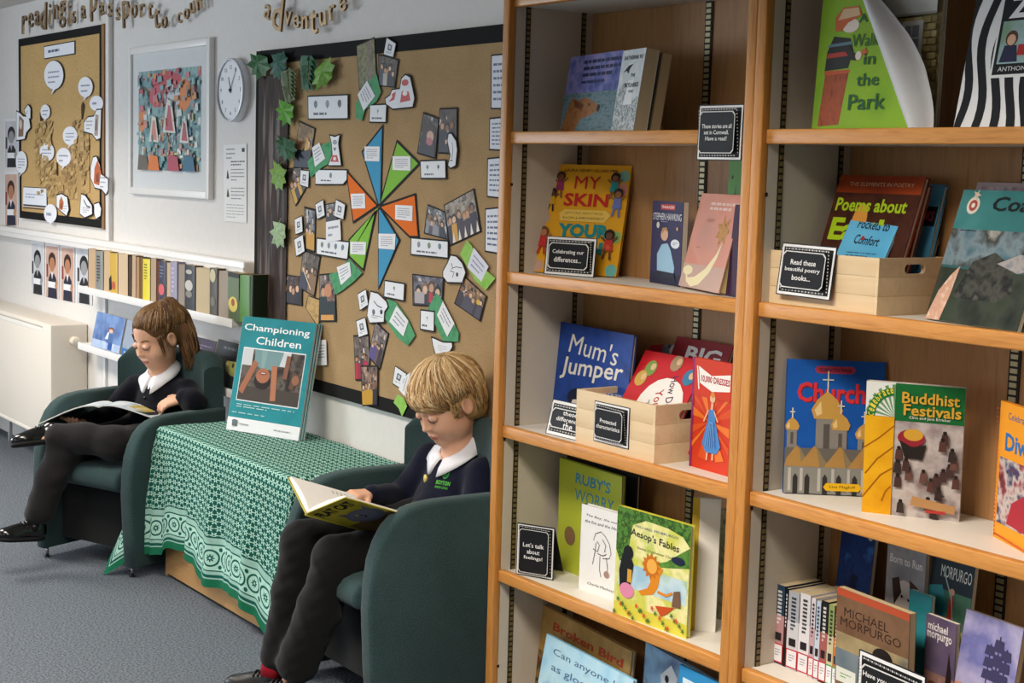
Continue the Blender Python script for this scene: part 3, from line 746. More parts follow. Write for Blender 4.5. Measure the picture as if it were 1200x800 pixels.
    for q in (-1, 1): E(q*.082, .006, -.034, (.030, .026, .042), .008, True)
    E(0, .01, -.125, (.08, .07, .055), .01, True)
    HM = [hairmat('blond_hair_'+c, c) for c in ('c8a06a', 'dcba88', 'ead2a8', '9a7448')]
    hb = Hh.obj('hair', .004, [HM[0]], b)
    R = random.Random(5); paths = []
    cr = A3(0.012, .050, .125)
    for _ in range(1300):
        az = R.uniform(0, 2*PI); pts = []
        fr = 0.5+0.5*math.cos(az)          # 1 = front
        th1 = (2.10*fr+2.05*(1-fr))*R.uniform(.84, 1.06)
        lift = R.uniform(.000, .010); sw = R.uniform(.1, .75)
        for i in range(9):
            th = .08+(th1-.08)*i/8; a = az+sw*(th/1.5)**1.3*(1 if az < PI else .6)
            d = A3(math.sin(a)*math.sin(th), -math.cos(a)*math.sin(th), math.cos(th))
            # crown is set back: tip the pole backwards
            d = rx(-22)@d
            q = P(*(A3(0, .012, .036)+d*A3(.084, .100, .086)))
            dd = HR@d; p = Hh.hit(q+dd*.03, -dd, .0005+lift*math.sin(PI*min(1, i/8)))
            if np.linalg.norm(p-q) > .016: p = q-dd*.002
            l = (p-hc)@HR
            if l[1] < -.04 and l[2] < .016 and i > 3: break
            if abs(l[0]) > .060 and -.035 < l[1] < .035 and l[2] < .018: break
            pts.append(p)
        if len(pts) > 4: paths.append(pts)
    for _ in range(520):                       # sides and back, down to the nape
        az = R.choice((-1, 1))*R.uniform(1.75, 3.14); th0 = R.uniform(.5, 1.1); th1 = R.uniform(1.75, 2.35); pts = []
        for i in range(8):
            th = th0+(th1-th0)*i/7; d = A3(math.sin(az)*math.sin(th), -math.cos(az)*math.sin(th), math.cos(th)); q = P(*(A3(0, .020, .030)+d*A3(.082, .098, .098))); dd = HR@d
            p = Hh.hit(q+dd*.03, -dd, .0008+.005*math.sin(PI*i/7)*R.random())
            if np.linalg.norm(p-q) > .03: p = q-dd*.004
            pts.append(p)
        paths.append(pts)
    for q in (-1, 1):                          # locks in front of the ears and a swept side fringe
        for _ in range(30):
            x, y = q*R.uniform(.066, .078), R.uniform(-.040, -.018); paths.append([P(x*(1-.02*i), y+.002*i*R.random(), .045-i*.011) for i in range(R.randint(5, 8))])
    for _ in range(160):
        s0 = R.uniform(.02, .05); x0 = R.uniform(-.05, .03); pts = []
        for i in range(9):
            f = i/8; x = x0+s0*f*1.6; z = .105-.085*f**1.2; qd = A3(x, -.10-.02*f, z); dd = HR@A3(0, -1, .25); dd /= np.linalg.norm(dd)
            p = Hh.hit(P(*qd), -dd, .001+.006*math.sin(PI*f)*R.random(), 30); l = (p-hc)@HR
            if abs(l[0]) > .066 or np.linalg.norm(p-P(*qd)) > .08: break
            pts.append(p)
        if len(pts) > 4: paths.append(pts)
    strands(hb, 'strands', paths, HM, 3, .0028, .0008)
    return b
boy()

# ---------------------------------------------------------------- the girl (in the frame of her armchair)
def girl():
    hc = A3(.004, .352, .780); HR = rz(-6)@rx(24); HS = .96
    sR, eR, wR = A3(-.112, .36, .585), A3(-.160, .27, .485), A3(-.150, .15, .475)
    sL, eL, wL = A3(.115, .395, .588), A3(.192, .352, .560), A3(.150, .335, .574)
    hipR, kR, aR = A3(-.065, .29, .428), A3(-.062, -.015, .408), A3(-.080, -.120, .195)
    hipL, kL, aL = A3(.075, .28, .432), A3(.125, .040, .448), A3(-.075, -.035, .462)
    nb = A3(0, .385, .650)
    S = SDF(); P = head(S, hc, HR, HS)
    S.cone(P(0, .028, -.045), nb, .038, .041, .02)
    S.cone(nb, A3(0, .39, .59), .042, .048, .03); S.cone(A3(-.075, .38, .578), A3(.078, .395, .582), .036, .036, .03); S.ell((0, .38, .53), (.095, .066, .10), .03, rx(-10)); S.ell((0, .345, .45), (.095, .078, .075), .03)
    for s_, e_, w_ in ((sR, eR, wR), (sL, eL, wL)): S.chain([s_, e_, w_], [.032, .026, .0155], .012)
    for h_, k_, a_ in ((hipR, kR, aR), (hipL, kL, aL)): S.chain([h_, k_, a_], [.048, .038, .020], .02)
    S.cone(aR, A3(-.085, -.145, .155), .019, .012); S.cone(aL, A3(-.10, -.07, .452), .019, .012)
    hand(S, wR, (.3, -1, .15), (0, -.1, -1), (-1, 0, 0), 0.95, (10, 12, 10), 3)
    hand(S, wL, (-.72, -.62, -.30), (.30, -.30, .9), (-.6, .7, .25), 1.05, (14, 16, 14), 5, 12)
    b = S.obj('person', .0034, [SKIN, LIP], None, lipper(P, HR)); b.matrix_world = GIRLM
    tag(b, 'girl with brown ponytail in navy cardigan sitting cross-legged with an open book', 'person')
    face_marks(S, P, HR, b, '7a5636', '3c2a1c')
    J = SDF(folds(.0022, 1.0, 11))
    J.cone(A3(-.082, .38, .580), A3(.084, .395, .584), .044, .044, .03); J.ell((0, .378, .53), (.113, .078, .112), .03, rx(-10)); J.ell((0, .342, .45), (.113, .095, .085), .04)
    J.cone(A3(0, .39, .595), A3(0, .392, .615), .056, .053, .03)
    for s_, e_, w_ in ((sR, eR, wR), (sL, eL, wL)): J.chain([s_, e_, e_+(w_-e_)*.85], [.046, .041, .029], .02)
    J.ell(nb+A3(0, -.008, .020), (.045, .054, .034), .01, rx(34), True)
    j = J.obj('cardigan', .0045, [NAVYK], b)
    for e_, w_ in ((eR, wR), (eL, wL)):
        mb = MB(); d = (w_-e_)/np.linalg.norm(w_-e_); mb.tube([tuple(w_-d*.02), tuple(w_-d*.016), tuple(w_-d*.002), tuple(w_+d*.002)], [.026, .028, .027, .024], NAVYK, 16); mb.build('cuff', j)
    for z in (.555, .525):
        mb = MB(); p = J.hit(A3(-.006, .15, z), (0, 1, .05), .001); mb.tube([tuple(p), tuple(p+A3(0, -.003, 0))], .006, M('0b0b10', 0.3), 12); mb.build('button', j)
    # V of the white shirt in the neck opening
    mb = MB(); art = Art(mb, 1, 1, 0); art.pg('ecebf0', [(-.030, .645), (-.012, .60), (0, .578), (.012, .60), (.030, .645)])
    V = []
    n = 10
    mb = MB()
    def shirt(u, v):
        z = .586+v*.062; wd = .002+.034*v; p = J.hit(A3((u-.5)*2*wd, .15, z), (0, 1, .05), .0016); return tuple(p)
    mb.grid(shirt, 8, 8, COT); mb.build('shirt_front', b)
    collar(b, nb+A3(0, -.004, .004), rx(34), .042, .046, COT, J, .030)
    T = SDF(folds(.0018, 1.3, 21))
    T.chain([hipR, kR], [.062, .054], .03); T.chain([hipL, kL], [.062, .054], .03); T.cone(A3(-.05, .33, .435), A3(.05, .33, .435), .075, .075, .03)
    T.chain([kR, A3(-.068, -.065, .32), aR+A3(.004, .012, .012)], [.053, .048, .050], .03); T.chain([kL, A3(.03, .005, .462), aL+A3(.012, 0, 0)], [.054, .048, .046], .03)
    T.obj('trousers', .005, [GREYT], b)
    for a_, d in ((aR, A3(0, -.01, -.03)), (aL, A3(-.02, -.008, 0))):
        mb = MB(); mb.tube([tuple(a_-d), tuple(a_+d)], [.032, .030], M('17171a', 0.9), 16); mb.build('sock', b)
    shoe(b, (-.068, -.095, .115), (-.120, -.250, .130), (0, 0, 1), PATENT, SOLE); shoe(b, (-.078, -.004, .440), (-.165, -.150, .428), (-.25, .1, 1), PATENT, SOLE)
    # hair drawn up to a ponytail
    Hh = SDF(); E = lambda x, y, z, r, k=.012, sub=False: Hh.ell(P(x, y, z), A3(*r)*HS, k, HR, sub)
    E(0, .018, .040, (.080, .094, .080)); E(0, .045, -.008, (.072, .064, .055), .03)
    E(0, -.100, -.020, (.072, .080, .096), .012, True)
    for q in (-1, 1): E(q*.084, .002, -.030, (.030, .030, .040), .008, True)
    E(0, .03, -.105, (.08, .09, .05), .01, True)
    pn = P(.004, .056, .100)
    tail = [pn, pn+A3(.014, .030, .004), pn+A3(.040, .062, -.035), pn+A3(.060, .070, -.09), pn+A3(.076, .072, -.145), pn+A3(.090, .072, -.195)]
    Hh.chain(tail, [.018, .024, .028, .028, .022, .008], .02)
    HM = [hairmat('brown_hair_'+c, c) for c in ('6b4a2c', '84603a', '9a764c', '553822')]
    hb = Hh.obj('hair', .004, [HM[0]], b)
    R = random.Random(9); paths = []
    for _ in range(520):                       # from the hairline back to the tie
        az = R.uniform(-2.6, 2.6); th = R.uniform(.85, 1.28) if abs(az) < .8 else R.uniform(1.0, 1.5) if abs(az) < 1.4 else R.uniform(1.2, 1.75)
        d0 = A3(math.sin(az)*math.sin(th), -math.cos(az)*math.sin(th), math.cos(th)); d1 = A3(.0, .045, .085); d1 /= np.linalg.norm(d1); pts = []
        for i in range(9):
            f = i/8; d = d0*(1-f)+d1*f; d /= np.linalg.norm(d); dd = HR@d
            q = P(*(A3(0, .014, .038)+d*A3(.080, .095, .080))); p = Hh.hit(q+dd*.03, -dd, .0004+.003*math.sin(PI*f)*R.random())
            if np.linalg.norm(p-q) < .035: pts.append(p)
        if len(pts) > 5: paths.append(pts)
    tl = np.array(tail)
    for _ in range(420):                       # the tail
        a = R.uniform(0, 2*PI); w = R.uniform(.5, 1.1); pts = []; e = R.uniform(.8, 1.15); wv = R.uniform(0, 6)
        for i in range(11):
            f = i/10*5*min(e, 1); k = min(int(f), 4); c = tl[k]*(1-(f-k))+tl[k+1]*(f-k); rad = [.010, .025, .031, .034, .032, .028][k]*(1-(f-k))+[.010, .025, .031, .034, .032, .028][k+1]*(f-k)
            pts.append(c+A3(math.cos(a), math.sin(a)*.8, math.sin(a)*.35)*rad*w+A3(1, .5, 0)*.004*math.sin(i*.9+wv))
        if e > 1: pts.append(pts[-1]+A3(.004, 0, -.03*(e-1)/.15))
        paths.append(pts)
    for q in (-1, 1):                          # loose wisps by the ear
        for _ in range(16):
            x = q*R.uniform(.064, .078); y = R.uniform(-.05, -.02); pts = [P(x, y, .03-i*.012)+A3(q*.002*math.sin(i*.8), 0, 0) for i in range(R.randint(4, 8))]; paths.append(pts)
    strands(hb, 'strands', paths, HM, 4, .0022, .0006)
    mb = MB(); mb.tube([tuple(pn+A3(.022*math.cos(a), .012+.016*math.sin(a), .012*math.sin(a)+.008)) for a in np.linspace(0, 2*PI, 17)], .005, M('c9b3a4', 0.8), 8); mb.build('hair_tie', hb)
    return b
girl()
# ---------------------------------------------------------------- books, signs and boxes on the bookcases
def solve(bl, br, tl, z, y=None):
    """two bottom corners and the top left corner seen in the photograph -> base point, width direction, lean, width, height"""
    if y is None: P0, P1 = onZ(*bl, z), onZ(*br, z)
    else:
        P0, P1 = onY(*bl, y[0]), onY(*br, y[1]); P0.z = P1.z = z
    ex = P1-P0; wd = ex.length; ex.normalize(); bk = Vector((-ex.y, ex.x, 0))
    r = ray(*tl); t = ex.dot(P0-CAM)/ex.dot(r); v = CAM+r*t-P0
    return P0, ex, math.atan2(v.dot(bk), v.z), wd, v.length
BG = 'books on the bookcase shelves'
def booklet(label, S, art, t=.012, back='e8e4da', spine=None, pages='e9dfc9', group=BG, hard=True, name='book', board=.0022):
    P0, ex, ln, wd, h = S
    bk = Vector((-ex.y, ex.x, 0)); ez = bk*math.sin(ln)+Vector((0, 0, 1))*math.cos(ln); ey = ex.cross(ez)*-1
    if ey.dot(bk) < 0: ey = -ey
    P = P0.copy()
    if ln > 0: P.z += t*math.sin(ln)
    root = thing(name, label, 'book', frame(P, ex, ey, ez), group)
    mb = MB(); bd = board if hard else .0008; cm = M(back, .4, .35)
    mb.box(0, wd, 0, bd, 0, h, cm); mb.box(0, wd, t-bd, t, 0, h, cm)
    mb.box(-.0006, bd, -.0002, t, 0, h, M(spine, .4, .35) if spine else cm)
    art(Art(mb, wd, h, -.0001)); mb.build('cover', root)
    g = .003 if hard else .0005
    mb = MB(); mb.box(bd, wd-g, bd, t-bd, g, h-g, pagemat(pages)); mb.build('pages', root)
    return root
def pagemat(c):
    k = ('pages', c)
    if k not in MATS:
        m, nt, b = base('page_edges_'+c, .9, .1); tc = N(nt, 'ShaderNodeTexCoord'); mp = N(nt, 'ShaderNodeMapping'); mp.inputs['Scale'].default_value = (3, 1400, 3)
        nt.links.new(tc.outputs['Object'], mp.inputs['Vector']); n = N(nt, 'ShaderNodeTexNoise'); n.inputs['Scale'].default_value = 1; n.inputs['Detail'].default_value = 1; nt.links.new(mp.outputs['Vector'], n.inputs['Vector'])
        q = rgb(c); mx = N(nt, 'ShaderNodeMix', data_type='RGBA'); mx.inputs[6].default_value = (*[x*.72 for x in q], 1); mx.inputs[7].default_value = (*q, 1)
        nt.links.new(n.outputs['Fac'], mx.inputs[0]); nt.links.new(mx.outputs[2], b.inputs['Base Color']); MATS[k] = m
    return MATS[k]
CG = 'small blackboard style signs on the shelves'
def sign(label, S, lines, size=.13, tent=0, t=.0012, base_=None, tilt=0):
    P0, ex, ln, wd, h = S
    bk = Vector((-ex.y, ex.x, 0)); ez = bk*math.sin(ln)+Vector((0, 0, 1))*math.cos(ln); ey = ez.cross(ex)
    if ey.dot(bk) < 0: ey = -ey
    mb = MB(); mb.box(0, wd, 0, t, 0, h, M('17171a', .5))
    a = Art(mb, wd, h, -.0001); r = wd/h
    a.r('e9e8e6', .018, .02, .982, .98); a.r('141416', .05, .05*r, .95, 1-.05*r)
    R = random.Random(len(label)); 
    for i in range(26):          # worn, scrolled border
        f = (i+.5)/26; a.e('cfcdc9' if i % 2 else '6d6c6a', .07+.86*f, .075*r, .012, None, 6); a.e('8f8d8a' if i % 2 else 'd8d6d2', .07+.86*f, 1-.075*r, .012, None, 6)
        if i % 2: a.e('b9b7b4', .075, .1+.8*f, .012, None, 6); a.e('b9b7b4', .925, .1+.8*f, .012, None, 6)
    a.y -= .0002; c = .05
    def rr(m, q, col): a.pg(col, [(m+q, m*r), (1-m-q, m*r), (1-m, (m+q)*r), (1-m, 1-(m+q)*r), (1-m-q, 1-m*r), (m+q, 1-m*r), (m, 1-(m+q)*r), (m, (m+q)*r)])
    rr(.105, c, 'd6d4d0'); rr(.120, c, '1b1b1d')
    n = len(lines)
    for i, (s, wf) in enumerate(lines): a.t('eceae6', s, .5, .5+((n-1)/2-i)*size*1.45, wf, None if len(s) < 4 else size, .01)
    if tent:
        T = mb.T; mb.T = Matrix.Translation((0, 0, h)) @ Matrix.Rotation(math.radians(tent), 4, 'X'); mb.box(0, wd, 0, t, -h*1.0, 0, M('17171a', .5)); mb.T = T
    o = mb.build('sign_card', None, frame(P0, ex, ey, ez)); return tag(o, label, 'sign', CG)
def person_mark(a, x, y, s, skin='8a5638', top='b0304a', hair='2a1a14', leg=None, tilt=0):
    q = a.w/a.h
    a.pg(top, [(x-.30*s, y-.3*s*q), (x+.30*s, y-.3*s*q), (x+.2*s, y+.35*s*q), (x-.2*s, y+.35*s*q)])
    a.ln(skin, [(x-.2*s, y+.25*s*q), (x-.5*s, y+.45*s*q)], .09*s); a.ln(skin, [(x+.2*s, y+.25*s*q), (x+.5*s, y+.5*s*q)], .09*s)
    a.ln(leg or skin, [(x-.12*s, y-.25*s*q), (x-.25*s, y-.75*s*q)], .12*s); a.ln(leg or skin, [(x+.12*s, y-.25*s*q), (x+.2*s, y-.78*s*q)], .12*s)
    a.e(hair, x, y+.60*s*q, .30*s); a.e(skin, x, y+.52*s*q, .20*s)
Z = dict(zip('ABCDEF', SH))       # shelf tops, A highest

# --- left bookcase, second board down: dog book and a leaning thick white paperback
def art(a):
    a.r(photo(('3c4d8a', '6a6fae', '8f86b8', '5668a0'), 26, .4, 1), 0, .5, 1, 1); a.r(photo(('46605e', '5f7f86', '7a8f94', '3f5050'), 40, .4, 2, stretch=(1, 1, 3)), 0, 0, 1, .52)
    a.pg(photo(('7d4a26', 'a8703f', '8d5a30'), 70, .5, 3), [(0, 0), (.28, 0), (.38, .18), (.55, .22), (.70, .28), (.72, .33), (.58, .40), (.42, .46), (.30, .42), (.16, .46), (.10, .30)])
    a.pg('6d3f22', [(.20, .44), (.42, .36), (.38, .30), (.24, .34)]); a.e('1b1412', .70, .31, .03); a.e('1b1412', .52, .36, .014)
    a.lines('22264e', .30, .70, .98, .95, 3, 4, .5); a.lines('2e3460', .30, .62, .9, .68, 1, 5, .6)
booklet('blue sea book with a brown dog on its cover, left bookcase', solve((655, 153), (716, 153), (669, 68), Z['B'], (2.20, 2.14)), art, .012, '56658f')
def art(a):
    a.r(photo(('e4e6e6', 'cfd6d8', 'f0f0ee'), 30, .4, 3), 0, 0, 1, 1); a.pg(photo(('39464a', 'dfe4e4', '6d7a7c', 'f2f2f0'), 90, .4, 4), [(0, 0), (1, 0), (1, .42), (.7, .36), (.5, .48), (.3, .6), (.12, .55), (0, .42)])
    a.pg('eef0ef', [(.35, .32), (.72, .32), (.68, .62), (.45, .62)]); a.t('23262c', 'KATHERINE RU', .52, .90, .82, .05, .02); a.t('23262c', 'THE', .6, .68, .2, .04, .02); a.t('23262c', 'SKYLARKS', .6, .56, .62, .055, .02)
    a.pg('1e2226', [(.15, .72), (.35, .80), (.55, .82), (.42, .76), (.38, .70), (.30, .745)]); a.t('23262c', "WAR", .62, .48, .2, .035)
w1 = solve((716, 152), (742, 152), (731, 62), Z['B'], (2.135, 2.108))
booklet('thick white bird paperback leaning on a small wooden easel', w1, art, .032, 'd9dede', 'dfe3e4', 'c9b594', hard=False)
def plain(c, c2=None):
    def art(a):
        a.r(c, 0, 0, 1, 1)
        if c2: a.lines(c2, .1, .6, .9, .9, 3, 1)
    return art
P0, ex, ln, wd, h = w1
Q = (P0+Vector((0.043, .012, 0)), ex, ln, wd, h*.97)
booklet('brown edged paperback standing right behind the white bird paperback', (P0+Vector((-ex.y, ex.x, 0))*.040, ex, ln, wd, h*.96), plain('7a6a55'), .024, '6d5c48', None, 'b9a17c', hard=False)
st = thing('book_easel', 'small wooden easel propping the white bird paperback from behind', 'stand', Matrix.Translation(P0+Vector((-ex.y, ex.x, 0))*.075))
for i, dx in enumerate((.0, .018)):
    mb = MB(); mb.tube([(dx, .0, .10), (dx+.002, .045, .002)], .0045, wood('easel_wood', 'a98458', 'bd986a', 2), 6); mb.build('leg', st)
mb = MB(); mb.tube([(-.004, .006, .085), (.022, .006, .085)], .004, wood('easel_wood', 'a98458', 'bd986a', 2), 6); mb.build('crossbar', st)
S = solve((816.5, 180), (869, 177), (818, 123), Z['B']-.058, (2.094, 2.094)); S = (S[0], S[1], 0.02, S[3], S[4])
sign('blackboard sign fixed to the shelf edge beside the centre post, three lines of writing', S, [('These stories are all', .66), ('set in Cornwall.', .55), ('Have a read!', .48)], .075)

# --- left bookcase, third board: skin book, scientist book, pink book
def art(a):
    a.r('e3a41c', 0, 0, 1, 1)
    for x, y, c in ((.0, .86, '7fae9a'), (.97, .9, '7fae9a'), (.98, .78, 'd98c7a'), (.02, .5, 'b99a8a'), (0.03, .06, 'c9a08c'), (.93, .05, '6db8b0'), (.99, .35, '8cb46a'), (.03, .78, '9cb86a')): a.e(c, min(max(x, .07), .93), y, .065)
    a.t('5a3a1a', 'LAURA HENRY-ALLAIN MBE', .54, .945, .62, .028); a.t('c4281f', 'MY', .52, .835, .30, .115, .03); a.t('c4281f', 'SKIN', .53, .675, .52, .12, .03)
    a.pg('eec65a', [(.24, .55), (.30, .585), (.78, .585), (.84, .54), (.78, .475), (.26, .48)]); a.t('7a5a1a', "LET'S TALK ABOUT RACE,", .53, .552, .44, .022); a.t('7a5a1a', 'RACISM & EMPOWERMENT', .53, .508, .48, .022)
    a.t('1d8a8c', 'YOUR', .55, .395, .60, .125, .05); a.t('1d8a8c', 'SKIN', .55, .24, .5, .11, .05)
    person_mark(a, .20, .80, .17, '7a4a30', '8a2f5a', '4a2416'); person_mark(a, .13, .66, .15, '5a3a28', 'd8a020', '1a1210', '2a2420'); person_mark(a, .84, .80, .17, '8a5a3a', '2a9a98', '2a1614'); person_mark(a, .90, .65, .18, '9a6a4a', '6a78b8', '3a2a20', '6a78b8')
    person_mark(a, .10, .28, .18, 'b87850', 'c43030', '6a4a2a', 'c43030'); person_mark(a, .87, .27, .19, '6a4028', 'c8342e', '1c1210'); a.star('d85a3a', .87, .25, .05, .02, 6)
booklet('yellow picture book with red and teal title words and small dancing children', solve((622, 319), (722, 325.5), (641, 193), Z['C']), art, .010, 'c8931c')
sign('blackboard sign in front of the yellow picture book, two lines of writing', solve((637, 321), (696, 325.5), (641, 276), Z['C']), [('Celebrating our', .62), ('differences...', .54)], .13)
def art(a):
    a.r('2b2350', 0, 0, 1, 1); a.r('1b1738', 0, 0, 1, .14); a.r('c7372f', .28, .90, .74, .965); a.t('f4e6e0', 'TRAILBLAZERS', .51, .932, .42, .03, .02); a.t('eeeef4', 'STEPHEN HAWKING', .5, .815, .92, .085, .03)
    a.lines('a9a4c8', .3, .745, .72, .765, 1, 3); a.pg('9cc4dc', [(.24, .14), (.78, .12), (.80, .22), (.66, .42), (.55, .50), (.36, .48), (.22, .36)]); a.e('e0b090', .44, .60, .12, .075); a.pg('b98a52', [(.34, .60), (.36, .68), (.50, .69), (.57, .63), (.44, .655)])
    a.e('e9eef4', .80, .50, .14, .055); a.lines('55557a', .72, .48, .88, .52, 2, 3); a.e('d8d2c0', .22, .71, .05); a.e('e0a868', .85, .68, .03); a.pg('14142a', [(.2, .06), (.86, .06), (.8, .15), (.24, .16)])
booklet('dark purple paperback showing a man in a light blue shirt', solve((761.5, 326.5), (797, 331), (765.5, 235), Z['C'], (2.265, 2.235)), art, .014, '2b2350', hard=False)
def art(a):
    a.r(photo(('d08a7a', 'd99a88', 'c8968a'), 8, .4, 7), 0, 0, 1, 1); a.r(photo(('c9a79a', 'c4a89c'), 8, .4, 8), 0, 0, 1, .25)
    a.pg('efe3b8', [(.05, .22), (.18, .10), (.34, .12), (.55, .22), (.72, .38), (.80, .52), (.76, .34), (.66, .18), (.48, .05), (.30, .01), (.16, .06)]); a.e('efe3b8', .14, .18, .12, .05)
    a.star(photo(('a87a48', 'c99a62', '8a5c34'), 90, .5, 9), .74, .62, .17, .09, 7); a.lines('e8cabf', .30, .82, .95, .92, 2, 6, .55); a.lines('b06a5c', .2, .42, .4, .44, 1, 4); a.lines('b06a5c', .3, .70, .5, .74, 2, 4)
booklet('pale pink book with a cream feather on its cover, leaning against the centre post', solve((795, 337), (842, 346.5), (823, 229), Z['C']), art, .022, 'c99484', 'b9846f', 'd6c07e')
booklet('green book mostly hidden behind the centre post above the pink book', solve((846, 318), (884, 318), (856, 182), Z['C'], (2.235, 2.20)), lambda a: (a.r('4f8a34', 0, 0, 1, 1), a.pg('4a4a66', [(0, .3), (.16, .55), (.24, .8), (.32, .5), (.3, .3)]), a.e('1c1c1c', .12, .84, .03)), .012, '44782c')
booklet('dark purple book standing behind the pink book against the post', solve((850, 340), (872, 343), (862, 240), Z['C'], (2.17, 2.15)), plain('3a1f3c'), .012, '2f1830')

# --- left bookcase, fourth board: jumper book, box of books, dress book
def art(a):
    a.r(photo(('1f3f86', '24489a', '1c3a7c'), 20, .4, 3), 0, 0, 1, 1); a.t('e6e2d2', "Mum's", .50, .80, .66, .19, .012, .15, -.05); a.t('e6e2d2', 'Jumper', .50, .59, .84, .22, .012, .15, .05); a.t('e6e2d2', 'Jayde Perkin', .76, .42, .34, .04)
    a.e('12203c', .42, .30, .20, .11); a.pg('e8ddd2', [(.26, .16), (.30, .28), (.44, .31), (.46, .12), (.34, .10)]); a.pg('12203c', [(.44, .34), (.62, .30), (.62, .1), (.48, .1)]); a.ln('3a3a44', [(.32, .21), (.38, .20)], .012); a.r('3f63b4', .2, 0, .8, .08)
booklet('blue picture book with cream handwritten title, left of the wooden box', solve((643, 500), (729, 521), (656, 377), Z['D'], (2.245, 2.215)), art, .010, '1c3876')
sign('blackboard sign half hidden by the left end of the smaller wooden box', solve((639, 507.5), (694, 521), (648, 467), Z['D']), [('these', .3), ('differences', .54), ('the', .2)], .12)
BOXW = wood('box_pine', 'dcc095', 'e4caa2', 0, 6, .55, 5)
def crate(label, p0, p1, z, dep, h, group='wooden storage boxes on the shelves'):
    B = onZ(*p1, z); y0 = B.y; A = onY(*p0, y0); L = B.x-A.x; t = .008
    root = thing('storage_box', label, 'box', Matrix.Translation((A.x, y0, z)), group)
    def bar(name, pts):
        mb = MB()
        for q in pts: mb.box(*q, BOXW, .0005)
        return mb.build(name, root)
    n = 3; g = h/n
    bar('front_panel', [(t, L-t, 0, t, i*g+.0002, (i+1)*g-.0001) for i in range(n)]); bar('back_panel', [(t, L-t, dep-t, dep, i*g+.0002, (i+1)*g-.0001) for i in range(n)])
    for x in (0, L-t):
        hole = [(x, x+t, 0, dep, 0.0, g-.0001), (x, x+t, 0, dep, g+.0002, 2*g-.0001)]
        zc0, zc1 = 2*g+.16*g, 2*g+.66*g; ya, yb = dep*.5-.028, dep*.5+.028
        mb = MB()
        for q in hole: mb.box(*q, BOXW, .0005)
        # top board with a rounded grip hole
        rad = (zc1-zc0)/2; zm = (zc0+zc1)/2; z0 = 2*g+.0002
        mb.box(x, x+t, 0, ya, z0, h, BOXW); mb.box(x, x+t, yb, dep, z0, h, BOXW); mb.box(x, x+t, ya, yb, z0, zc0, BOXW); mb.box(x, x+t, ya, yb, zc1, h, BOXW)
        for yc, sy in ((ya, 1), (yb, -1)):
            for zc, sz in ((zc0, 1), (zc1, -1)):
                arc = [(yc+sy*rad*(1-math.cos(q)), zm-sz*rad*math.sin(q)) for q in np.linspace(0, PI/2, 7)]
                mb.prism([(yc, zc)]+arc, t, BOXW, 0, x)
        mb.build('end_panel', root)
    for x in (t, L-2.2*t):
        bar('corner_post', [(x, x+1.2*t, t, 2.2*t, 0, h), (x, x+1.2*t, dep-2.2*t, dep-t, 0, h)])
    mb = MB(); mb.box(t, L-t, t, dep-t, 0.001, .005, BOXW); mb.build('bottom', root)
    return A.x, B.x, y0
bx = crate('smaller light wooden box of red books, with a sign on its front', (674, 520.5), (766, 544.5), Z['D'], .19, .128)
sA = onY(696, 516, bx[2]); sB = onY(737, 527, bx[2]); sT = onY(698.5, 469, bx[2])
def flat_on(A, B, T, dy=-.0014): return (Vector((A.x, A.y+dy, A.z)), (B-A).normalized(), 0.0, (B-A).length, (T-A).length)
sign('blackboard sign stuck on the smaller wooden box in the left bookcase', (Vector((sA.x, sA.y-.0014, sA.z)), Vector((1, 0, 0)), 0.0, sB.x-sA.x, sT.z-sA.z), [('Protected', .46), ('characteristics', .66)], .10)
yb = bx[2]
def inbox(bl, br, tl, ya, yb2, zz=.012): return solve(bl, br, tl, Z['D']+zz, (ya, yb2))
def art(a):
    a.r('c3202a', 0, 0, 1, 1); a.e('f0ece4', .60, .42, .36, .34); a.t('5a2a4a', 'How Do', .70, .62, .36, .10, .01, 0, -1.3); a.t('b0342c', 'You Feel', .58, .42, .44, .11, .01, 0, -1.3); a.t('4a4a3a', 'Today?', .44, .32, .36, .10, .01, 0, -1.3)
    for x, y, c in ((.22, .82, '7a9a4a'), (.14, .70, 'c9a24a'), (.58, .92, 'a88a6a'), (.86, .80, '3a7aa0'), (.20, .35, '5a8a3a'), (.90, .30, '4a7a3a')): a.e(c, x, y, .09); a.e('d9b48a', x+.03, y+.02, .04)
S0 = inbox((706, 506), (776, 520), (757, 413), yb+.040, yb+.030)
booklet('red feelings book with a white oval of writing, tilted in the smaller wooden box', S0, art, .012, 'a81c26')
S1 = inbox((752, 490), (816, 503), (794, 396), yb+.110, yb+.095)
booklet('dark red book with the white word BIG, in the smaller wooden box', S1, lambda a: (a.r('8f1c26', 0, 0, 1, 1), a.t('f0ece8', 'BIG', .56, .86, .62, .15, .03), a.t('e8c8c0', 'FEELINGS', .56, .7, .6, .07)), .012, '7a1620')
S2 = inbox((726, 490), (790, 500), (768, 391), yb+.135, yb+.125)
booklet('grey and red book behind the red feelings book in the smaller wooden box', S2, lambda a: (a.r('b3222c', 0, 0, 1, 1), a.e(photo(('4a4a50', '8a8a90', '2a2a30'), 60, .4, 4), .58, .86, .36, .14), a.e('c9c9cc', .50, .86, .14, .07)), .012, '9c1e28')
S3 = inbox((755, 480), (826, 490), (791, 381), yb+.158, yb+.150)
booklet('pale lilac book rising highest at the back of the smaller wooden box', S3, lambda a: (a.r('c9cadb', 0, 0, 1, 1), a.r(photo(('6a8ab0', 'd9b06a', 'b04a5a', '5a8a6a'), 40, .4, 2), 0, 0, .9, .93)), .010, 'b9bacb')
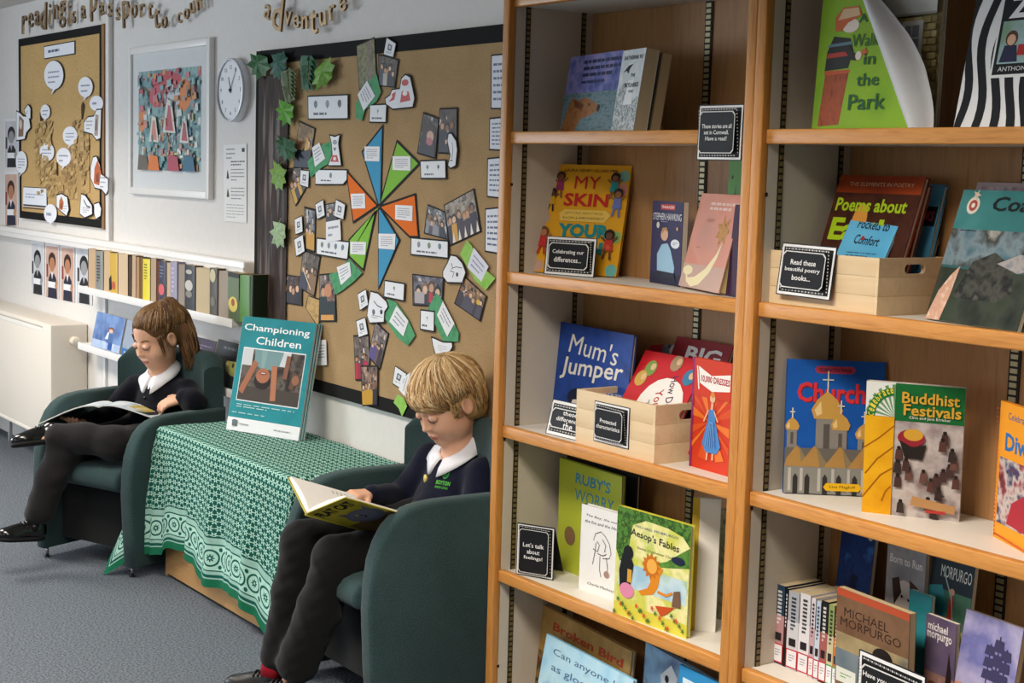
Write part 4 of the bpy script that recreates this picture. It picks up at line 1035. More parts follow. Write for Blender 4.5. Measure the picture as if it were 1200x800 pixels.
def art(a):
    a.r('cf3a1c', 0, 0, 1, 1)
    for k in range(12): q = 2*PI*k/12+.2; a.pg('e8762a' if k % 2 else 'd9501f', [(.5, .45), (.5+.9*math.cos(q), .45+.36*math.sin(q)), (.5+.9*math.cos(q+.25), .45+.36*math.sin(q+.25))])
    a.r('cf3a1c', 0, .66, 1, 1); a.r('8a2a6a', 0, 0, .05, 1); a.ln('f4efe6', [(.12, .93), (.18, .72)], .03)
    a.pg('f4efe6', [(.16, .93), (.5, .86), (.98, .90), (.98, .75), (.52, .72), (.2, .78)]); a.t('b0243a', '10,000 DRESSES', .60, .82, .74, .07, .03)
    a.e('e7b48c', .55, .66, .07); a.e('d98a3a', .55, .695, .05); a.ln('e7b48c', [(.55, .62), (.54, .55)], .06); a.pg('4a86c8', [(.47, .56), (.62, .56), (.64, .47), (.80, .24), (.70, .17), (.42, .17), (.32, .24), (.46, .47)])
    for i in range(10): a.ln('2f62a8' if i % 2 else '7fb0e0', [(.40+.032*i, .22), (.50+.012*i, .45)], .012)
    a.ln('e7b48c', [(.48, .17), (.47, .10)], .04); a.ln('e7b48c', [(.62, .17), (.62, .11)], .04); a.ln('e7b48c', [(.47, .55), (.36, .44)], .03); a.ln('e7b48c', [(.62, .55), (.72, .46)], .03)
booklet('orange red book with a girl in a blue dress, standing right of the smaller box', solve((808, 545.5), (853, 558.5), (813.5, 418), Z['D']), art, .010, 'b8321a', '8a2a6a')

# --- left bookcase, fifth board
def art(a):
    a.r('b7c23a', 0, 0, 1, 1); a.t('2f8fb0', "RUBY'S", .55, .87, .56, .10, .02, .08); a.t('2f8fb0', 'WORRY', .58, .72, .62, .11, .02, .08); a.e('8a6a4a', .2, .33, .09); a.e('d9c86a', .6, .4, .14)
booklet('lime green book with blue title behind the white horse sketch book', solve((653, 668), (726, 680), (656, 536), Z['E'], (2.25, 2.235)), art, .010, 'a3ad34')
booklet('black book just behind the lime green one, left bookcase', solve((665, 668), (742, 680), (670, 535), Z['E'], (2.285, 2.275)), plain('2a2c30'), .010, '222428')
sign('folded blackboard sign standing alone at the left end of its shelf', solve((604.5, 672.5), (648, 680), (606.5, 612), Z['E']), [("Let's talk", .56), ('about', .34), ('feelings!', .5)], .085, tent=24)
def art(a):
    a.r('ecebe8', 0, 0, 1, 1); a.t('2a2a2c', 'The Boy, the mole,', .5, .885, .78, .035, .01, .2); a.t('2a2a2c', 'the fox and the Horse', .5, .82, .82, .035, .01, .2); a.t('2a2a2c', 'Charlie Mackesy', .5, .10, .6, .04, .01, .25)
    for pts in ([(.30, .62), (.34, .70), (.46, .74), (.56, .70), (.66, .62), (.70, .52), (.66, .46), (.52, .44)], [(.36, .60), (.34, .48), (.30, .34)], [(.40, .48), (.52, .47), (.60, .50)], [(.46, .46), (.46, .30), (.50, .22)], [(.60, .46), (.64, .34), (.62, .24)], [(.30, .52), (.40, .50), (.44, .58), (.38, .62)], [(.50, .66), (.58, .60), (.56, .52)]): a.ln('4a4846', pts, .012)
    a.e('a88a7a', .62, .27, .06, .04)
booklet('white book with a fine ink sketch and navy spine', solve((678, 689.5), (730, 707.5), (682, 590), Z['E']), art, .018, 'e4e3e0', '1c3450', 'd8d4c8')
W2 = solve((678, 689.5), (730, 707.5), (682, 590), Z['E'])
def art(a):
    a.r('d8cf4a', 0, 0, 1, 1); a.r(photo(('e4d85a', 'cdd05a', 'f0e8a8', 'b8c850'), 14, .4, 5), 0, .12, 1, .95); a.r(photo(('9fc4d8', 'c8dce0', '8fb46a'), 12, .4, 6), .05, .28, .98, .50)
    a.pg(photo(('3a6a2c', '5a8a34', '24481e', '7aa03a'), 60, .4, 6), [(0, 1), (1, 1), (1, .80), (.9, .88), (.7, .92), (.4, .93), (.22, .86), (.16, .55), (.06, .5), (0, .6)]); a.pg(photo(('3a6a2c', '6a9a3a'), 60, .4, 7), [(1, .8), (.86, .72), (.70, .62), (.5, .56), (.55, .54), (.78, .58), (1, .62)])
    a.t('3a4a8a', 'MICHAEL MORPURGO', .55, .86, .58, .022); a.t('26282c', "Aesop's Fables", .53, .775, .66, .085, .015, 0, -.06); a.t('5a5a3a', 'Emma Chichester Clark', .55, .67, .5, .022)
    a.pg('e08a1e', [(.38, .56), (.46, .60), (.58, .58), (.66, .54), (.62, .46), (.60, .36), (.54, .29), (.38, .25), (.34, .28), (.46, .33), (.50, .40), (.46, .48), (.40, .50)]); a.star('c9701a', .50, .54, .13, .09, 12); a.e('efae4a', .51, .54, .07); a.ln('e08a1e', [(.60, .33), (.72, .32), (.80, .36)], .025)
    a.pg('1a1a1c', [(.10, .58), (.20, .60), (.26, .50), (.24, .36), (.20, .22), (.08, .24), (.06, .42)]); a.e('1a1a1c', .18, .60, .07); a.pg('d8a03a', [(.18, .45), (.24, .45), (.24, .33), (.18, .33)]); a.e('e08aa8', .18, .25, .10, .07); a.pg('c8501e', [(.58, .20), (.72, .22), (.84, .24), (.74, .16), (.66, .12)]); a.e('1c2440', .86, .66, .09, .035); a.pg('7a5a44', [(.80, .24), (.92, .25), (.90, .40), (.82, .38)])
    for k in range(26): a.star('4a7a2c' if k % 3 else 'd8462c', (k*37 % 100)/100, .02+.16*((k*53 % 100)/100), .03, .012, 5)
booklet('bright green and yellow fable book with an orange lion, fifth shelf of the left bookcase', solve((719, 717.5), (804, 748.5), (724.5, 592), Z['E']), art, .012, 'c8c23e')
AB = solve((719, 717.5), (804, 748.5), (724.5, 592), Z['E'])
S = solve((806, 738), (838, 741), (806, 604), Z['E'])
booklet('white and yellow backed book standing behind the green fable book', (S[0], S[1], .02, S[3], S[4]), lambda a: (a.r('ece8df', 0, 0, 1, 1), a.r('c9a93a', 0, 0, .25, 1)), .014, 'd8d4cc', 'c9a93a')
S = solve((826, 722), (848, 727), (826, 598), Z['E'])
booklet('grey hardback at the right end of the fifth shelf beside the centre post', (S[0], S[1], .03, S[3]+.02, S[4]), lambda a: (a.r(photo(('5a5a4a', '8a8a6a', '3a3a30'), 40, .4, 3), 0, 0, 1, 1),), .024, '9a9892', '8a8680')

# --- left bookcase, bottom board
def art(a):
    a.r(photo(('b08a4a', 'a07c44', 'b8945a'), 14, .5, 2), 0, 0, 1, 1); a.t('a83a1c', 'Broken Bird', .56, .85, .74, .085, .03, 0, .0); a.r(photo(('4a4a2a', '8a6a3a', '2a2a1c', 'a03a24'), 40, .5, 3), 0, 0, .2, .55); a.lines('6a4a2a', .3, .70, .9, .76, 2, 2)
booklet('tan book with red painted title behind the pale blue book on the bottom shelf', solve((618, 840), (728, 860), (631, 706), Z['F'], (2.22, 2.17)), art, .012, '9a7840')
def art(a):
    a.r(photo(('8fc4e0', 'a8d4ea', 'b8dcea', '7ab4d4'), 10, .4, 5), 0, 0, 1, 1)
    a.t('4a6a8a', 'Can anyone be', .52, .84, .82, .10, .006); a.t('4a6a8a', 'as gloomy', .42, .66, .6, .11, .006); a.t('4a6a8a', 'as me?', .55, .48, .4, .10, .006); a.e('b0a4b8', .72, .30, .2, .15); a.e('5a5a8a', .2, .25, .14, .09)
booklet('pale blue book with thin slate lettering in front on the bottom shelf', solve((623, 850), (724, 880), (641, 743), Z['F'], (2.15, 2.115)), art, .010, '86bcd8')
def art(a):
    a.r(photo(('6a8ab4', '8ab0d0', '5a6a8a'), 14, .4, 6), 0, 0, 1, 1); a.pg('d8dce0', [(.25, .8), (.4, .93), (.5, .85), (.46, .7), (.3, .68)]); a.pg('6a5a50', [(.4, .74), (.75, .7), (.9, .4), (.4, .3)]); a.e('20242c', .35, .8, .03)
booklet('blue grey animal picture book at the right of the bottom shelf, left bookcase', solve((748, 880), (828, 905), (757, 752), Z['F'], (2.20, 2.15)), art, .012, '5a7a9a')
mb = MB(); S = solve((790, 880), (834, 893), (797, 778), Z['F'], (2.12, 2.105))
def art(a): a.r('2f8ac0', 0, 0, 1, 1); a.r('d3e6ee', .1, .08, .9, .92); a.t('2a4a7a', '"Ever', .5, .78, .6, .12, .02); a.t('2a4a7a', 'Story', .5, .6, .6, .12, .02)
booklet('small blue framed book in front of the blue grey one on the bottom shelf', S, art, .006, '2a7cae')

# --- right bookcase, top visible board
def art(a):
    a.r(photo(('7aa51a', '8ab520', '86ad22'), 8, .4, 4), 0, 0, 1, 1)
    a.pg(photo(('8a3a1a', 'a8522a', '6a2c14'), 60, .5, 6, stretch=(3, 1, .6)), [(.06, .02), (.29, .03), (.35, .36), (.10, .36)]); a.pg('c0562a', [(.09, .35), (.36, .36), (.36, .38), (.09, .38)])
    a.pg('26241f', [(.09, .38), (.34, .39), (.38, .50), (.34, .58), (.16, .60), (.10, .50)]); a.pg('b03a2a', [(.10, .46), (.37, .47), (.37, .50), (.11, .49)]); a.pg('5a7a8a', [(.10, .53), (.36, .54), (.36, .56), (.12, .55)])
    a.e('e8d8c8', .33, .66, .09, .045); a.pg('c8602a', [(.17, .63), (.16, .72), (.24, .78), (.40, .78), (.44, .72), (.30, .68), (.24, .63)]); a.pg('d8b48a', [(.19, .70), (.24, .77), (.40, .77), (.42, .72)]); a.ln('26241f', [(.31, .52), (.38, .46), (.42, .46)], .055); a.e('e8d8c8', .44, .465, .032); a.star('d85a3a', .50, .485, .035, .018, 5)
    a.t('245a34', 'A', .46, .70, .09, .055, .01); a.t('245a34', 'Walk', .50, .56, .28, .08, .012); a.t('245a34', 'in', .56, .44, .12, .07, .012); a.t('245a34', 'the', .56, .31, .23, .08, .012); a.t('245a34', 'Park', .57, .17, .38, .10, .012); a.t('f0f0e8', 'T', .16, .965, .05, .03, .02)
WK = solve((951, 153), (1064, 153), (967, -26), Z['B'], (2.135, 2.112))
P0, ex, ln, wd, h = WK; bk = Vector((-ex.y, ex.x, 0)); ez = bk*math.sin(ln)+Vector((0, 0, 1))*math.cos(ln); ey = ez.cross(ex)
if ey.dot(bk) < 0: ey = -ey
root = thing('book', 'green picture book with a boy on a bench, its cover curling away to the right', 'book', frame(P0+Vector((0, 0, .003)), ex, ey, ez), BG)
tb = MB(); art(Art(tb, wd, h, -.0001)); mb = MB()
def edge(v): return wd*(1.0-.70*min(1, max(0, v)))
# keep the printed shapes left of the slanting fold
for f, mi in zip(tb.f, tb.mi):
    poly = [Vector(tb.v[i]) for i in f]; out = []
    for i, p in enumerate(poly):
        q = poly[(i+1) % len(poly)]; dp = edge(p.z/h)-p.x; dq = edge(q.z/h)-q.x
        if dp >= 0: out.append(p)
        if dp*dq < 0: out.append(p+(q-p)*(dp/(dp-dq)))
    if len(out) > 2: mb.add([tuple(p) for p in out], [tuple(range(len(out)))], tb.ms[mi])
mb.prism([(0, 0), (wd, 0), (wd*.3, h), (0, h)], .0012, M('7aa51a', .4), 1, 0); mb.build('cover', root)
OUT = [(0, 1.20), (.10, 1.19), (.2, 1.155), (.37, 1.07), (.48, .98), (.58, .88), (.72, .70), (.85, .52), (1.01, .33)]
def curl(u, v):
    for (a0, b0), (a1, b1) in zip(OUT, OUT[1:]):
        if a0 <= v <= a1: o = (b0+(b1-b0)*(v-a0)/(a1-a0))*wd; break
    e = edge(v); return (e+(o-e)*u, -.0003-.016*math.sin(PI*min(1, u*1.15))*(o-e)/(wd*.2)+.010*u, v*h)
mb = MB(); mb.grid(curl, 14, 26, M('d6d6d6', .6, .15)); mb.build('curled_cover', root)
mb = MB(); mb.box(0, wd*.28, .0014, .008, .001, h-.001, pagemat('e9e6dc')); mb.build('pages', root)
def art(a):
    a.r(photo(('a89a6a', 'b8a878', '9a8c60'), 30, .5, 2), 0, 0, 1, 1)
    for r_ in range(16):
        for c_ in range(7): a.r(('b5a470', 'c4b482', 'a49462', '8f8056')[(r_*3+c_*5) % 4], c_/7+(.07 if r_ % 2 else 0)-.0 if c_ or not r_ % 2 else .07, r_/22, min(1, (c_+.9)/7+(.07 if r_ % 2 else 0)), (r_+.85)/22)
    a.r('c8c8c0', 0, .74, 1, 1); a.r('a8a89c', .0, .735, 1, .75)
    for x, y in ((.62, .50), (.62, .20)): a.r('d8d8d4', x-.16, y-.02, x+.18, y+.20); a.r('8a94a4', x-.11, y+.01, x+.12, y+.17); a.r('d8d8d4', x-.005, y, x+.01, y+.18); a.r('d8d8d4', x-.11, y+.085, x+.12, y+.095); a.r('e4e4e0', x-.2, y-.04, x+.2, y-.015)
    a.r('8a6a3a', .55, .86, .72, 1)
booklet('yellow brick house picture book behind the green one, right bookcase', solve((1024, 153), (1095, 153), (1036, -24), Z['B'], (2.20, 2.18)), art, .010, 'c4bfae')
def art(a):
    a.r('eeeeec', 0, 0, 1, 1); K = '141416'
    for k in range(7):
        x = -.02+.165*k; pts = []
        L = [(x+.06*math.sin(v*7+.6*k)+.02*v, v) for v in np.linspace(0, 1, 16)]; Rr = [(u+.085, v) for u, v in L]
        poly = [(min(max(u, 0), 1), v) for u, v in L+Rr[::-1]]
        if max(p[0] for p in poly)-min(p[0] for p in poly) > .01: a.pg(K, poly)
    a.r('eeeeec', .28, .33, 1, .94); a.r('161618', .30, .35, 1, .92); a.t('f2f2f2', 'ZOO', .68, .79, .62, .15, .04); a.r(photo(('8ab0c0', 'a8c4c8', '7a9a6a'), 10, .4, 2), .33, .42, 1, .70)
    for x, c, hc in ((.44, '2a2c4a', '5a3a24'), (.74, '3a3a44', '2a2a2a'), (.92, 'c43a34', 'b86a3a')): a.pg(c, [(x-.09, .43), (x+.09, .43), (x+.06, .54), (x-.06, .54)]); a.e(hc, x, .585, .06); a.e('e0b494', x, .575, .042)
    a.r('b8302c', .52, .47, .66, .54); a.t('e8e8e8', 'ANTHONY BROWNE', .66, .385, .60, .03, .02)
booklet('black and white wavy striped book with a family picture, at the right edge', solve((1117, 153), (1236, 153), (1149, -22), Z['B'], (2.125, 2.10)), art, .010, '202022')

# --- right bookcase, poetry box and coast book
by = crate('larger light wooden box of poetry books with a tilted sign on its front', (889, 357), (1027, 370.5), Z['C'], .195, .105)
B1 = Z['C']+.006
def art(a):
    a.r(photo(('3a1c14', '4a2416', '2a1410'), 20, .4, 3), 0, 0, 1, 1); a.r(photo(('b8521e', '9a3c16', '7a2c12'), 8, .4, 4), 0, .86, 1, 1); a.e(photo(('d08a3a', 'e0a048'), 20, .4, 3), .38, .62, .09, .16); a.t('d8a080', 'THE ELEMENTS IN POETRY', .52, .93, .76, .03); a.t('a8c81e', 'Poems about', .47, .765, .84, .105, .025); a.t('a8c81e', 'Earth', .42, .57, .72, .18, .04)
booklet('dark brown poetry book with lime green title in the larger wooden box', solve((943, 350), (1040, 362), (986, 207), B1, (by[2]+.075, by[2]+.055)), art, .012, '7a2c14')
def art(a):
    a.r(photo(('5ab0dc', '6abce4', '52a4d0'), 8, .4, 2), 0, 0, 1, 1); a.t('23344a', 'Pockets to', .52, .84, .66, .10, .02, 0, -.05); a.t('23344a', 'Comfort', .50, .68, .52, .10, .02, 0, -.05); a.lines('3a6a8a', .2, .50, .8, .56, 2, 2); a.e('a8342c', .40, .70, .035)
    for x in (.2, .5, .7): a.e('23344a', x, .36+.1*x, .02)
booklet('thin bright blue booklet at the front of the larger wooden box', solve((956, 352), (1012, 360), (1003, 246), B1, (by[2]+.040, by[2]+.030)), art, .005, '52a4d0', hard=False)
booklet('sky blue poetry book with dark label, right rear of the larger wooden box', solve((1004, 350), (1074, 358), (1036, 216), B1, (by[2]+.150, by[2]+.140)), lambda a: (a.r('58a8d4', 0, 0, 1, 1), a.r('2a2a34', .55, .66, .98, .82), a.t('c8545a', 'BOOKS', .77, .74, .34, .08, .02), a.ln('2a3a4a', [(.86, .3), (.9, .4)], .02)), .012, '4a94bc')
booklet('black book showing only its top edge in the larger wooden box', solve((974, 350), (1078, 358), (1011, 206), B1, (by[2]+.172, by[2]+.165)), plain('1c1c26'), .012, '16161e')
booklet('red and white patterned book squeezed behind the brown poetry book', solve((972, 350), (1050, 360), (1008, 216), B1, (by[2]+.105, by[2]+.088)), lambda a: (a.r(photo(('c9c0b4', 'a8342c', '6a2c1c', 'd8d0c4'), 50, .4, 6), 0, 0, 1, 1),), .012, '8a3424')
A = onY(908.5, 344, by[2]-.012); B = onY(972, 348.5, by[2]-.012); T = onY(929.5, 284, by[2]+.0)
ex = (B-A); wd = ex.length; ex.normalize(); v = T-A; v = v-ex*v.dot(ex); h = v.length; v.normalize()
# turned a little in its own plane
ux = (onY(996.5, 290, by[2])-onY(929.5, 284, by[2])).normalized(); uz = (T-A).normalized(); uz = (uz-ux*uz.dot(ux)).normalized()
mbs = sign('tilted blackboard sign on the larger wooden box, three lines about poetry', (A, ux, 0.0, wd, h), [('Read these', .46), ('beautiful poetry', .64), ('books...', .34)], .10)
mbs.matrix_world = frame(A+Vector((.004, -.003, 0)), ux, uz.cross(ux), uz)
def art(a):
    a.r(photo(('2f6a6a', '3a7a78', '4a8a88'), 8, .4, 3), 0, .52, 1, 1); a.r(photo(('2a4a5a', '4a6a74', '7a8a90', '3a3a34', 'b0aca4'), 14, .4, 5), 0, .42, 1, .70)
    a.r(photo(('1c241c', '3a4034', '2a3a24'), 16, .4, 8), 0, 0, 1, .40); a.pg(photo(('2a2a26', '4a4a42', '1a1c1a', '6a665c'), 26, .5, 7), [(.22, .18), (.34, .46), (.55, .54), (.78, .44), (.84, .26), (.7, .18)]); a.pg(photo(('8a8480', 'a8a09c', '6a7480'), 40, .5, 9), [(.60, .46), (.82, .54), (1, .52), (1, .44), (.84, .40)])
    a.pg(photo(('d8b8a0', 'c89a80', 'e4ccb8'), 50, .5, 4), [(0, 0), (.16, 0), (.20, .2), (.22, .42), (.14, .34), (.06, .22)]); a.t('15181a', 'Coast', .66, .90, .58, .11, .02, .12); a.e('d8d0c0', .16, .88, .07); a.e('a8483a', .16, .88, .045); a.e('e8e0d0', .16, .88, .02); a.star('c8b8a0', .17, .96, .05, .02, 5); a.lines('1c3a40', .1, .68, .3, .70, 1, 2)
booklet('teal coast magazine with aerial sea photo, leaning beside the poetry box', solve((1084.5, 368), (1192, 381), (1130, 224), Z['C'], (2.165, 2.125)), art, .010, '2a5a5a', '7a2a2a', hard=False)
booklet('pale pink book peeping out above the teal coast magazine', solve((1106, 365), (1218, 372), (1146, 215), Z['C'], (2.24, 2.205)), lambda a: (a.r('b8a4a8', 0, 0, 1, 1), a.r(photo(('8a6a7a', 'c8b4b8', '6a7a8a'), 30, .4, 2), .05, .05, .95, .97)), .010, 'a8949a')

# --- right bookcase, religion books
def art(a):
    a.r(photo(('0f4a9a', '1a5aae', '154fa0'), 6, .4, 2), 0, 0, 1, 1); a.pg('b03a50', [(.28, .93), (.31, .955), (.67, .955), (.70, .93), (.67, .90), (.31, .90)]); a.t('2a1a3a', 'CELEBRATION PLACES', .49, .927, .34, .025, .02); a.t('7a1420', 'Churches', .565, .752, .90, .15, .035); a.t('d8343c', 'Churches', .56, .757, .90, .15, .025)
    def dome(x, y, s, c='c89a4a'):
        q = a.w/a.h
        a.r('8a847c', x-.42*s, y-1.7*s*q, x+.42*s, y+.02); a.r('5a544e', x-.12*s, y-1.2*s*q, x+.12*s, y-.2*s*q); a.pg(c, [(x-.5*s, y), (x-.62*s, y+.35*s*q), (x-.4*s, y+.75*s*q), (x, y+1.1*s*q), (x+.4*s, y+.75*s*q), (x+.62*s, y+.35*s*q), (x+.5*s, y)]); a.pg('e8c88a', [(x-.4*s, y+.1*s*q), (x-.5*s, y+.35*s*q), (x-.25*s, y+.7*s*q), (x-.2*s, y+.2*s*q)])
        a.ln('d8d0c0', [(x, y+1.05*s*q), (x, y+1.9*s*q)], .014); a.ln('d8d0c0', [(x-.22*s, y+1.55*s*q), (x+.22*s, y+1.55*s*q)], .012)
    dome(.07, .47, .12); dome(.42, .56, .26); dome(.56, .48, .16); dome(.80, .42, .15); dome(.96, .40, .12)
    a.r('6a645c', 0, .20, 1, .34)
    for x in (.12, .30, .56, .80): a.pg('b0864a', [(x-.16, .20), (x-.1, .26), (x, .36), (x+.1, .26), (x+.16, .20)]); a.pg('8a7a5a', [(x+.02, .36), (x+.1, .26), (x+.18, .20), (x+.06, .2)])
    a.r('8a8880', 0, 0, 1, .20)
    for x in (.04, .16, .34, .48, .64, .78, .9): a.r('b8b4ac', x, .02, x+.03, .19); a.pg('33312e', [(x+.05, 0), (x+.05, .12), (x+.075, .15), (x+.10, .12), (x+.10, 0)])
    a.pg('e8b41c', [(.40, .055), (.43, .085), (.76, .085), (.79, .055), (.76, .028), (.43, .028)]); a.t('3a2a14', 'Lisa Magloff', .595, .056, .26, .026, .02)
booklet('deep blue book with golden church domes and red title', solve((917.5, 577.5), (1033, 582.5), (923, 421), Z['D']), art, .012, '123f80')
def art(a):
    a.r('c9c4be', 0, 0, 1, 1); a.r(photo(('b8a8a0', 'c8beb8', 'a89a98', '8a7470'), 22, .4, 4), .30, 0, 1, .73); a.r('1c6a34', .30, .72, 1, 1); a.r('e8ebe4', 0, .745, .30, 1)
    for k in range(6): q = .15+.26*k; a.pg('6a9a6a', [(.30, .74), (.30-.30*math.cos(q), .74+.25*math.sin(q)), (.30-.30*math.cos(q+.12), .74+.25*math.sin(q+.12))])
    pts = [(.05+.25*(1-math.cos(q)), .735+.20*math.sin(q)) for q in np.linspace(0, 1.5, 9)]; a.ln('2a7a3c', [(.04, .74)]+[(x, y) for x, y in pts], .085)
    for i, chh in enumerate('Celebrate'): q = .05+1.35*i/8; a.t('e8d84a', chh, .055+.25*(1-math.cos(q)), .745+.20*math.sin(q), .03, .045, .02, 0, 1.3-1.1*i/8)
    a.r(photo(('e8a410', 'f0b420', 'd89410'), 8, .45, 3), 0, 0, .30, .745)
    for pts in ([(0, .50), (.15, .58), (.30, .68)], [(.02, .30), (.14, .42), (.30, .52)], [(0, .12), (.18, .30), (.30, .36)], [(.20, .10), (.24, .18), (.29, .22)]): a.ln('a8640e', pts, .016)
    a.t('d8a83a', 'Buddhist', .66, .90, .58, .085, .02); a.t('d8a83a', 'Festivals', .68, .81, .58, .085, .02); a.t('e8e8e0', 'Clive and Jane Erricker', .66, .752, .42, .028)
    a.e('9a2a34', .48, .60, .14, .065); a.e('d8a43a', .50, .625, .10, .045); a.pg('2a2420', [(.36, .58), (.42, .45), (.60, .44), (.64, .56), (.5, .53)])
    R = random.Random(4)
    for x, y in ((.36, .48), (.35, .38), (.36, .27), (.47, .33), (.62, .32), (.70, .26), (.75, .30), (.82, .34), (.88, .38), (.92, .44), (.78, .20), (.82, .62), (.80, .57), (.40, .08), (.74, .06), (.95, .3), (.44, .40), (.9, .5), (.68, .12)):
        c = R.choice(('4a3430', '5a3a34', '3a302c', '6a4a40')); a.pg(c, [(x-.04, y-.05), (x+.04, y-.05), (x+.03, y+.03), (x-.03, y+.03)]); a.e('2a201c', x, y+.04, .022)
    a.pg('b88a5a', [(.50, .10), (.95, .06), (.96, .12), (.52, .17)]); a.pg('8a8480', [(.3, 0), (.98, 0), (.96, .06), (.5, .1)]) if False else None
    a.r('b83a34', .66, .052, .86, .075); a.star('3a2a28', .79, .19, .06, .03, 5)
booklet('green and yellow book with a crowded festival photograph on its cover', solve((1010, 599), (1124, 611.5), (1016, 446), Z['D']), art, .012, 'c8c2ba', '9a9690')
def art(a):
    a.r('e8961c', 0, 0, 1, 1); a.t('2a6aa8', 'Diwali', .56, .72, .80, .13, .03); a.t('3a5a8a', 'Celebrations', .5, .91, .6, .05); a.r(photo(('3a2a2c', '8a3440', 'c8b8b0', '2a3a5a', 'a82a34'), 26, .4, 5), .06, .12, 1, .60); a.pg('a82434', [(.3, .14), (1, .12), (1, .34), (.7, .40), (.4, .3)])
    for k in range(30): a.e('b83a1c', .03, .02+.032*k, .012); a.e('b83a1c', .03+.032*k, .03, .012)
S = solve((1163.5, 628), (1213, 655), (1173.5, 469), Z['D'])
booklet('orange bordered book with blue title cut by the right edge of the picture', S, art, .010, 'd8861c')

# --- right bookcase, lower board: novels of one author
zE = Z['E']
pbs = [('navy and pink paperback', '20384e', 'b88a8c', 'c42030'), ('black narrow paperback', '16161a', '3a1a1e', 'c42030'), ('grey and white paperback', 'a8acb4', 'd0d0d4', 'c42030'), ('white paperback', 'd8d6d8', 'e2e0e2', 'c42030'), ('white paperback with pink lettering', 'd6cfd4', 'c8a4ac', 'c42030'), ('pale blue paperback', 'b8c8d8', 'c8d4e0', 'c42030'), ('black and pink paperback', '1c1a1c', 'a8605c', 'c42030'), ('cream and green paperback', '8a9a5a', 'c8c09a', '1fa04a'), ('dark red and orange paperback', '5a1c18', 'c8742c', '1fa04a')]
xs = [905, 917, 920.5, 934, 947, 953, 959, 967.5, 975, 980.5]
ords = ('first', 'second', 'third', 'fourth', 'fifth', 'sixth', 'seventh', 'eighth', 'ninth')
yq = onZ(905, 775, zE).y
for i, (nm, c1, c2, c3) in enumerate(pbs):
    a_, b_ = onY(xs[i], 770+i*2.4, yq-.0015*i), onY(xs[i+1], 772+i*2.4, yq-.0015*i); t = max(b_.x-a_.x-.0006, .006); hh = .163-.002*(i % 3)
    root = thing('book', nm+', spine outward, '+ords[i]+' from left in the novel row', 'book', Matrix.Translation((a_.x, yq-.0015*i, zE)), 'row of novels on the lower right shelf')
    mb = MB(); mb.box(0, t, 0, .001, 0, hh, M(c1, .4)); mb.box(0, .0008, 0, .105, 0, hh, M(c1, .4)); mb.box(t-.0008, t, 0, .105, 0, hh, M(c1, .4))
    ar = Art(mb, t, hh, -.0001); ar.r(c2, 0, .24, 1, .62); ar.lines('2a2a34' if c1 > '7' else 'e0dcd8', .3, .5, .7, .94, 9, i, .6); ar.r('2a2226', .2, .30, .8, .40)
    mb.build('cover', root)
    mb = MB(); mb.box(.0008, t-.0008, .001, .104, .001, hh-.001, pagemat('c9b48e')); mb.build('pages', root)
    if i != 1:
        mb = MB(); ar = Art(mb, t, hh, -.0004); ar.r(c3, .0, .02, 1, .26); ar.r('e9e6ea', .08, .035, .92, .245); ar.lines('8a8a94', .25, .1, .75, .2, 3, i); mb.build('spine_label', root)
def art(a):
    a.r(photo(('6a4a34', '7a5a40', '5f4630'), 10, .4, 3), 0, 0, 1, 1); a.r('b04a2a', 0, .93, 1, 1); a.t('3a241a', 'MICHAEL', .42, .79, .62, .085, .02); a.t('3a241a', 'MORPURGO', .48, .69, .84, .085, .02); a.r(photo(('8a7a5a', 'a8946a', '6a6a64'), 12, .4, 4), 0, .30, 1, .58); a.r(photo(('5a6a74', '7a8488'), 14, .4, 5), 0, .12, 1, .42)
    a.e('221a18', .66, .48, .14, .10); a.pg('1e1a1c', [(.4, .28), (.6, .42), (.85, .42), (.98, .3), (.98, .1), (.42, .12)]); a.r('d4d6cc', .02, .10, .30, .24); a.lines('4a8a4a', .08, .14, .24, .2, 2, 3)
booklet('brown novel with a dark orange top band and a silhouetted head, front facing', solve((978.5, 799), (1064, 812), (981.5, 687), zE, (yq-.012, yq-.035)), art, .016, '6a4a34', hard=False, pages='c9b48e', group='novels by one author')
STW = wood('stand_wood', 'a8845c', 'b8946a', 0)
A = onY(985, 700, 2.325)
st = thing('tiered_stand', 'pale wooden stepped stand holding the novels at the back of the lower right shelf', 'stand', Matrix.Translation((A.x-.02, 2.19, zE)))
mb = MB(); mb.box(0, .36, .085, .14, 0, .105, STW, .002); mb.build('upper_step', st)
mb = MB(); mb.box(.15, .36, .02, .085, 0, .03, STW, .002); mb.build('lower_step', st)
def on_step(bl, br, tl, dz, y): return solve(bl, br, tl, zE+dz, y)
NG = 'novels by one author'
booklet('midnight blue novel, highest at the back left of the stepped stand', on_step((979, 668), (1018, 676), (988, 612), .105, (2.285, 2.28)), lambda a: (a.r(photo(('0f1c44', '1a3a7a', '16306a', '2a62a8'), 24, .4, 3), 0, 0, 1, 1), a.e('c8c4b0', .86, .92, .07), a.lines('8ab0d8', .1, .08, .7, .14, 1, 2)), .010, '12204a', hard=False, group=NG)
def art(a):
    a.r(photo(('8a8a90', 'a8a4a8', '76767c'), 10, .4, 3), 0, 0, 1, 1); a.t('e8e4e4', 'Born to Run', .5, .84, .84, .09, .02); a.e('d8ccc4', .50, .42, .30, .22); a.e('d0c0b8', .62, .22, .18, .12); a.pg('3a2a24', [(.16, .62), (.34, .66), (.42, .5), (.24, .34)]); a.pg('4a342c', [(.62, .66), (.84, .6), (.80, .36), (.64, .46)]); a.e('1c1614', .66, .18, .06); a.e('1c1614', .44, .46, .03); a.e('1c1614', .62, .44, .03)
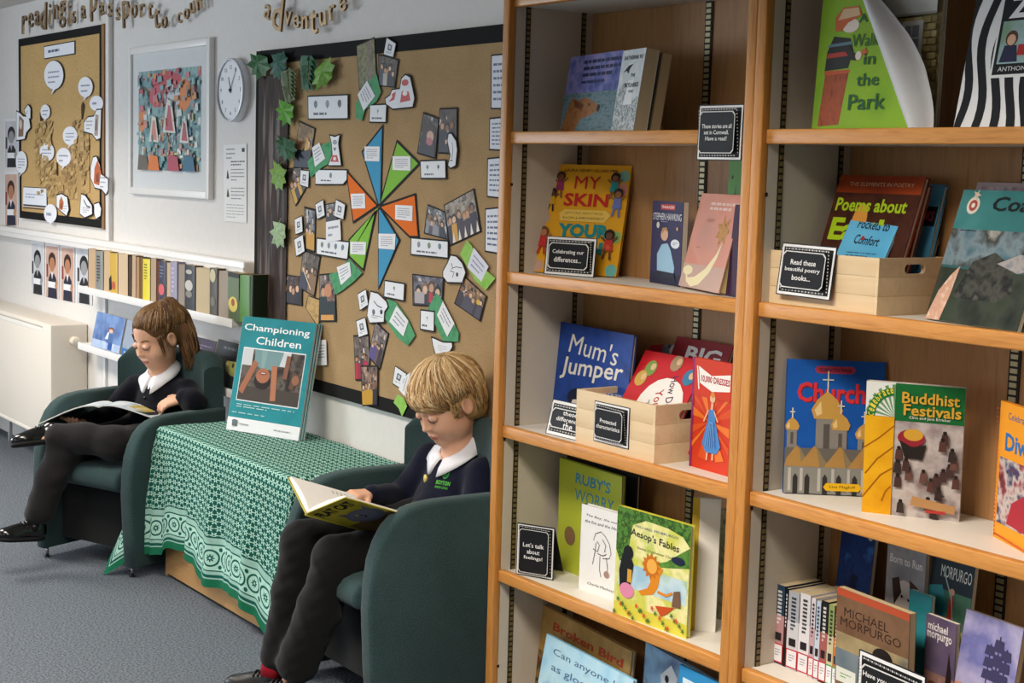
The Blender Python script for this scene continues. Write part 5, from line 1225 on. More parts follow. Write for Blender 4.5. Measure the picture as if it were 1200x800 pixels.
booklet('grey novel with a white and brown dog face, middle of the stepped stand', on_step((1038, 690), (1083, 699), (1041, 634), .105, (2.275, 2.265)), art, .010, '8a8a8e', hard=False, group=NG)
def art(a):
    a.r(photo(('3a6a5a', '5a8a6a', '2a4a4a'), 10, .4, 3), 0, 0, 1, 1); a.r(photo(('1c2a34', '24343c'), 10, .4, 4), 0, .66, 1, 1); a.t('e8e8e0', 'MORPURGO', .6, .84, .72, .12, .02); a.pg('2f8a92', [(0, .1), (.3, .12), (.46, .5), (.3, .7), (0, .66)]); a.pg('a8b03a', [(.05, 0), (1, 0), (1, .34), (.5, .24)]); a.pg('b83a2c', [(.48, .36), (.62, .38), (.6, .62), (.5, .62)]); a.e('d8a080', .55, .66, .06); a.e('c8303a', .22, .36, .08); a.ln('9ab0a8', [(.3, .85), (.55, .6), (.62, .4)], .03)
booklet('green and teal novel with a small red figure, upper right of the stepped stand', on_step((1084, 712), (1133, 730), (1094, 645), .100, (2.265, 2.25)), art, .010, '2a5a5a', hard=False, group=NG)
booklet('plain teal novel just showing between the dog novel and the brown novel', on_step((1060, 760), (1086, 766), (1067, 690), .03, (2.235, 2.228)), plain('2f8a92'), .008, '2a7a82', hard=False, group=NG)
def art(a):
    a.r(photo(('5a4a6a', '6a5a70', '4a3e5c'), 8, .4, 3), 0, 0, 1, 1); a.t('e4dcd8', 'michael', .40, .90, .66, .08, .02); a.t('e4dcd8', 'morpurgo', .46, .80, .82, .09, .02); a.r(photo(('b87a5a', '8a6a64', 'd8a484'), 12, .4, 4), 0, 0, 1, .45); a.pg('2a1e20', [(.6, .1), (.75, .5), (.8, .7), (.9, .5), (.92, .1)]); a.e('6a3a2a', .3, .3, .2, .07)
booklet('mauve novel with white lower case author name, lower step of the stand', on_step((1083, 800), (1118, 812), (1086, 718), .0, (2.215, 2.205)), art, .010, '5a4a6a', hard=False, group=NG)
def art(a):
    a.r(photo(('8a86b4', '6a6aa0', 'a8a0c0', '545488'), 8, .4, 5), 0, .4, 1, 1); a.r(photo(('d8a08a', 'b87a6a', 'c8907a'), 8, .4, 6), 0, 0, 1, .42)
    for x, h_ in ((.52, .34), (.66, .42), (.80, .34)): a.ln('2a2440', [(x, .46), (x, .46+h_)], .02); [a.pg('3a3458', [(x-.09, .52+k*h_*.28), (x+.09, .52+k*h_*.28), (x+.07, .52+(k+.8)*h_*.28), (x-.07, .52+(k+.8)*h_*.28)]) for k in range(3)]
    a.pg('241e34', [(.4, .46), (.94, .46), (.86, .39), (.48, .39)]); a.e('1e1a1c', .16, .16, .1, .07); a.pg('1e1a1c', [(.05, 0), (.3, 0), (.26, .14), (.1, .14)]); a.lines('e0d8dc', .3, .28, .9, .34, 1, 3)
booklet('violet novel with a tall sailing ship on its cover', on_step((1112, 812), (1178, 838), (1133, 714), .0, (2.18, 2.165)), art, .012, '6a5a84', hard=False, pages='c9b48e', group=NG)
sign('blackboard sign at the front of the lower right shelf, below the brown novel', solve((1003, 830), (1082, 850), (1007, 760), zE, (2.135, 2.115)), [('Have you read any', .72), ('books by this', .6), ('author?', .3)], .11)
# ---------------------------------------------------------------- things on the wall
BY = WY-0.016                                     # face of the notice boards
HESS = fabric('hessian', 'a1845e', 'bd9f76', 260, 1.0, 0.5, 0.0, 10)
KRAFT = fabric('kraft_backing', 'be9a62', 'd2ae78', 90, .9, .1, 0, 8)
BORD = M('1b1a19', .85, .15)
def board(label, x0, x1, z0, z1, face, bt, bl, br, bb, wood_edge=False):
    r = thing('notice_board', label, 'notice board', Matrix.Translation((x0, BY, z0)), None); W, Hh = x1-x0, z1-z0
    mb = MB(); mb.box(0, W, 0, WY-BY, 0, Hh, face); mb.build('panel', r)
    mb = MB(); mb.box(0, W, -.002, 0, Hh-bt, Hh, BORD); mb.box(0, bl, -.002, 0, bb, Hh-bt, BORD); mb.box(W-br, W, -.002, 0, bb, Hh-bt, BORD); mb.box(0, W, -.002, 0, 0, bb, BORD); mb.build('border', r)
    if wood_edge:
        mb = MB(); mb.box(W, W+.03, -.004, WY-BY, -.004, Hh+.002, wood('board_edge', '8a6238', 'a0764a', 2), .002); mb.build('edge_strip', r)
    return r
p = onY(301, 62, BY); q = onY(300, 425, BY)
BX0, BZ1 = p.x, p.z+.005; BZ0 = onY(440, 474, BY).z-.012
board('large brown hessian notice board with black border, behind the boy and the table', BX0, -2.75, BZ0, BZ1, HESS, .047, .03, .03, .042)
p = onY(22, 46, BY); q = onY(120, 267, BY)
LBX0, LBX1 = p.x, q.x
board('smaller brown notice board with paper castle and speech bubbles at far left', LBX0, LBX1, onY(70, 261, BY).z, onY(70, 37.5, BY).z, KRAFT, .036, .03, .03, .035, True)
LAY = [0]
def paper(name, label, cat, pts, border=0.0, fill='f0eff0', art=None, group=None, quad=None, lift=0.0, plane=None, thick=.0005):
    """a sheet pinned flat on the board: outline in photograph pixels, black mount, print inside"""
    y = (plane or BY)-.0026-LAY[0]*.0001-lift; LAY[0] = (LAY[0]+1) % 14
    P = [onY(*q, y) for q in pts]; c = sum(P, Vector())/len(P)
    L = [(v.x-c.x, v.z-c.z) for v in P]
    ar_ = sum(L[i][0]*L[(i+1) % len(L)][1]-L[(i+1) % len(L)][0]*L[i][1] for i in range(len(L)))
    if ar_ < 0: L = L[::-1]
    mb = MB(); mb.prism(L, -thick if False else thick, M('201f1f' if border else fill, .7, .15) if not isinstance(fill, bpy.types.Material) or border else fill, 1, 0)
    if border:
        n = len(L); I = []
        for i in range(n):
            a, b, d = Vector(L[i-1]), Vector(L[i]), Vector(L[(i+1) % n]); e1 = (b-a).normalized(); e2 = (d-b).normalized()
            n1 = Vector((-e1.y, e1.x)); n2 = Vector((-e2.y, e2.x)); m_ = (n1+n2); m_ = m_/max(m_.dot(n1), .45); I.append(tuple(b+m_*border))
        mb.prism(I, -.0003, fill if isinstance(fill, bpy.types.Material) else M(fill, .75, .12), 1, 0)
    else: I = L
    if art:
        if quad is None:
            if len(pts) == 4:
                Q = [onY(*q, y) for q in pts]; Q = [(v.x-c.x, v.z-c.z) for v in Q]; tl, tr, br, bl = Q
            else:
                x0, x1 = min(a for a, b in I), max(a for a, b in I); z0, z1 = min(b for a, b in I), max(b for a, b in I); tl, tr, br, bl = (x0, z1), (x1, z1), (x1, z0), (x0, z0)
        w_ = (math.dist(tl, tr)+math.dist(bl, br))/2; h_ = (math.dist(tl, bl)+math.dist(tr, br))/2
        tb = MB(); art(Art(tb, w_, h_, -.0004, .00002))
        V = []
        f_ = 1-2*border/max(min(w_, h_), .01)
        for x, yy, z in tb.v:
            u, v = .5+(x/w_-.5)*f_, .5+(z/h_-.5)*f_
            V.append(((1-u)*(1-v)*bl[0]+u*(1-v)*br[0]+u*v*tr[0]+(1-u)*v*tl[0], yy, (1-u)*(1-v)*bl[1]+u*(1-v)*br[1]+u*v*tr[1]+(1-u)*v*tl[1]))
        b0 = len(mb.v); mb.v += V
        for f, mi in zip(tb.f, tb.mi): mb.f.append(tuple(b0+k for k in f)); mb.mi.append(mb.mat(tb.ms[mi])); mb.sm.append(False)
    o = mb.build(name, None, Matrix.Translation(c)); return tag(o, label, cat, group)
R5 = random.Random(77)
SK = ('d8a888', 'c8946e', '8a5c40', 'e0b898')
def crowd(n, cols, tops, seed, extra=None, bg=None):
    def art(a):
        R = random.Random(seed); a.r(photo(cols, 34, .35, seed), 0, 0, 1, 1)
        if bg: a.r(bg, 0, .72, 1, 1)
        for _ in range(26): x, y = R.uniform(.05, .95), R.uniform(.1, .95); u = R.uniform(.02, .07); a.pg(R.choice(cols+('d0c4b8', '1a1616')), [(x-u, y-u*.8), (x+u, y-u), (x+u*.6, y+u), (x-u*.7, y+u*1.2)])
        m_ = n+1
        for i in range(m_):
            x = (i+.5)/m_*.86+.07+R.uniform(-.05, .05); y = R.uniform(.38, .62); s = .50/m_+.05; q = a.w/a.h
            a.pg(R.choice(tops), [(x-s, 0), (x+s, 0), (x+s*.8, y-.08), (x-s*.8, y-.08)]); a.e(R.choice(('2a1c14', '5a3c24', '1a1412', '8a6840')), x, y+s*.3*q, s*.62); a.e(R.choice(SK), x, y+s*.1*q, s*.46)
        if extra: extra(a)
    return art
def card_art(n, seed):
    def art(a):
        R = random.Random(seed)
        for i in range(n):
            x = (i+.5)/n; a.e(R.choice(('8a8c90', '6a7c8a', '7a8a6a', '55585e')), x, .66, .05); a.ln('70747a', [(x, .6), (x+R.uniform(-.03, .03), .45)], .02)
        a.lines('5a5e66', .1, .10, .9, .32, 1, seed, .5)
    return art
def note(n, seed): return lambda a: a.lines('8a8c9a', .15, .15, .85, .85, n, seed, .3)
DK = ('2a2624', '4a423c', '6a5c50', '8a7a6c'); BW = ('1c1c1e', '4a4a4c', '8a8a8c', 'd0d0d0')
PG, CGp, NG2, CU, GP = 'photographs pinned on the hessian board', 'printed word cards on the hessian board', 'white handwritten notes on the hessian board', 'cut out drawings on the hessian board', 'torn green papers under the notes'
b1, b2 = .0055, .0045
# paper tree trunk and leaves
def trunk(a):
    a.r(photo(('2a201d', '3b2e28', '4a3a32'), 16, .7, 3, stretch=(4, 1, .6)), 0, 0, 1, 1); R = random.Random(3)
    for _ in range(16): x, y = R.uniform(.06, .94), R.uniform(.05, .7); a.pg(R.choice(('54423a', '5e4a40', '241b18')), [(x, y), (x+.05, y+.1), (x+.02, y+.28), (x-.05, y+.12)])
paper('paper_tree_trunk', 'dark brown crumpled paper tree trunk down the left side of the hessian board', 'paper tree', [(304, 90), (322, 88), (338, 96), (331, 150), (329, 220), (332, 300), (333, 356), (327, 378), (304, 376), (302, 240)], 0, '3a2c26', trunk, lift=.004)
def leaf(name, label, box, c1, c2, n=5, rot=0.0, seed=0):
    x0, y0, x1, y1 = box; cx, cy = (x0+x1)/2, (y0+y1)/2; c = onY(cx, cy, BY-.016); w_ = abs(onY(x1, cy, BY-.016).x-onY(x0, cy, BY-.016).x)/2; h_ = abs(onY(cx, y0, BY-.016).z-onY(cx, y1, BY-.016).z)/2
    mb = MB(); mt = photo((c1, c2, c1), 50, .5, seed+20); R = random.Random(seed)
    if n <= 5:                                # broad lobed leaf, folded along its midrib
        rim = []; lobes = 7 if n < 5 else 9
        for k in range(2*lobes+1):
            q = math.radians(-148+296*k/(2*lobes)); r_ = (1.12 if k % 2 else .78)*R.uniform(.9, 1.08); rim.append((math.sin(q)*r_*w_*1.05, -math.cos(q)*r_*h_*1.05))
        V = [(0, -.014, h_*.10)]+[(x, -.004-.010*R.random()*(1 if i % 2 else .3), z) for i, (x, z) in enumerate(rim)]+[(0, -.006, h_*.75)]
        mb.add(V, [(0, i+1, i+2) for i in range(len(V)-2)]+[(0, len(V)-1, 1)], mt)
        mb.tube([(0, -.012, h_*.1), (0, -.006, h_*.8), (w_*.1, -.002, h_*1.05)], .0013, mt, 5)
    else:
        stem = [(0, h_*1.0), (R.uniform(-.1, .1)*w_, 0), (R.uniform(-.2, .2)*w_, -h_)]
        mb.tube([(x, -.004, z) for x, z in stem], .0014, mt, 5)
        for k in range(n):
            f = (k+.3)/n; z = h_*(1-1.7*f)
            for s in (-1, 1):
                L = w_*(1.15-.5*f); dz = -h_*.45
                pts = [(0, -.004, z+h_*.12), (s*L*.55, -.012-.004*R.random(), z+.16*h_+dz*.1), (s*L*1.05, -.003, z+dz), (s*L*.4, -.007, z+dz*1.05)]
                mb.add(pts, [(0, 1, 2, 3) if s > 0 else (3, 2, 1, 0)], mt); 
        mb.add([(0, -.006, -h_*.4), (w_*.3, -.009, -h_*.8), (0, -.004, -h_*1.15), (-w_*.3, -.009, -h_*.8)], [(0, 1, 2, 3)], mt)
    o = mb.build(name, None, Matrix.Translation(c) @ Matrix.Rotation(rot, 4, 'Y')); return tag(o, label, 'leaf', 'artificial leaves on the board')
leaf('artificial_leaf', 'dark green artificial leaf on the very top left corner of the board', (294, 60, 317, 92), '1c4a26', '2f6a38', 4, .1, 1)
leaf('artificial_leaf', 'bluish green artificial leaf second from the corner on the black border', (319, 58, 338, 92), '1f4a3c', '3a6a5a', 5, -.1, 2)
leaf('artificial_leaf', 'grey green fern frond hanging beside the top of the paper trunk', (332, 82, 348, 120), '5a6a4a', '76845e', 7, -.2, 3)
leaf('artificial_leaf', 'deep green feathery leaf left of the lime maple leaf under the border', (353, 66, 372, 106), '1f4a34', '35704c', 6, .05, 4)
leaf('artificial_leaf', 'lime green broad leaf furthest right along the top border', (369, 69, 393, 102), '5a8a2c', '7aa840', 3, -.35, 5)
leaf('artificial_leaf', 'bright lime green leaf on the trunk left of the three icon card', (327, 116, 346, 146), '4a8a2c', '68a83c', 4, .2, 6)
leaf('artificial_leaf', 'dark green leaf cluster on the trunk beside the golden photograph', (325, 158, 349, 188), '264a34', '3f6a4a', 5, .2, 7)
leaf('artificial_leaf', 'yellow green small leaf sprig low on the trunk beside the pointed photograph', (319, 188, 337, 222), '5a8a34', '86a850', 3, .3, 8)
leaf('artificial_leaf', 'pale mint leaf on the trunk left of the small white cards', (320, 256, 337, 290), '8aa47a', 'a8c098', 4, .1, 9)
# pinwheel of six kites
KG = 'pinwheel kites in the middle of the board'
def kite(label, pts, c, lab, seed):
    paper('paper_kite', label, 'kite shape', pts, .0070, c, None, KG)
    paper('writing_slip', 'ruled white slip on the '+label.replace('paper kite ', 'kite '), 'paper slip', lab, 0, 'f0eef0', note(5, seed), 'ruled slips on the kites', lift=.0018)
kite('blue paper kite pointing straight up', [(449, 145), (446.5, 241), (443, 241), (423.5, 177.5)], '4a9cc4', [(427, 171.5), (445, 171.5), (444.5, 189), (427.5, 188.5)], 1)
kite('green paper kite pointing up to the right', [(465, 163.5), (493, 191.5), (446, 240), (444, 240)], '86c04a', [(460, 183), (481, 183), (481, 200), (460, 199)], 2)
kite('orange paper kite pointing right', [(487, 226), (491, 279), (480, 279), (444, 243), (446, 240)], 'e8742a', [(463, 240), (483.5, 241), (483, 259), (463, 257)], 3)
kite('blue paper kite pointing straight down', [(443, 243), (446, 243), (469, 281), (443, 340)], '4a9cc4', [(443.5, 273.5), (463.5, 274), (462.5, 292.5), (443.5, 291)], 4)
kite('green paper kite pointing down to the left', [(443, 244), (441, 247), (426, 318), (408.5, 301), (408.5, 280)], '86c04a', [(410.5, 283), (429, 283.5), (428, 298.5), (410.5, 297.5)], 5)
kite('orange paper kite pointing left', [(405, 198.5), (443.5, 241), (413.5, 262)], 'e8742a', [(411, 227), (427.5, 226.5), (428, 244), (412, 244.5)], 6)
# printed cards
def card(label, pts, n, seed, g=CGp): paper('word_card', label, 'card', pts, b2, 'eef0f3', card_art(n, seed), g, lift=.0030)
card('wide white card with three small icons under the top border leaves', [(360.5, 112), (408, 110), (408, 140), (361, 140.5)], 3, 1)
card('small white card directly above the tip of the blue upward kite', [(433, 122), (453.5, 121), (452.5, 144.5), (432.5, 144)], 1, 2)
card('white card with clipped corner left of the orange kite pointing left', [(369, 197.5), (407, 198), (407, 211), (402, 217), (369, 217)], 1, 3)
card('white two icon card at the right tip of the green upper kite', [(492, 187.5), (522.5, 186.5), (523, 210), (493, 210)], 2, 4)
card('white four icon card left of the green lower kite', [(371, 278), (409.5, 282.5), (407.5, 305), (370.5, 298.5)], 4, 5)
card('wide white card below the orange kite pointing right', [(481.5, 277.5), (525.5, 281.5), (525.5, 303.5), (481, 299)], 3, 6)
card('white card with two marks beside the tip of the blue downward kite', [(450.5, 327.5), (474.5, 331.5), (473.5, 353.5), (449.5, 348.5)], 1, 7)
card('upright white card under the grey hall photograph', [(492.5, 362), (509.5, 364), (509, 389.5), (492, 386.5)], 1, 8)
SC = 'small picture cards on the hessian board'
def scard(label, pts, seed): paper('picture_card', label, 'card', pts, .0030, 'ecedf0', lambda a: (a.r('55585e', .28, .35, .7, .75), a.r('c9cbd0', .38, .45, .6, .68), a.lines('6a6c74', .2, .12, .8, .28, 2, seed)), SC, lift=.0034)
scard('small white card above the group photograph on the black top border', [(453, 43), (464.5, 50.5), (461, 68), (449, 64.5)], 1)
scard('small white card overlapping the pointed dark photograph near the trunk', [(352, 198.5), (362.5, 199.5), (361.5, 220.5), (351, 217)], 2)
scard('small white card tilted left above the black and white photographs', [(369, 239), (379, 233), (381, 253), (371.5, 257.5)], 3)
scard('small white card tilted right beside the orange kite pointing left', [(393.5, 233), (405, 239), (402.5, 258), (391, 253.5)], 4)
scard('small white card at the left of the tall black and yellow photograph, upper', [(345, 256.5), (354, 252), (355, 272), (346, 275.5)], 5)
scard('small white card at the left of the tall black and yellow photograph, lower', [(344.5, 280), (355, 274), (357.5, 295), (347, 301)], 6)
scard('small white card left of the big lobed cut out drawing', [(418.5, 344), (429, 338), (432, 357.5), (421.5, 364.5)], 7)
scard('small white card over the top of the photograph with red clothes', [(417, 375.5), (428, 371), (431.5, 392), (420, 396)], 8)
scard('small white card low on the board just left of the boy', [(463, 428), (477, 437.5), (470, 456), (459.5, 449.5)], 9)
# photographs
def pic(label, pts, art, lift=.0004): paper('photograph', label, 'photograph', pts, .0038, '3a3430', art, PG, lift=lift)
pic('tall olive photograph of a tree over the top border', [(417.5, 53), (439, 43), (442, 100), (421, 106)], lambda a: (a.r(photo(('4a4a2a', '6a6840', '8a8658', '38341e'), 40, .4, 3), 0, 0, 1, 1), a.pg(photo(('6a5a48', '8a7a66'), 60, .4, 2), [(.5, 0), (.8, 0), (.72, .5), (.9, 1), (.6, 1)])))
pic('dark photograph of a group beside the tree photograph', [(443, 63), (467.5, 69.5), (463, 103), (444, 101)], crowd(4, DK, ('3a4458', 'b8b0a4', '2a2a30'), 5))
pic('golden photograph with a dark standing figure near the trunk', [(350.5, 141), (369.5, 150), (362.5, 198), (344, 197)], crowd(1, ('8a6a3a', '6a5430', 'a8844a'), ('2a2c3c',), 6, lambda a: a.pg('d09a2a', [(.55, .4), (.8, .45), (.7, .75), (.6, .7)])))
pic('pointed dark photograph with a yellow garment under the golden photograph', [(332, 197), (353, 196), (361.5, 216), (346.5, 242)], crowd(3, DK, ('3a3038', 'c89a2a', '55483c'), 7))
pic('black and white photograph between two tilted small cards', [(381, 239), (394, 236.5), (396, 262), (382, 262)], crowd(2, BW, ('1e1e20', '2c2c2e'), 8))
pic('tall photograph black and white above and yellow below', [(356.5, 241.5), (370, 245), (369, 296.5), (358, 293)], crowd(2, BW, ('1e1e20', '6a6a6c'), 9, lambda a: (a.r('c8922a', .1, 0, 1, .42), a.e('d8b090', .5, .44, .14))), .0002)
pic('slanting photograph of children pulling a rope', [(355, 292), (375.5, 300), (368.5, 348), (350, 337)], crowd(4, DK, ('3a3a4a', '8a6a4a', '2a2430'), 10, lambda a: a.ln('d8cbb0', [(.1, .55), (.75, .1)], .05)))
pic('dark photograph of two faces, lowest beside the trunk', [(331, 321), (354.5, 324), (354, 358.5), (330.5, 354.5)], crowd(3, ('2a2020', '4a3834', '8a6a60'), ('3a2a2c', 'a87868', '2a2630'), 11))
pic('photograph of a smiling child in dark green clothes', [(374, 321), (392, 319.5), (394, 377), (374, 377)], crowd(1, ('5a4a44', '8a7a70', '3a3030'), ('1c2a2c',), 12, lambda a: (a.e('c8865c', .58, .66, .24, .15), a.r('d89a4a', .1, 0, .9, .12))))
pic('tan photograph corner showing under the rope photograph', [(361, 346), (375, 350), (374, 386), (357.5, 360)], lambda a: a.r(photo(('a8844a', 'c8a464', '8a6a34'), 30, .4, 2), 0, 0, 1, 1), 0)
pic('photograph of a brown haired head, left of the pair right of the green kite', [(496, 131), (514.5, 138), (510.5, 186.5), (488.5, 180)], crowd(1, ('8a8a80', '4a4038', '2e2a28'), ('2a2c34',), 13, lambda a: (a.e('3a2c22', .5, .62, .44, .22), a.e('c8a08c', .62, .5, .22, .14), a.e('b06a72', .6, .36, .2, .1))))
pic('photograph of two girls behind the white shoe cut out', [(515, 126.5), (536, 125.5), (535.5, 181), (513, 180)], crowd(2, ('3a302a', '5a4a40', '2a2422'), ('23232c', '2a2a34'), 14, lambda a: a.pg('d8b49c', [(.4, .18), (.5, .22), (.46, .3), (.38, .28)])))
pic('grey photograph of an audience beside the large yellow costume photograph', [(501, 239), (522, 248), (526, 281.5), (496.5, 273.5)], crowd(5, BW, ('2a2a2e', '4a4a50', '8a8a90'), 15))
pic('large photograph of children dancing with a yellow costume', [(520, 240), (555.5, 220.5), (564, 271.5), (527, 288.5)], crowd(5, ('6a5c50', '8a7c6c', 'b0a494', '3a322c'), ('2a2024', '3a2a34', 'd0982a', '2c2430'), 16, lambda a: [a.pg('e8ded0', [(.1+.2*k, 0), (.2+.2*k, 0), (.17+.2*k, .28)]) for k in range(5)]))
pic('diamond hung photograph of a crowd at the right of the board', [(544, 322.5), (570.5, 347), (563, 377), (532, 355.5)], crowd(6, ('4a3a30', '8a6a4a', 'b88a5a', '2a2420'), ('3a2c34', '8a5a3a', '4a4450'), 17, lambda a: a.e('d8b02a', .8, .6, .07)))
pic('grey photograph of a hall with a red garment', [(483, 320.5), (520.5, 325), (518.5, 360), (483.5, 358)], crowd(3, ('3c3840', '5a5660', '8a8690', '26242a'), ('34323c', 'b0a8b0', '2a2830'), 18, lambda a: (a.r('b0a6a8', .05, .05, .4, .45), a.pg('c02a3c', [(.56, .1), (.68, .1), (.70, .45), (.56, .45)]))))
pic('photograph with red clothes left of the purple diamond photograph', [(414, 392.5), (432.5, 392), (434, 446), (416.5, 446)], crowd(4, ('4a403c', '6a5a50', '8a8078'), ('b82a4a', 'a02038', '3a3a3c'), 19))
pic('diamond hung photograph of purple shirted people below the lobed drawing', [(440, 375.5), (455.5, 390.5), (445, 433.5), (431, 418)], crowd(4, ('4a4040', '7a6c68', 'a89c98'), ('5a4a8a', '3a2c34', '6a5248'), 20))
pic('lowest photograph overlapping the bottom border of the board', [(422.5, 428), (443, 428), (442.5, 475), (424.5, 476)], crowd(4, ('4a3c34', '8a6c5c', 'c09a84'), ('3a3040', 'c8962a', '2a2830'), 21, None), .002)
# torn green papers and white notes
def green(label, pts, c, seed): paper('torn_green_paper', label, 'paper', pts, 0, photo((c[0], c[1], c[0]), 30, .7, seed), None, GP, lift=.0028)
def wnote(label, pts, n, seed, fill='eeeef0'): paper('note', label, 'note', pts, 0, fill, note(n, seed), NG2, lift=.0042)
GA, GL = ('3f8a5a', '5aa474'), ('86c04a', '9ccc64')
green('torn green paper under the diamond note at the tree photograph', [(432, 96), (441, 86), (446.5, 108), (441, 119), (428, 128), (424, 142), (417, 138), (417, 121)], GA, 1); wnote('white diamond shaped note hanging from the tree photograph', [(430, 94.5), (439.5, 112.5), (426, 130), (419, 111)], 4, 1)
green('torn green paper between the golden photograph and the beaker cut out', [(376, 170), (389, 165), (388, 190), (376, 197), (364, 208), (360, 190)], GA, 2); wnote('white tilted note beside the beaker shaped cut out', [(365.5, 173), (374, 167), (381, 185.5), (369, 195.5)], 4, 2)
green('torn green paper below the four icon card', [(386, 321), (394, 319), (409, 303), (424.5, 319.5), (413, 331), (400, 341), (393, 345)], GA, 3); wnote('white note below the four icon card', [(394.5, 313), (409.5, 306.5), (411.5, 323), (399.5, 334)], 4, 3)
green('torn lime paper at the right of the board under a white note', [(547, 281.5), (553, 288), (557, 306), (580.5, 326), (569, 340), (557, 329), (539, 298)], GL, 4); wnote('white note on lime paper at the right of the board', [(555, 290), (572.5, 312), (564, 330), (547.5, 313)], 3, 4, 'e2e2ee')
green('torn green paper right of the upright word card', [(511, 343), (519, 352), (537.5, 390), (537, 400), (520, 401), (501, 362)], GA, 5); wnote('long white diamond note right of the upright word card', [(519, 353), (532.5, 379), (524, 394.5), (512, 369)], 3, 5)
green('torn green paper right of the lobed drawing', [(454, 350), (464, 354), (478, 374), (486.5, 393), (478, 405), (466, 396), (450, 372)], GA, 6); wnote('white diamond note right of the lobed drawing', [(464.5, 358), (478.5, 376), (472.5, 394), (456, 376.5)], 3, 6)
green('torn lime paper scrap on the bottom border behind the boy', [(461, 471.5), (466, 462), (473, 466), (477, 476), (471, 488), (467, 478)], GL, 7); wnote('white note above the lime scrap behind the boy', [(481, 436), (474, 464), (467, 456), (472, 443)], 2, 7)
wnote('plain white sheet beside the teal poster on the board', [(368.5, 398.5), (382, 398), (383, 427.5), (369, 428.5)], 6, 8)
wnote('blank white sheet under the two tilted small cards', [(382, 260), (398.5, 257), (399.5, 281), (382, 284)], 2, 9)
# cut out drawings
def cut(label, pts, art, lift=.0036): paper('cut_out_drawing', label, 'cut-out', pts, .0045, 'eeeef2', art, CU, lift=lift)
cut('red and white cut out figure right of the group photograph', [(475, 86), (481, 89), (483.5, 100), (486.5, 115), (484, 126.5), (460, 129), (452, 123), (450.5, 115), (457, 110), (459, 104), (468, 102.5), (470, 91)], lambda a: (a.e('c03a38', .70, .80, .13, .11), a.pg('c03a38', [(.52, .14), (.92, .20), (.84, .50), (.58, .52)]), a.e('f0e8e4', .70, .44, .09, .08), a.pg('c03a38', [(.08, .18), (.30, .24), (.36, .52), (.20, .44), (.22, .34)])))
cut('beaker shaped cut out with a red base', [(385.5, 157), (392.5, 159), (399, 156), (397, 168), (400.5, 195), (383.5, 195), (389, 180), (388, 168)], lambda a: (a.pg('b8403a', [(.12, .07), (.88, .07), (.72, .32), (.28, .32)]), a.e('e8d8d0', .5, .19, .12, .07), a.ln('2a2a34', [(.4, .60), (.5, .50), (.6, .60)], .08), a.e('9a9ca8', .5, .8, .2, .09)))
cut('white shoe print cut out over the two girls photograph', [(525, 155.5), (529, 154.5), (535, 164), (536.5, 175), (534.5, 195), (528, 198.5), (524, 194.5), (527, 182), (523.5, 165)], lambda a: (a.ln('5a5c66', [(.5, .8), (.6, .5), (.5, .2)], .06), a.ln('3a3c46', [(.3, .14), (.6, .16)], .08)))
cut('white egg shaped cut out with black cracks, right of the wide card', [(528, 297.5), (535, 299), (542, 307), (546.5, 319), (542, 332.5), (524, 332), (518.5, 325), (518.5, 317), (524, 307)], lambda a: (a.ln('2a2a30', [(.35, .75), (.42, .55), (.3, .42), (.5, .38), (.42, .15)], .03), a.ln('2a2a30', [(.42, .55), (.6, .62), (.9, .6)], .02), a.e('2a2a30', .66, .3, .06)))
cut('white lobed cut out drawing with small sketches, left of the two mark card', [(434, 340), (443, 342.5), (453, 352), (455.5, 360), (451, 366), (450.5, 378.5), (433, 379.5), (429.5, 370), (431, 358)], lambda a: (a.ln('3a3a44', [(.3, .75), (.5, .6), (.75, .55)], .03), a.e('2a2a34', .72, .4, .07), a.e('6a6a74', .3, .35, .08), a.lines('7a7a84', .2, .12, .8, .26, 2, 3)))
cut('white heart shaped cut out just above the head of the boy', [(505, 393.5), (511, 396), (519, 399.5), (530, 400), (531, 407), (525, 417), (511, 419), (507, 406)], lambda a: a.lines('9a9ca8', .25, .3, .8, .75, 4, 2, .25), .004)
# column of sheets at the right
for i, (lab, x0, y0, y1) in enumerate((('tallest white sheet at the top of the column beside the bookcase', 575.5, 64, 128), ('second white sheet of the column beside the bookcase', 573.5, 138, 176), ('third white sheet of the column beside the bookcase', 571, 185, 231), ('lowest white sheet of the column beside the bookcase', 568.5, 244, 295))):
    P = [(x0, y0), (x0+34, y0-3.4), (x0+34, y1+.4+i*1.8), (x0-.5, y1)]
    paper('printed_sheet', lab, 'sheet', P, .0042, 'e6e8f0', lambda a: (a.t('4a5470', ('Spring', 'Summer', 'Autumn', 'Winter')[i], .2, .62, .22, .06) if False else a.lines('5a6480', .06, .1, .9, .9, 6, i)), 'column of sheets beside the bookcase')

# ---------------------------------------------------------------- smaller board
def castle(a):
    R = random.Random(8)
    a.r('bc985f', .02, .26, .30, .9); a.r('bc985f', .66, .24, .96, .88); a.r('bc985f', .06, .0, .86, .28)
    for _ in range(260):
        t_ = R.random()
        if t_ < .32: x, y = R.uniform(.02, .32), R.uniform(.28, .98)
        elif t_ < .66: x, y = R.uniform(.62, .98), R.uniform(.25, .98)
        else: x, y = R.uniform(.05, .9), R.uniform(.0, .32)
        a.pg(R.choice(('c09e68', 'ccaa74', 'b6945c', 'a07e50')), [(x, y), (x+R.uniform(.03, .08), y+.02), (x+.05, y+R.uniform(.04, .10)), (x-.01, y+.05)])
y0 = BY-.004
paper('paper_castle', 'tan crumpled paper castle with two towers on the smaller board', 'paper castle', [(40, 146), (52, 142), (57, 205), (81, 204), (86, 152), (104, 140), (105, 225), (92, 231), (56, 231), (44, 218)], 0, KRAFT, castle)
tag(C.objects[-1] if False else bpy.context.scene.objects[-1], bpy.context.scene.objects[-1].get('label', 'x'), bpy.context.scene.objects[-1].get('category', 'x')) if False else None
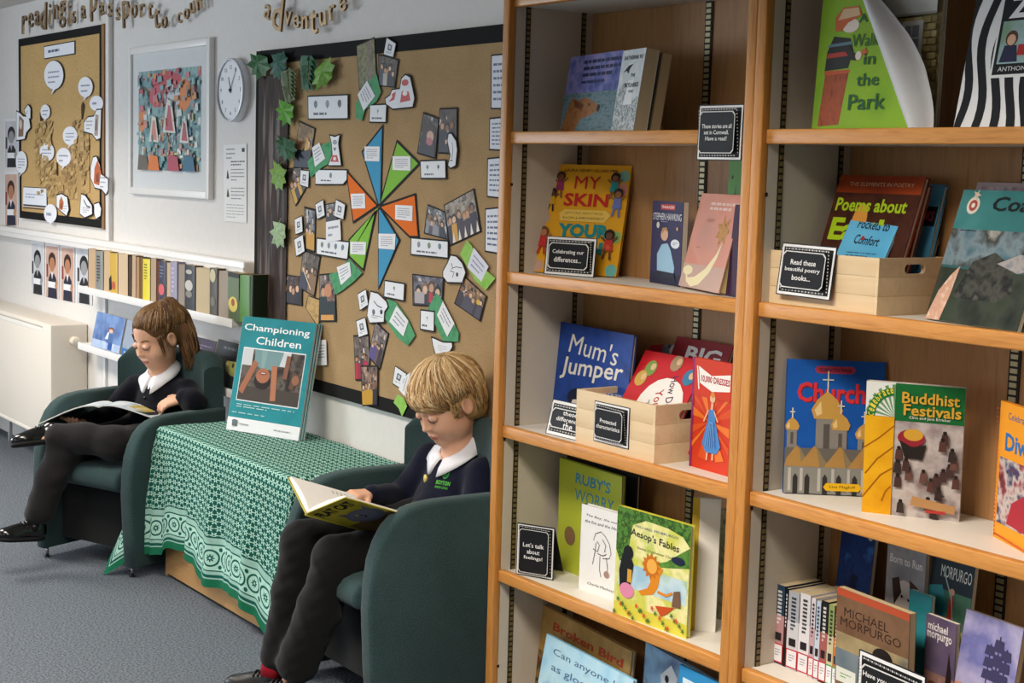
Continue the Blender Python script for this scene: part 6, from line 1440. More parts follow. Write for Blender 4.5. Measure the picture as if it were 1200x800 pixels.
for lab, pts in (('thin brown twig holding up the upper right speech bubble', [(95, 124), (97, 119), (99, 124), (96.6, 140), (95.4, 140)]), ('short brown twig left of the two lowest round bubbles', [(46.5, 132), (49, 130), (50, 143), (47, 144)]), ('brown twig below the round bubble in the castle middle', [(66, 190), (67.5, 190), (68, 206), (66.5, 206)])):
    paper('twig', lab, 'twig', pts, 0, '4a3424', None, 'twigs on the smaller board')
def bubble(label, cx, cy, rx_, ry, n, seed, tail=(-.3, 1.35), border=0):
    pts = []
    for k in range(22):
        a = 2*PI*k/22; pts.append((cx+rx_*math.cos(a), cy+ry*math.sin(a)))
        if k == 5: pts.append((cx+rx_*tail[0], cy+ry*tail[1]))
    paper('speech_bubble', label, 'speech bubble', pts, border, 'f0f0f4', lambda a: a.lines('8a90a8', .2, .3, .8, .75, n, seed, .3), 'speech bubbles on the smaller board', lift=.0045)
bubble('largest white speech bubble under the heading strip', 63, 88, 11.5, 17.5, 3, 1, (-.3, 1.35), .0022)
bubble('white speech bubble at the upper right of the smaller board', 100, 102, 8.5, 12, 2, 2)
bubble('white speech bubble partly behind the animal cut out on the right', 113, 121, 8, 9, 1, 3, (.2, 1.1))
bubble('small white speech bubble above the left castle tower', 53, 131, 5.5, 8.5, 2, 4)
bubble('white speech bubble between the castle towers', 82, 159, 8.5, 11, 3, 5)
bubble('white speech bubble on the left side of the castle', 55, 178, 8.5, 11, 3, 6)
bubble('white speech bubble in the middle of the castle', 74.5, 184, 8.5, 11, 2, 7)
bubble('white speech bubble hanging over the left edge of the smaller board', 25, 190, 6.5, 13, 4, 8, (-.4, 1.3))
bubble('white speech bubble hanging over the bottom border of the smaller board', 59, 250, 7.5, 11, 1, 9, (-.1, 1.3))
def fox(c): return lambda a: (a.pg(c, [(.15, .25), (.5, .2), (.62, .6), (.4, .95), (.2, .7)]), a.pg('8a4a34', [(.3, .3), (.5, .3), (.45, .6), (.3, .5)]), a.lines('9a9aa4', .55, .1, .9, .5, 3, 2, .25))
CF = 'animal cut outs on the smaller board'
def acut(label, pts, art): paper('animal_cut_out', label, 'cut-out', pts, .0055, 'eeeef0', art, CF, lift=.0052)
acut('cut out brown animal over the left edge of the smaller board', [(19, 129), (23, 131), (27, 135), (34, 136), (36, 150), (31, 156), (29, 164), (19, 165.5)], lambda a: (a.pg('8a6a54', [(.1, .08), (.5, .1), (.55, .7), (.2, .9)]), a.e('d8c8b8', .3, .55, .12)))
acut('white pointed cut out behind the brown animal', [(28, 128), (33, 121.5), (36, 126), (36, 140), (31, 139)], lambda a: a.ln('5a5a60', [(.3, .3), (.6, .6)], .05))
acut('cut out tall pale animal over the right border of the smaller board', [(98, 143), (103, 136), (110, 135), (113, 127.5), (119, 127), (118, 163), (113, 165), (108, 158), (98, 155)], lambda a: (a.pg('b09a8c', [(.62, .1), (.85, .1), (.9, .85), (.7, .9)]), a.pg('7a6a60', [(.66, .3), (.8, .3), (.8, .7), (.7, .7)]), a.lines('9a9aa4', .1, .3, .5, .7, 3, 2)))
acut('cut out orange fox hanging over the right edge of the smaller board', [(109, 183), (113, 182), (117, 192), (119, 203), (127, 209), (127, 224), (124, 229), (119, 223), (111, 221), (106, 209), (106, 195)], fox('c8693a'))
acut('cut out small orange animal at the bottom of the smaller board', [(66, 228), (72, 226), (79, 230), (81, 246), (78, 254), (72, 249), (66, 243)], fox('c0704a'))
acut('white pointed cut out with grey lines right of the small orange animal', [(95, 226), (100, 228), (108, 240), (108.5, 252), (99, 256), (93, 251), (94, 238)], lambda a: (a.ln('6a6a72', [(.3, .8), (.6, .5), (.9, .45)], .06), a.lines('9a9aa4', .2, .15, .8, .45, 3, 2)))
acut('plain white cut out at the bottom right corner of the smaller board', [(110, 238), (116, 236), (119, 244), (118, 254), (112, 258), (110, 250)], None)
paper('heading_strip', 'white heading strip in grey mount at the top of the smaller board', 'heading', [(51.5, 54), (87.5, 47.5), (87.5, 63.5), (51.5, 69.5)], .0045, 'eceef2', lambda a: a.lines('4a5878', .08, .3, .92, .75, 1, 3, .5), None, lift=.001)
paper('caption_card', 'white caption card with dark base at the bottom left of the smaller board', 'card', [(27, 218.5), (54.5, 220), (55, 246), (26.5, 243.5)], .0035, 'e9ebf2', lambda a: (a.r('b89a78', 0, .0, 1, .06), a.r('2a2624', 0, .08, 1, .16), a.lines('9aa0b4', .1, .45, .9, .75, 2, 3)), None, lift=.001)
# portraits of children holding cards
PT = 'printed portraits of children holding name cards'
def portrait(label, x0, y0, x1, y1, grey, seed, plane, skew=0):
    def art(a):
        R = random.Random(seed); bgc = ('d8d8da', 'c0c0c4') if grey else ('d8b8a8', 'c8a090')
        a.r('e6e6e8', 0, 0, 1, 1); a.r(photo(bgc, 10, .4, seed), .06, .0, .94, .95); a.pg('26262a' if grey else '26283c', [(.2, 0), (.85, 0), (.8, .36), (.65, .45), (.38, .45), (.24, .34)]); a.e('1c1c1e' if grey else '3a2418', .5, .68, .26, .16); a.e('9a9a9c' if grey else 'b87e5c', .5, .62, .19, .13); a.pg('b0b0b4' if grey else 'e8e4e4', [(.42, .47), (.58, .47), (.5, .34)]); a.r('f0f0f2', .22, .19, .72, .30); a.r('8a3a34' if not grey else '3a3a3c', .1, .38, .22, .62)
        a.ln('9a9a9c' if grey else 'c08a68', [(.72, .2), (.86, .32)], .12)
    paper('portrait_print', label, 'portrait', [(x0, y0), (x1, y0+skew), (x1, y1+skew*2.2), (x0, y1)], 0, 'eaeaec', art, PT, plane=plane)
portrait('grey portrait print standing left of the smaller board', 5, 139, 22, 196, True, 1, WY)
portrait('coloured portrait print standing below the grey one at the far left', 5, 201, 21, 264, False, 2, WY)
portrait('grey portrait print, first of the four under the cable rail', 36, 282, 52, 343, True, 3, WY, 1.5)
portrait('coloured portrait print, second of the four under the cable rail', 53, 284.5, 69.5, 347.5, False, 4, WY, 1.5)
portrait('coloured portrait print, third of the four under the cable rail', 71, 286.5, 87.5, 351, False, 5, WY, 1.5)
portrait('grey portrait print, fourth under the cable rail beside the paperbacks', 89, 288, 108, 354, True, 6, WY, 1.5)
# framed picture
p, q = onY(150, 58, WY-.022), onY(245.5, 43.5, WY-.022); s_ = onY(243.5, 233.5, WY-.022); t_ = onY(153, 225, WY-.022)
FX0, FX1, FZ0, FZ1 = p.x, q.x, s_.z, q.z
fr = thing('framed_picture', 'white framed abstract collage picture left of the wall clock', 'picture', Matrix.Translation((FX0, WY-.022, FZ0))); W, Hh = FX1-FX0, FZ1-FZ0
mb = MB(); FM = M('e9e6e2', .35)
for bxs in ((0, .028, 0, Hh), (W-.028, W, 0, Hh), (.028, W-.028, 0, .028), (.028, W-.028, Hh-.028, Hh)): mb.box(bxs[0], bxs[1], 0, .022, bxs[2], bxs[3], FM, .003)
mb.build('frame', fr)
mb = MB(); mb.box(.026, W-.026, .010, .02, .026, Hh-.026, M('d4d6d6', .8)); mb.build('mount', fr)
mb = MB(); A_ = Art(mb, W-.19, Hh-.20, .0095, .00005, .095, .10)
A_.r(photo(('7a9c9c', '94b4b0', '5c8088', 'b0c6c0'), 16, .6, 4), 0, 0, 1, 1); R = random.Random(12)
for c, x, y, rx_, ry in (('b8505a', .48, .84, .26, .15), ('c0606a', .36, .74, .2, .12), ('d8824a', .74, .74, .12, .16), ('c8ccd0', .58, .72, .11, .09), ('5a6a70', .92, .74, .08, .08), ('d88a5a', .06, .52, .06, .14), ('5a5a52', .08, .80, .08, .05)): A_.e(c, x, y, rx_, ry, 9)
for _ in range(170):
    x, y = R.random(), R.random(); c = R.choice(('d8d6ce', '86a8ac', 'b87a7e', 'cc986e', 'e4e0d6', '6e9496', '9aa69a', 'c48e82', '587c8e', 'c8bc94', 'dcdad4', 'cfd2ce')) if y < .62 else R.choice(('b8626a', 'c47a82', '7fa2a8', '94b6b4', 'cc9060', 'b8626a'))
    u, v = R.uniform(.01, .04), R.uniform(.01, .05); A_.pg(c, [(max(0, x-u), max(0, y-v)), (min(1, x+u), max(0, y-v*.6)), (min(1, x+u*.7), min(1, y+v)), (max(0, x-u), min(1, y+v*.8))])
for x, b_, c, k_ in ((.30, .31, 'd0887a', .62), (.55, .40, 'b8606c', .8), (.79, .30, 'b05a64', .55)): A_.pg('d4d2c8', [(x-.11*k_-.02, b_-.02), (x+.12*k_, b_-.03), (x+.04*k_, b_+.36*k_), (x-.06*k_, b_+.38*k_)]); A_.pg(c, [(x-.09*k_, b_), (x+.08*k_, b_-.01), (x+.01, b_+.30*k_), (x-.02, b_+.31*k_)])
for _ in range(60):
    x, y = R.random()*.92+.02, R.random()*.9+.02; hh_ = R.uniform(.02, .09); A_.pg(R.choice(('c9ccc8', 'b8c4c0', '6a9298', 'a87880', 'c8885a', '4a6a74', '8a8478')), [(x, y), (x+R.uniform(.01, .03), y), (x+R.uniform(.01, .03), min(1, y+hh_)), (x-.005, min(1, y+hh_*.9))])
for x, c in ((.12, '6a6258'), (.30, 'd8783a'), (.62, 'b04a5a'), (.86, '3a6a84')): A_.pg(c, [(x-.09, 0), (x+.1, 0), (x+.07, .14), (x-.07, .16)])
mb.build('collage', fr)
# clock
c = onY(271, 105.5, WY-.025); ra = (onY(271, 68, WY-.025).z-onY(271, 143, WY-.025).z)/2
ck = thing('wall_clock', 'round white wall clock with silver rim beside the framed picture', 'clock', Matrix.Translation((c.x, WY-.034, c.z)))
mb = MB(); n = 48
for i in range(n):
    a0, a1 = 2*PI*i/n, 2*PI*(i+1)/n
    prof = [(ra*.93, .006), (ra*.95, 0), (ra*.99, .002), (ra, .010), (ra, .034)]
    mb.add([(r_*math.cos(a), y_, r_*math.sin(a)) for a in (a0, a1) for r_, y_ in prof], [(j, j+1, 5+j+1, 5+j) for j in range(4)], M('c9ccd2', .3, .5, .5), True)
mb.build('rim', ck)
mb = MB(); mb.prism([(ra*.935*math.cos(2*PI*i/n), ra*.935*math.sin(2*PI*i/n)) for i in range(n)], .02, M('e4e4e6', .5), 1, .007)
A_ = Art(mb, 2*ra, 2*ra, .0066, .00005, -ra, -ra)
for k in range(12):
    a = PI/2-2*PI*k/12; A_.t('4a4a4e', str(k or 12), .5+.36*math.cos(a), .5+.36*math.sin(a), .045 if 0 < k < 10 else .075, .06)
for k in range(60): a = 2*PI*k/60; A_.ln('5a5a5e', [(.5+.435*math.cos(a), .5+.435*math.sin(a)), (.5+.455*math.cos(a), .5+.455*math.sin(a))], .004 if k % 5 else .009)
mb.build('dial', ck)
for nm, a, L, t_ in (('hour_hand', math.radians(112), .22, .022), ('minute_hand', math.radians(57), .33, .014)):
    mb = MB(); A_ = Art(mb, 2*ra, 2*ra, .0045, .00005, -ra, -ra); ux, uz = math.cos(a), math.sin(a)
    mb.prism([((-.05*ux-t_/2*uz)*2*ra, (-.05*uz+t_/2*ux)*2*ra), ((-.05*ux+t_/2*uz)*2*ra, (-.05*uz-t_/2*ux)*2*ra), ((L*ux+t_/4*uz)*2*ra, (L*uz-t_/4*ux)*2*ra), ((L*ux-t_/4*uz)*2*ra, (L*uz+t_/4*ux)*2*ra)], .001, M('3a3c42', .4), 1, .004 if nm[0] == 'm' else .0055); mb.build(nm, ck)
mb = MB(); mb.tube([(0, .007, 0), (0, .001, 0)], ra*.05, M('3a3c42', .4), 14); mb.build('hub', ck)
# notice under the clock
def art(a):
    a.lines('8a8a8e', .12, .80, .5, .97, 3, 1, .3); a.lines('55555a', .32, .72, .92, .80, 2, 2, .4); a.r('26262a', .80, .90, .92, .95)
    for y in (.62, .38): a.pg('2a2a2e', [(.12, y-.06), (.24, y-.06), (.20, y+.02), (.18, y+.06), (.15, y+.02)])
    a.lines('6a6a70', .32, .52, .9, .70, 4, 3, .25); a.lines('6a6a70', .32, .28, .9, .46, 4, 4, .25); a.lines('8a8a90', .1, .04, .9, .24, 5, 5, .2)
paper('wall_notice', 'long white printed notice taped under the wall clock', 'notice', [(262, 170), (289, 168.5), (289, 261), (263, 259)], 0, 'e9e7e4', art, None, plane=WY)
# foil letters
FOIL = M('cbb08a', .18, .6, .9); FOIL2 = M('6a4c30', .25, .5, .8)
def banner(label, rows):
    root = thing('foil_letter_banner', label, 'banner', Matrix.Translation(onY(rows[0][1], rows[0][2], WY-.03)))
    o0 = root.matrix_world.translation
    for ch, px, py, hpx, rot in rows:
        vv, ff, x0, x1, y0, y1 = glyph(ch, .004); c = onY(px, py, WY-.03); hh = onY(px, py-hpx/2, WY-.03).z-onY(px, py+hpx/2, WY-.03).z; s_ = hh/.60
        mb = MB(); P = [((x-(x0+x1)/2)*s_*1.15, (y-(y0+y1)/2)*s_) for x, y in vv]; cr, sr = math.cos(rot), math.sin(rot); P = [(x*cr-z*sr, x*sr+z*cr) for x, z in P]
        t_ = .008
        mb.add([(x, -t_/2, z) for x, z in P], [f[::-1] if True else f for f in ff], FOIL); mb.add([(x, t_/2, z) for x, z in P], ff, FOIL2)
        from collections import Counter
        E = Counter(); 
        for f in ff:
            for i in range(len(f)): a, b = f[i], f[(i+1) % len(f)]; E[(min(a, b), max(a, b))] += 1
        for (a, b), k in E.items():
            if k == 1: mb.add([(P[a][0], -t_/2, P[a][1]), (P[b][0], -t_/2, P[b][1]), (P[b][0], t_/2, P[b][1]), (P[a][0], t_/2, P[a][1])], [(0, 1, 2, 3)], FOIL2 if (a+b) % 3 else FOIL)
        o = mb.build('letter', root); o.location = c-o0
    return root
rows = [(ch, 29+i*7.4, 26-2.4*i+(5 if ch == 'g' else 0)+(3 if i == 0 else 0), 22 if ch not in 'gdr' else 28, -.05) for i, ch in enumerate('reading')]
rows += [('i', 82, 17, 22, 0), ('s', 87, 20, 18, 0), ('a', 98, 14, 20, 0)] + [(ch, 110+i*9.5, 8+[0, 2, 4, 8, 8, 5, 4, 5][i], 20 if ch != 'p' else 28, .1) for i, ch in enumerate('passport')]
rows += [('t', 184, 22, 26, .2), ('o', 193, 26, 18, .1), ('c', 211, 21, 16, .1), ('o', 219, 16, 16, .1), ('u', 226, 9, 18, .2), ('n', 234, 4, 18, .2)]
banner('gold foil lettering above the smaller board and the framed picture', rows)
rows = [(ch, x, y, h_, r_) for ch, x, y, h_, r_ in (('a', 314, 14, 22, -.3), ('d', 326, 16, 34, -.2), ('v', 338, 22, 22, -.1), ('e', 348, 25, 20, 0), ('n', 358, 26, 20, 0), ('t', 368, 26, 30, .05), ('u', 379, 22, 22, .1), ('r', 390, 14, 22, .2), ('e', 402, 5, 22, .3))]
banner('gold foil lettering in an arc above the large hessian board', rows)

# ---------------------------------------------------------------- white wall shelves, paperbacks, face-out books
SX0, SX1 = onY(92, 335, 2.285).x, -4.985; SYF = 2.285
WS = M('eceae7', .4)
WG = 'white shelves on the wall'
def wshelf(label, z, x1):
    r = thing('wall_shelf', label, 'shelf', Matrix.Translation((SX0, SYF, z)), WG); L = x1-SX0
    mb = MB(); mb.box(0, L, 0, WY-SYF, -.024, 0, WS, .002); mb.build('board', r)
    mb = MB(); mb.box(0, L, -.004, .003, -.027, .004, WS, .0015); mb.build('front_lip', r)
    for x in (.10, L*.55, L-.10):
        mb = MB(); mb.box(x, x+.028, WY-SYF-.012, WY-SYF, -.20, -.024, WS, .002); mb.build('support', r)
    return r
Z1 = onY(180, 355.5, SYF).z
Z1 = (onY(96, 336.5, SYF).z+onY(270, 374, SYF).z)/2; Z2 = onY(95, 402.5, SYF).z
wshelf('upper white wall shelf holding a row of worn paperbacks', Z1, SX1); wshelf('lower white wall shelf with face out books behind the girl', Z2, SX1)
pb = [(103, 112, 'p', 'ceb08c', 'well thumbed tan paperback'), (112, 121, 's', '8a8a84', 'silver grey spined paperback'), (121, 129, 'p', 'd6ba96', 'tan page edged paperback'), (129, 138, 's', 'd0a83a', 'mustard and black spined paperback'), (138, 150, 'p', 'dec4a2', 'thick tan page edged paperback'), (150, 154, 'p', '5a4a3c', 'thin dark brown paperback'), (154, 159, 'p', 'd0b498', 'thin pale paperback'), (159, 163.5, 'p', 'b8946e', 'thin brown paperback'), (163.5, 167.5, 'p', '8a6a48', 'slim brown page edged paperback'), (167.5, 176, 's', 'e8d42a', 'bright yellow spined paperback'), (176, 183, 'p', 'c2aa90', 'greyish tan paperback'), (183, 186, 'p', '7a4a34', 'thin russet paperback'), (186, 195, 's', '2c2c44', 'navy spined paperback with a pink face'), (195, 200, 'p', 'd6bca0', 'light tan paperback right of the pink face'), (200, 208, 's', '9a94ac', 'lilac spined paperback'), (208, 216.5, 'p', 'a89c92', 'grey page edged paperback'), (216.5, 229, 's', '2a2a2e', 'black bulging spine with a white face'), (229, 246, 'p', 'd8c4a2', 'thickest tan page edged paperback'), (246, 255.5, 's', '4a463c', 'dark spined paperback with a cream top'), (255.5, 268, 'p', 'b2a698', 'grey beige page edged paperback'), (268, 281, 's', '5a6a4a', 'green grey paperback with a yellow flower picture'), (281, 293.5, 's', '55853a', 'plain leaf green book'), (293.5, 297, 's', '24301e', 'thin dark green book at the right end of the paperback row')]
yb_ = SYF+.008
for i, (x0, x1, k, c, lab) in enumerate(pb):
    A, B = onY(x0, 340, yb_), onY(x1, 340, yb_); t = B.x-A.x-.0008; hh = (.170, .166, .173, .168)[i % 4]; dp = WY-yb_-.003; R = random.Random(i)
    root = thing('book', lab+(' on the upper wall shelf' if len(lab.split()) < 9 else ''), 'book', Matrix.Translation((A.x, yb_, Z1)) @ Matrix.Rotation(R.uniform(-.02, .025), 4, 'Y'), 'paperbacks on the upper wall shelf')
    if k == 'p':
        mb = MB(); cc = M(R.choice(('6a5a48', '8a7a68', '4a3a30', '3a4454', '7a4a3a')), .5)
        mb.box(0, .0012, 0, dp, 0, hh, cc); mb.box(t-.0012, t, 0, dp, 0, hh, cc); mb.box(.0012, t-.0012, dp-.0012, dp, 0, hh, cc); mb.build('cover', root)
        mb = MB(); n = 10
        kk = ('xp', c)
        if kk not in MATS:
            q = pagemat(c).copy(); MATS[kk] = q; q.node_tree.nodes['Mapping'].inputs['Scale'].default_value = (900, 3, 3)
        mb.box(.0012, t-.0012, .002, dp-.0012, .001, hh-.001, MATS[kk]); mb.build('pages', root)
    else:
        mb = MB(); n = 10; V = []
        for z in (0, hh):
            for j in range(n+1): a = PI*j/n; V.append((t/2-t/2*math.cos(a), -.004*math.sin(a), z))
        mb.add(V, [(j, j+1, n+1+j+1, n+1+j) for j in range(n)], M(c, .4), True); mb.box(0, .001, 0, dp, 0, hh, M(c, .4)); mb.box(t-.001, t, 0, dp, 0, hh, M(c, .4))
        A_ = Art(mb, t, hh, -.0045)
        if i == 3: A_.pg('1e1814', [(.0, .05), (.4, .1), (.3, .45), (0, .35)]); A_.e('c85a4a', .6, .2, .2)
        elif i == 9: A_.lines('6a6a2a', .3, .5, .7, .9, 6, 2, .4)
        elif i == 12: A_.e('d8646a', .5, .34, .38, .13); A_.lines('8a8aa8', .25, .6, .75, .9, 4, 3)
        elif i == 16: A_.e('c8c4bc', .5, .55, .36, .12); A_.e('8a867e', .5, .36, .3, .08); A_.e('b8b4ac', .5, .85, .3, .05)
        elif i == 18: A_.e('c8bf9a', .5, .84, .36, .14); A_.e('7a766a', .5, .3, .3, .1)
        elif i == 20: A_.r('6a7a5c', 0, .45, 1, 1); A_.e('d8c86a', .5, .34, .42, .16); A_.e('a85a34', .5, .38, .16, .08); A_.r('2a2a24', 0, .9, 1, 1)
        elif i == 1: A_.lines('3a3a3a', .3, .2, .7, .9, 9, 4, .5)
        elif i == 14: A_.lines('c8c4d8', .3, .3, .7, .9, 6, 5, .5)
        mb.build('cover', root)
        mb = MB(); mb.box(.001, t-.001, .001, dp-.001, .001, hh-.001, pagemat('c0aa88')); mb.build('pages', root)
FG = 'face out books on the lower wall shelf'
def face(label, x0, x1, h_, art, c, z=None, y=None):
    A, B = onY(x0, 405, SYF+.008), onY(x1, 405, SYF+.008)
    booklet(label, (Vector((A.x, SYF+.010+(y or 0), Z2+.001)), Vector((1, 0, 0)), .20, B.x-A.x, h_), art, .010, c, hard=False, group=FG)
def art(a):
    a.r(photo(('5a7ab0', '7a98c8', '3f5a94'), 8, .35, 3), 0, 0, 1, 1); a.r(photo(('b8c8e0', 'a0b4d4', 'd0dcea'), 14, .4, 5), 0, 0, 1, .22)
    a.e('7a4a34', .60, .58, .10, .08); a.e('e0b89c', .60, .55, .07, .055); a.pg('4a6aa0', [(.5, .2), (.72, .2), (.68, .48), (.53, .48)]); a.pg('d8e4f0', [(.44, .3), (.54, .3), (.55, .5), (.5, .5)]); a.r('24509a', .58, .02, .72, .22)
face('blue ice coloured book with a small standing figure, left on the lower wall shelf', 106, 139, .150, art, '2f4a84')
face('pale blue grey book partly behind the head of the girl', 141, 172, .148, lambda a: (a.r(photo(('8a9ab0', '9aa4b4', '6a86a8'), 10, .4, 6), 0, 0, 1, 1), a.r('2f6aa8', 0, 0, 1, .2), a.lines('e0e4ec', .1, .06, .8, .13, 1, 2, .6), a.e('5a5a6a', .4, .75, .16, .1)), '3f6a9a')
face('purple black book with a small white figure, right of the ponytail', 215, 244, .150, lambda a: (a.r(photo(('2a2434', '4a3c54', '38304a'), 20, .4, 4), 0, 0, 1, 1), a.lines('8a7a94', .12, .72, .88, .86, 2, 3, .5), a.pg('d8d0d4', [(.36, .12), (.52, .12), (.48, .42), (.42, .42)]), a.e('e4dcd8', .45, .46, .05)), '1e1a26')
face('black book with large pale yellow circles beside the teal poster', 246, 286, .162, lambda a: (a.r(photo(('1c1e20', '2a2e30', '24282a'), 12, .4, 5), 0, 0, 1, 1), a.lines('5a5e60', .2, .80, .9, .90, 1, 3, .6), a.e(photo(('b8b46a', 'a8a45c', 'c8c484'), 20, .4, 5), .62, .48, .28, .21), a.e(photo(('8a9a5a', '7a8a4c'), 20, .4, 5), .14, .44, .14, .14), a.pg('14181a', [(.1, .66), (.8, .70), (.9, .62), (.4, .58)]), a.e('3a3420', .56, .5, .03), a.e('3a3420', .7, .52, .03)), '16181a')

# ---------------------------------------------------------------- the teal brochure stack on the table
S = solve((265, 503), (349.5, 517), (285.5, 371), TZ+.0045)
def art(a):
    a.r(photo(('1f868c', '24909a', '1c7e86'), 6, .3, 3), 0, 0, 1, 1); a.r('f0f0f2', 0, 0, 1, .115); a.t('f4f8f8', 'Championing', .49, .905, .90, .075, .012); a.t('f4f8f8', 'Children', .54, .805, .62, .068, .012)
    a.r('e9eef0', .075, .265, .935, .735); a.r(photo(('2c2622', '4a423a', '6a6258', '1e1a18'), 24, .35, 7), .085, .275, .925, .725)
    a.r('d0d2d4', .085, .58, .22, .725); a.r('d4d6d8', .60, .60, .74, .725); a.r('4a4038', .085, .275, .925, .40)
    a.pg('7a9a9c', [(.24, .725), (.64, .725), (.60, .60), (.50, .56), (.36, .56), (.26, .60)]); a.pg('8aa8a8', [(.34, .725), (.42, .725), (.40, .57), (.36, .57)])
    a.ln('a86a4c', [(.28, .62), (.20, .48), (.12, .34)], .075); a.ln('b87856', [(.54, .60), (.56, .46), (.58, .30)], .075); a.e('2a1c16', .40, .455, .115, .07); a.e('b07050', .40, .505, .095, .065); a.e('8a3a34', .40, .525, .05, .014); a.r('e8e0d8', .37, .522, .43, .53)
    a.ln('8a5a44', [(.72, .70), (.70, .5)], .06); a.ln('6a4a3a', [(.84, .56), (.80, .42)], .07); a.e('9a6a50', .85, .50, .05)
    a.lines('bfe0e0', .10, .205, .90, .245, 2, 3, .35); a.lines('a8d4d4', .05, .150, .93, .170, 1, 4, .45); a.pg('6a7478', [(.08, .04), (.14, .04), (.15, .09), (.11, .10), (.07, .09)]); a.lines('9aa0a4', .18, .05, .36, .08, 1, 5); a.lines('9aa0a4', .66, .045, .94, .07, 1, 6)
P0, ex, ln, wd, h = S
bkv = Vector((-ex.y, ex.x, 0))
TG = 'teal brochures leaning on the table'
booklet('front teal brochure with a photograph of an upside down child, leaning on the table', S, art, .007, 'dfe3e4', 'cfd4d6', 'dfe2e4', TG, hard=False, name='brochure')
for i, lab in enumerate(('second teal brochure, directly behind the front one', 'rearmost teal brochure of the leaning stack')):
    d = .0085*(i+1); booklet(lab, (P0+bkv*d+ex*.003*(i+1), ex, ln+.004*(i+1), wd, h*(1.0 if i else .998)), lambda a: a.r('23888f', 0, 0, 1, 1), .007, 'dfe3e4', 'cfd4d6', 'dfe2e4', TG, hard=False, name='brochure')
# ---------------------------------------------------------------- the books being read
def bent_page(mb, p0, along, out, up, L, Wd, sag, m, th=.006, n=14, flip=1):
    """page block: spine along `along`, leaves spreading in direction `out`, arched by sag in direction up"""
    def f(u, v):
        return tuple(p0+along*(v*L)+out*(u*Wd)+up*(sag*math.sin(PI*min(1, u*1.0))**.8*(1-u*.4)+th*(1-.15*u)))
    mb.grid(f, n, 6, m)
    top = [f(i/n, 0) for i in range(n+1)]; bot = [tuple(p0+out*(i/n*Wd)+up*.0006) for i in range(n+1)]
    mb.add(top+bot, [(i, i+1, n+1+i+1, n+1+i) for i in range(n)], m); off = along*L
    mb.add([tuple(Vector(p)+off) for p in top+bot], [(i, n+1+i, n+1+i+1, i+1) for i in range(n)], m)
    e = [f(1, 0), f(1, 1), tuple(p0+along*L+out*Wd+up*.0006), tuple(p0+out*Wd+up*.0006)]; mb.add(e, [(0, 1, 2, 3)], m)
WPG = M('efece6', .6, .2)
# boy: hardback, spine down between his hands
S1 = Vector((.060, -.085, .526)); S2 = Vector((.060, .105, .459)); al = (S2-S1).normalized(); L = .205
oL = (Vector((.22, -.07, .600))-S1); oL = (oL-al*oL.dot(al)); WL = .176; oL.normalize()
oR = (Vector((-.09, -.056, .588))-S1); oR = (oR-al*oR.dot(al)); WR = oR.length; oR.normalize()
book = thing('open_picture_book', 'yellow picture book with a grey cat cover held open by the boy', 'book', BOYM @ Matrix.Translation(S1))
YC = photo(('a89a2a', 'b8aa34', '8a7c20'), 12, .35, 3)
for nm, o, Wd in (('front_cover', oL, WL), ('back_cover', oR, WR)):
    mb = MB(); nrm = o.cross(al)
    if nrm.z > 0: nrm = -nrm
    q = Matrix.Identity(4); mb.T = frame(Vector((0, 0, 0)), o, -nrm, al)     # x out, y to the reading side, z along the spine
    mb.box(0, Wd, 0, .0025, 0, L, YC)
    if nm == 'front_cover':
        mb.T = frame(Vector((0, 0, 0)), o, -nrm, -al) if False else mb.T
        a = Art(mb, Wd, L, -.0002); 
        tb = MB(); t_ = Art(tb, Wd, L, 0)
        t_.r(photo(('4a3a24', '6a5430', '3a2c1c'), 14, .4, 5), 0, 0, 1, .34); t_.r(YC, 0, .34, 1, 1); t_.t('16140f', 'FLAT CAT', .48, .84, .84, .17, .05); t_.e('5a5e6c', .60, .45, .36, .20); t_.e('6a6e7c', .56, .47, .28, .15); t_.ln('1c1c22', [(.46, .52), (.56, .50), (.60, .44), (.52, .40)], .025); t_.pg('5a5e6c', [(.30, .56), (.28, .70), (.42, .63)]); t_.pg('5a5e6c', [(.80, .62), (.90, .70), (.90, .54)]); t_.e('c8b83a', .50, .52, .03)
        # the head of the cover is at the far end of the spine
        vs = [(x, -.0004+y*.6, L-z) for x, y, z in tb.v]
        for f, mi in zip(tb.f, tb.mi): mb.add([vs[k] for k in f], [tuple(range(len(f)))], tb.ms[mi])
    mb.build(nm, book)
mb = MB(); mb.tube([tuple(al*0), tuple(al*L)], .004, YC, 8); mb.build('spine', book)
upR = oR.cross(al); upR = upR if upR.z > 0 else -upR; upL = oL.cross(al); upL = upL if upL.z > 0 else -upL
mb = MB(); bent_page(mb, al*.004+upR*.0025, al, oR, upR, L-.008, WR-.005, .010, WPG, .009); pr = mb.build('page_block', book)
mb = MB(); bent_page(mb, al*.004+upL*.0025, al, oL, upL, L-.008, WL-.005, .008, WPG, .007); mb.build('page_block', book)
mb = MB(); P = al*.02+upR*.0155+oR*.03
mb.T = frame(P, oR, -upR, al); A_ = Art(mb, WR*.7, L*.8, 0); A_.e('e0895a', .30, .20, .22, .13); A_.e('e8a07a', .36, .24, .12, .07); A_.lines('b8a898', .45, .5, .9, .9, 5, 2, .3); mb.build('page_print', pr)
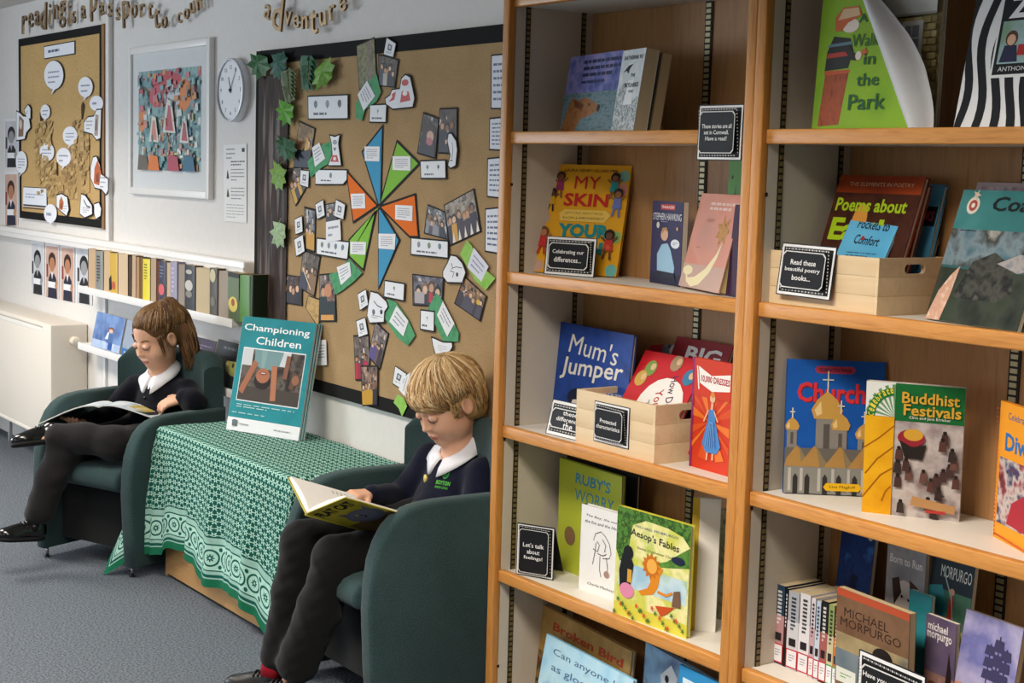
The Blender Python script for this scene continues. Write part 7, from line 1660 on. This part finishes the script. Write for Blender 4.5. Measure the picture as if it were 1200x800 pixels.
# girl: large thin paperback
St = Vector((.0, .085, .553)); Sb = Vector((-.10, .24, .540)); al = (Sb-St).normalized(); L = .19
R1 = Vector((.15, .198, .520)); L1 = Vector((-.18, -.014, .488))
book = thing('open_paperback', 'large thin open book with pale pages lying across the lap of the girl', 'book', GIRLM @ Matrix.Translation(St))
PGM = photo(('e4e8ec', 'c8d8e4', 'eef0f0'), 5, .4, 8)
def leaf_(nm, E, mat_, rise, thick, cov):
    o = E-St; o = o-al*o.dot(al); Wd = o.length; o.normalize(); up = o.cross(al); up = up if up.z > 0 else -up
    n = 16
    def f(u, v, d): return tuple(al*(v*L)+o*(u*Wd)+up*(rise*math.sin(PI*u**.7)*(1-.3*u)+d))
    mb = MB(); mb.grid(lambda u, v: f(u, v, thick), n, 6, mat_)
    for v, fl in ((0, 0), (1, 1)):
        mb.add([f(i/n, v, thick) for i in range(n+1)]+[f(i/n, v, 0) for i in range(n+1)], [(i, i+1, n+1+i+1, n+1+i) for i in range(n)], WPG)
    mb.add([f(1, 0, thick), f(1, 1, thick), f(1, 1, 0), f(1, 0, 0)], [(0, 1, 2, 3)], WPG)
    o_ = mb.build(nm, book)
    mb = MB(); mb.grid(lambda u, v: f(u*1.01, v*1.01-.005, -.0005), n, 6, M(cov, .4)); mb.build('cover', book)
    if nm == 'left_page':
        mb = MB(); A_ = Art(mb, 1, 1, 0)
        A_.pg('c8b45a', [(.46, .3), (.78, .25), (.92, .6), (.7, .95), (.5, .8)]); A_.pg('2a2c30', [(.62, .06), (.9, .1), (.98, .5), (.9, .9), (.84, .55), (.78, .25)]); A_.pg('b8cce0', [(.06, .1), (.42, .1), (.45, .9), (.08, .9)]); A_.pg('d8c890', [(.60, .45), (.74, .42), (.78, .7), (.66, .75)])
        mb.v = [f(x, z, thick+.0004-y*2) for x, y, z in mb.v]; mb.build('page_print', o_)
leaf_('left_page', R1, PGM, .016, .003, '5a7a8a'); leaf_('right_page', L1, PGM, .020, .004, '5a7a8a')
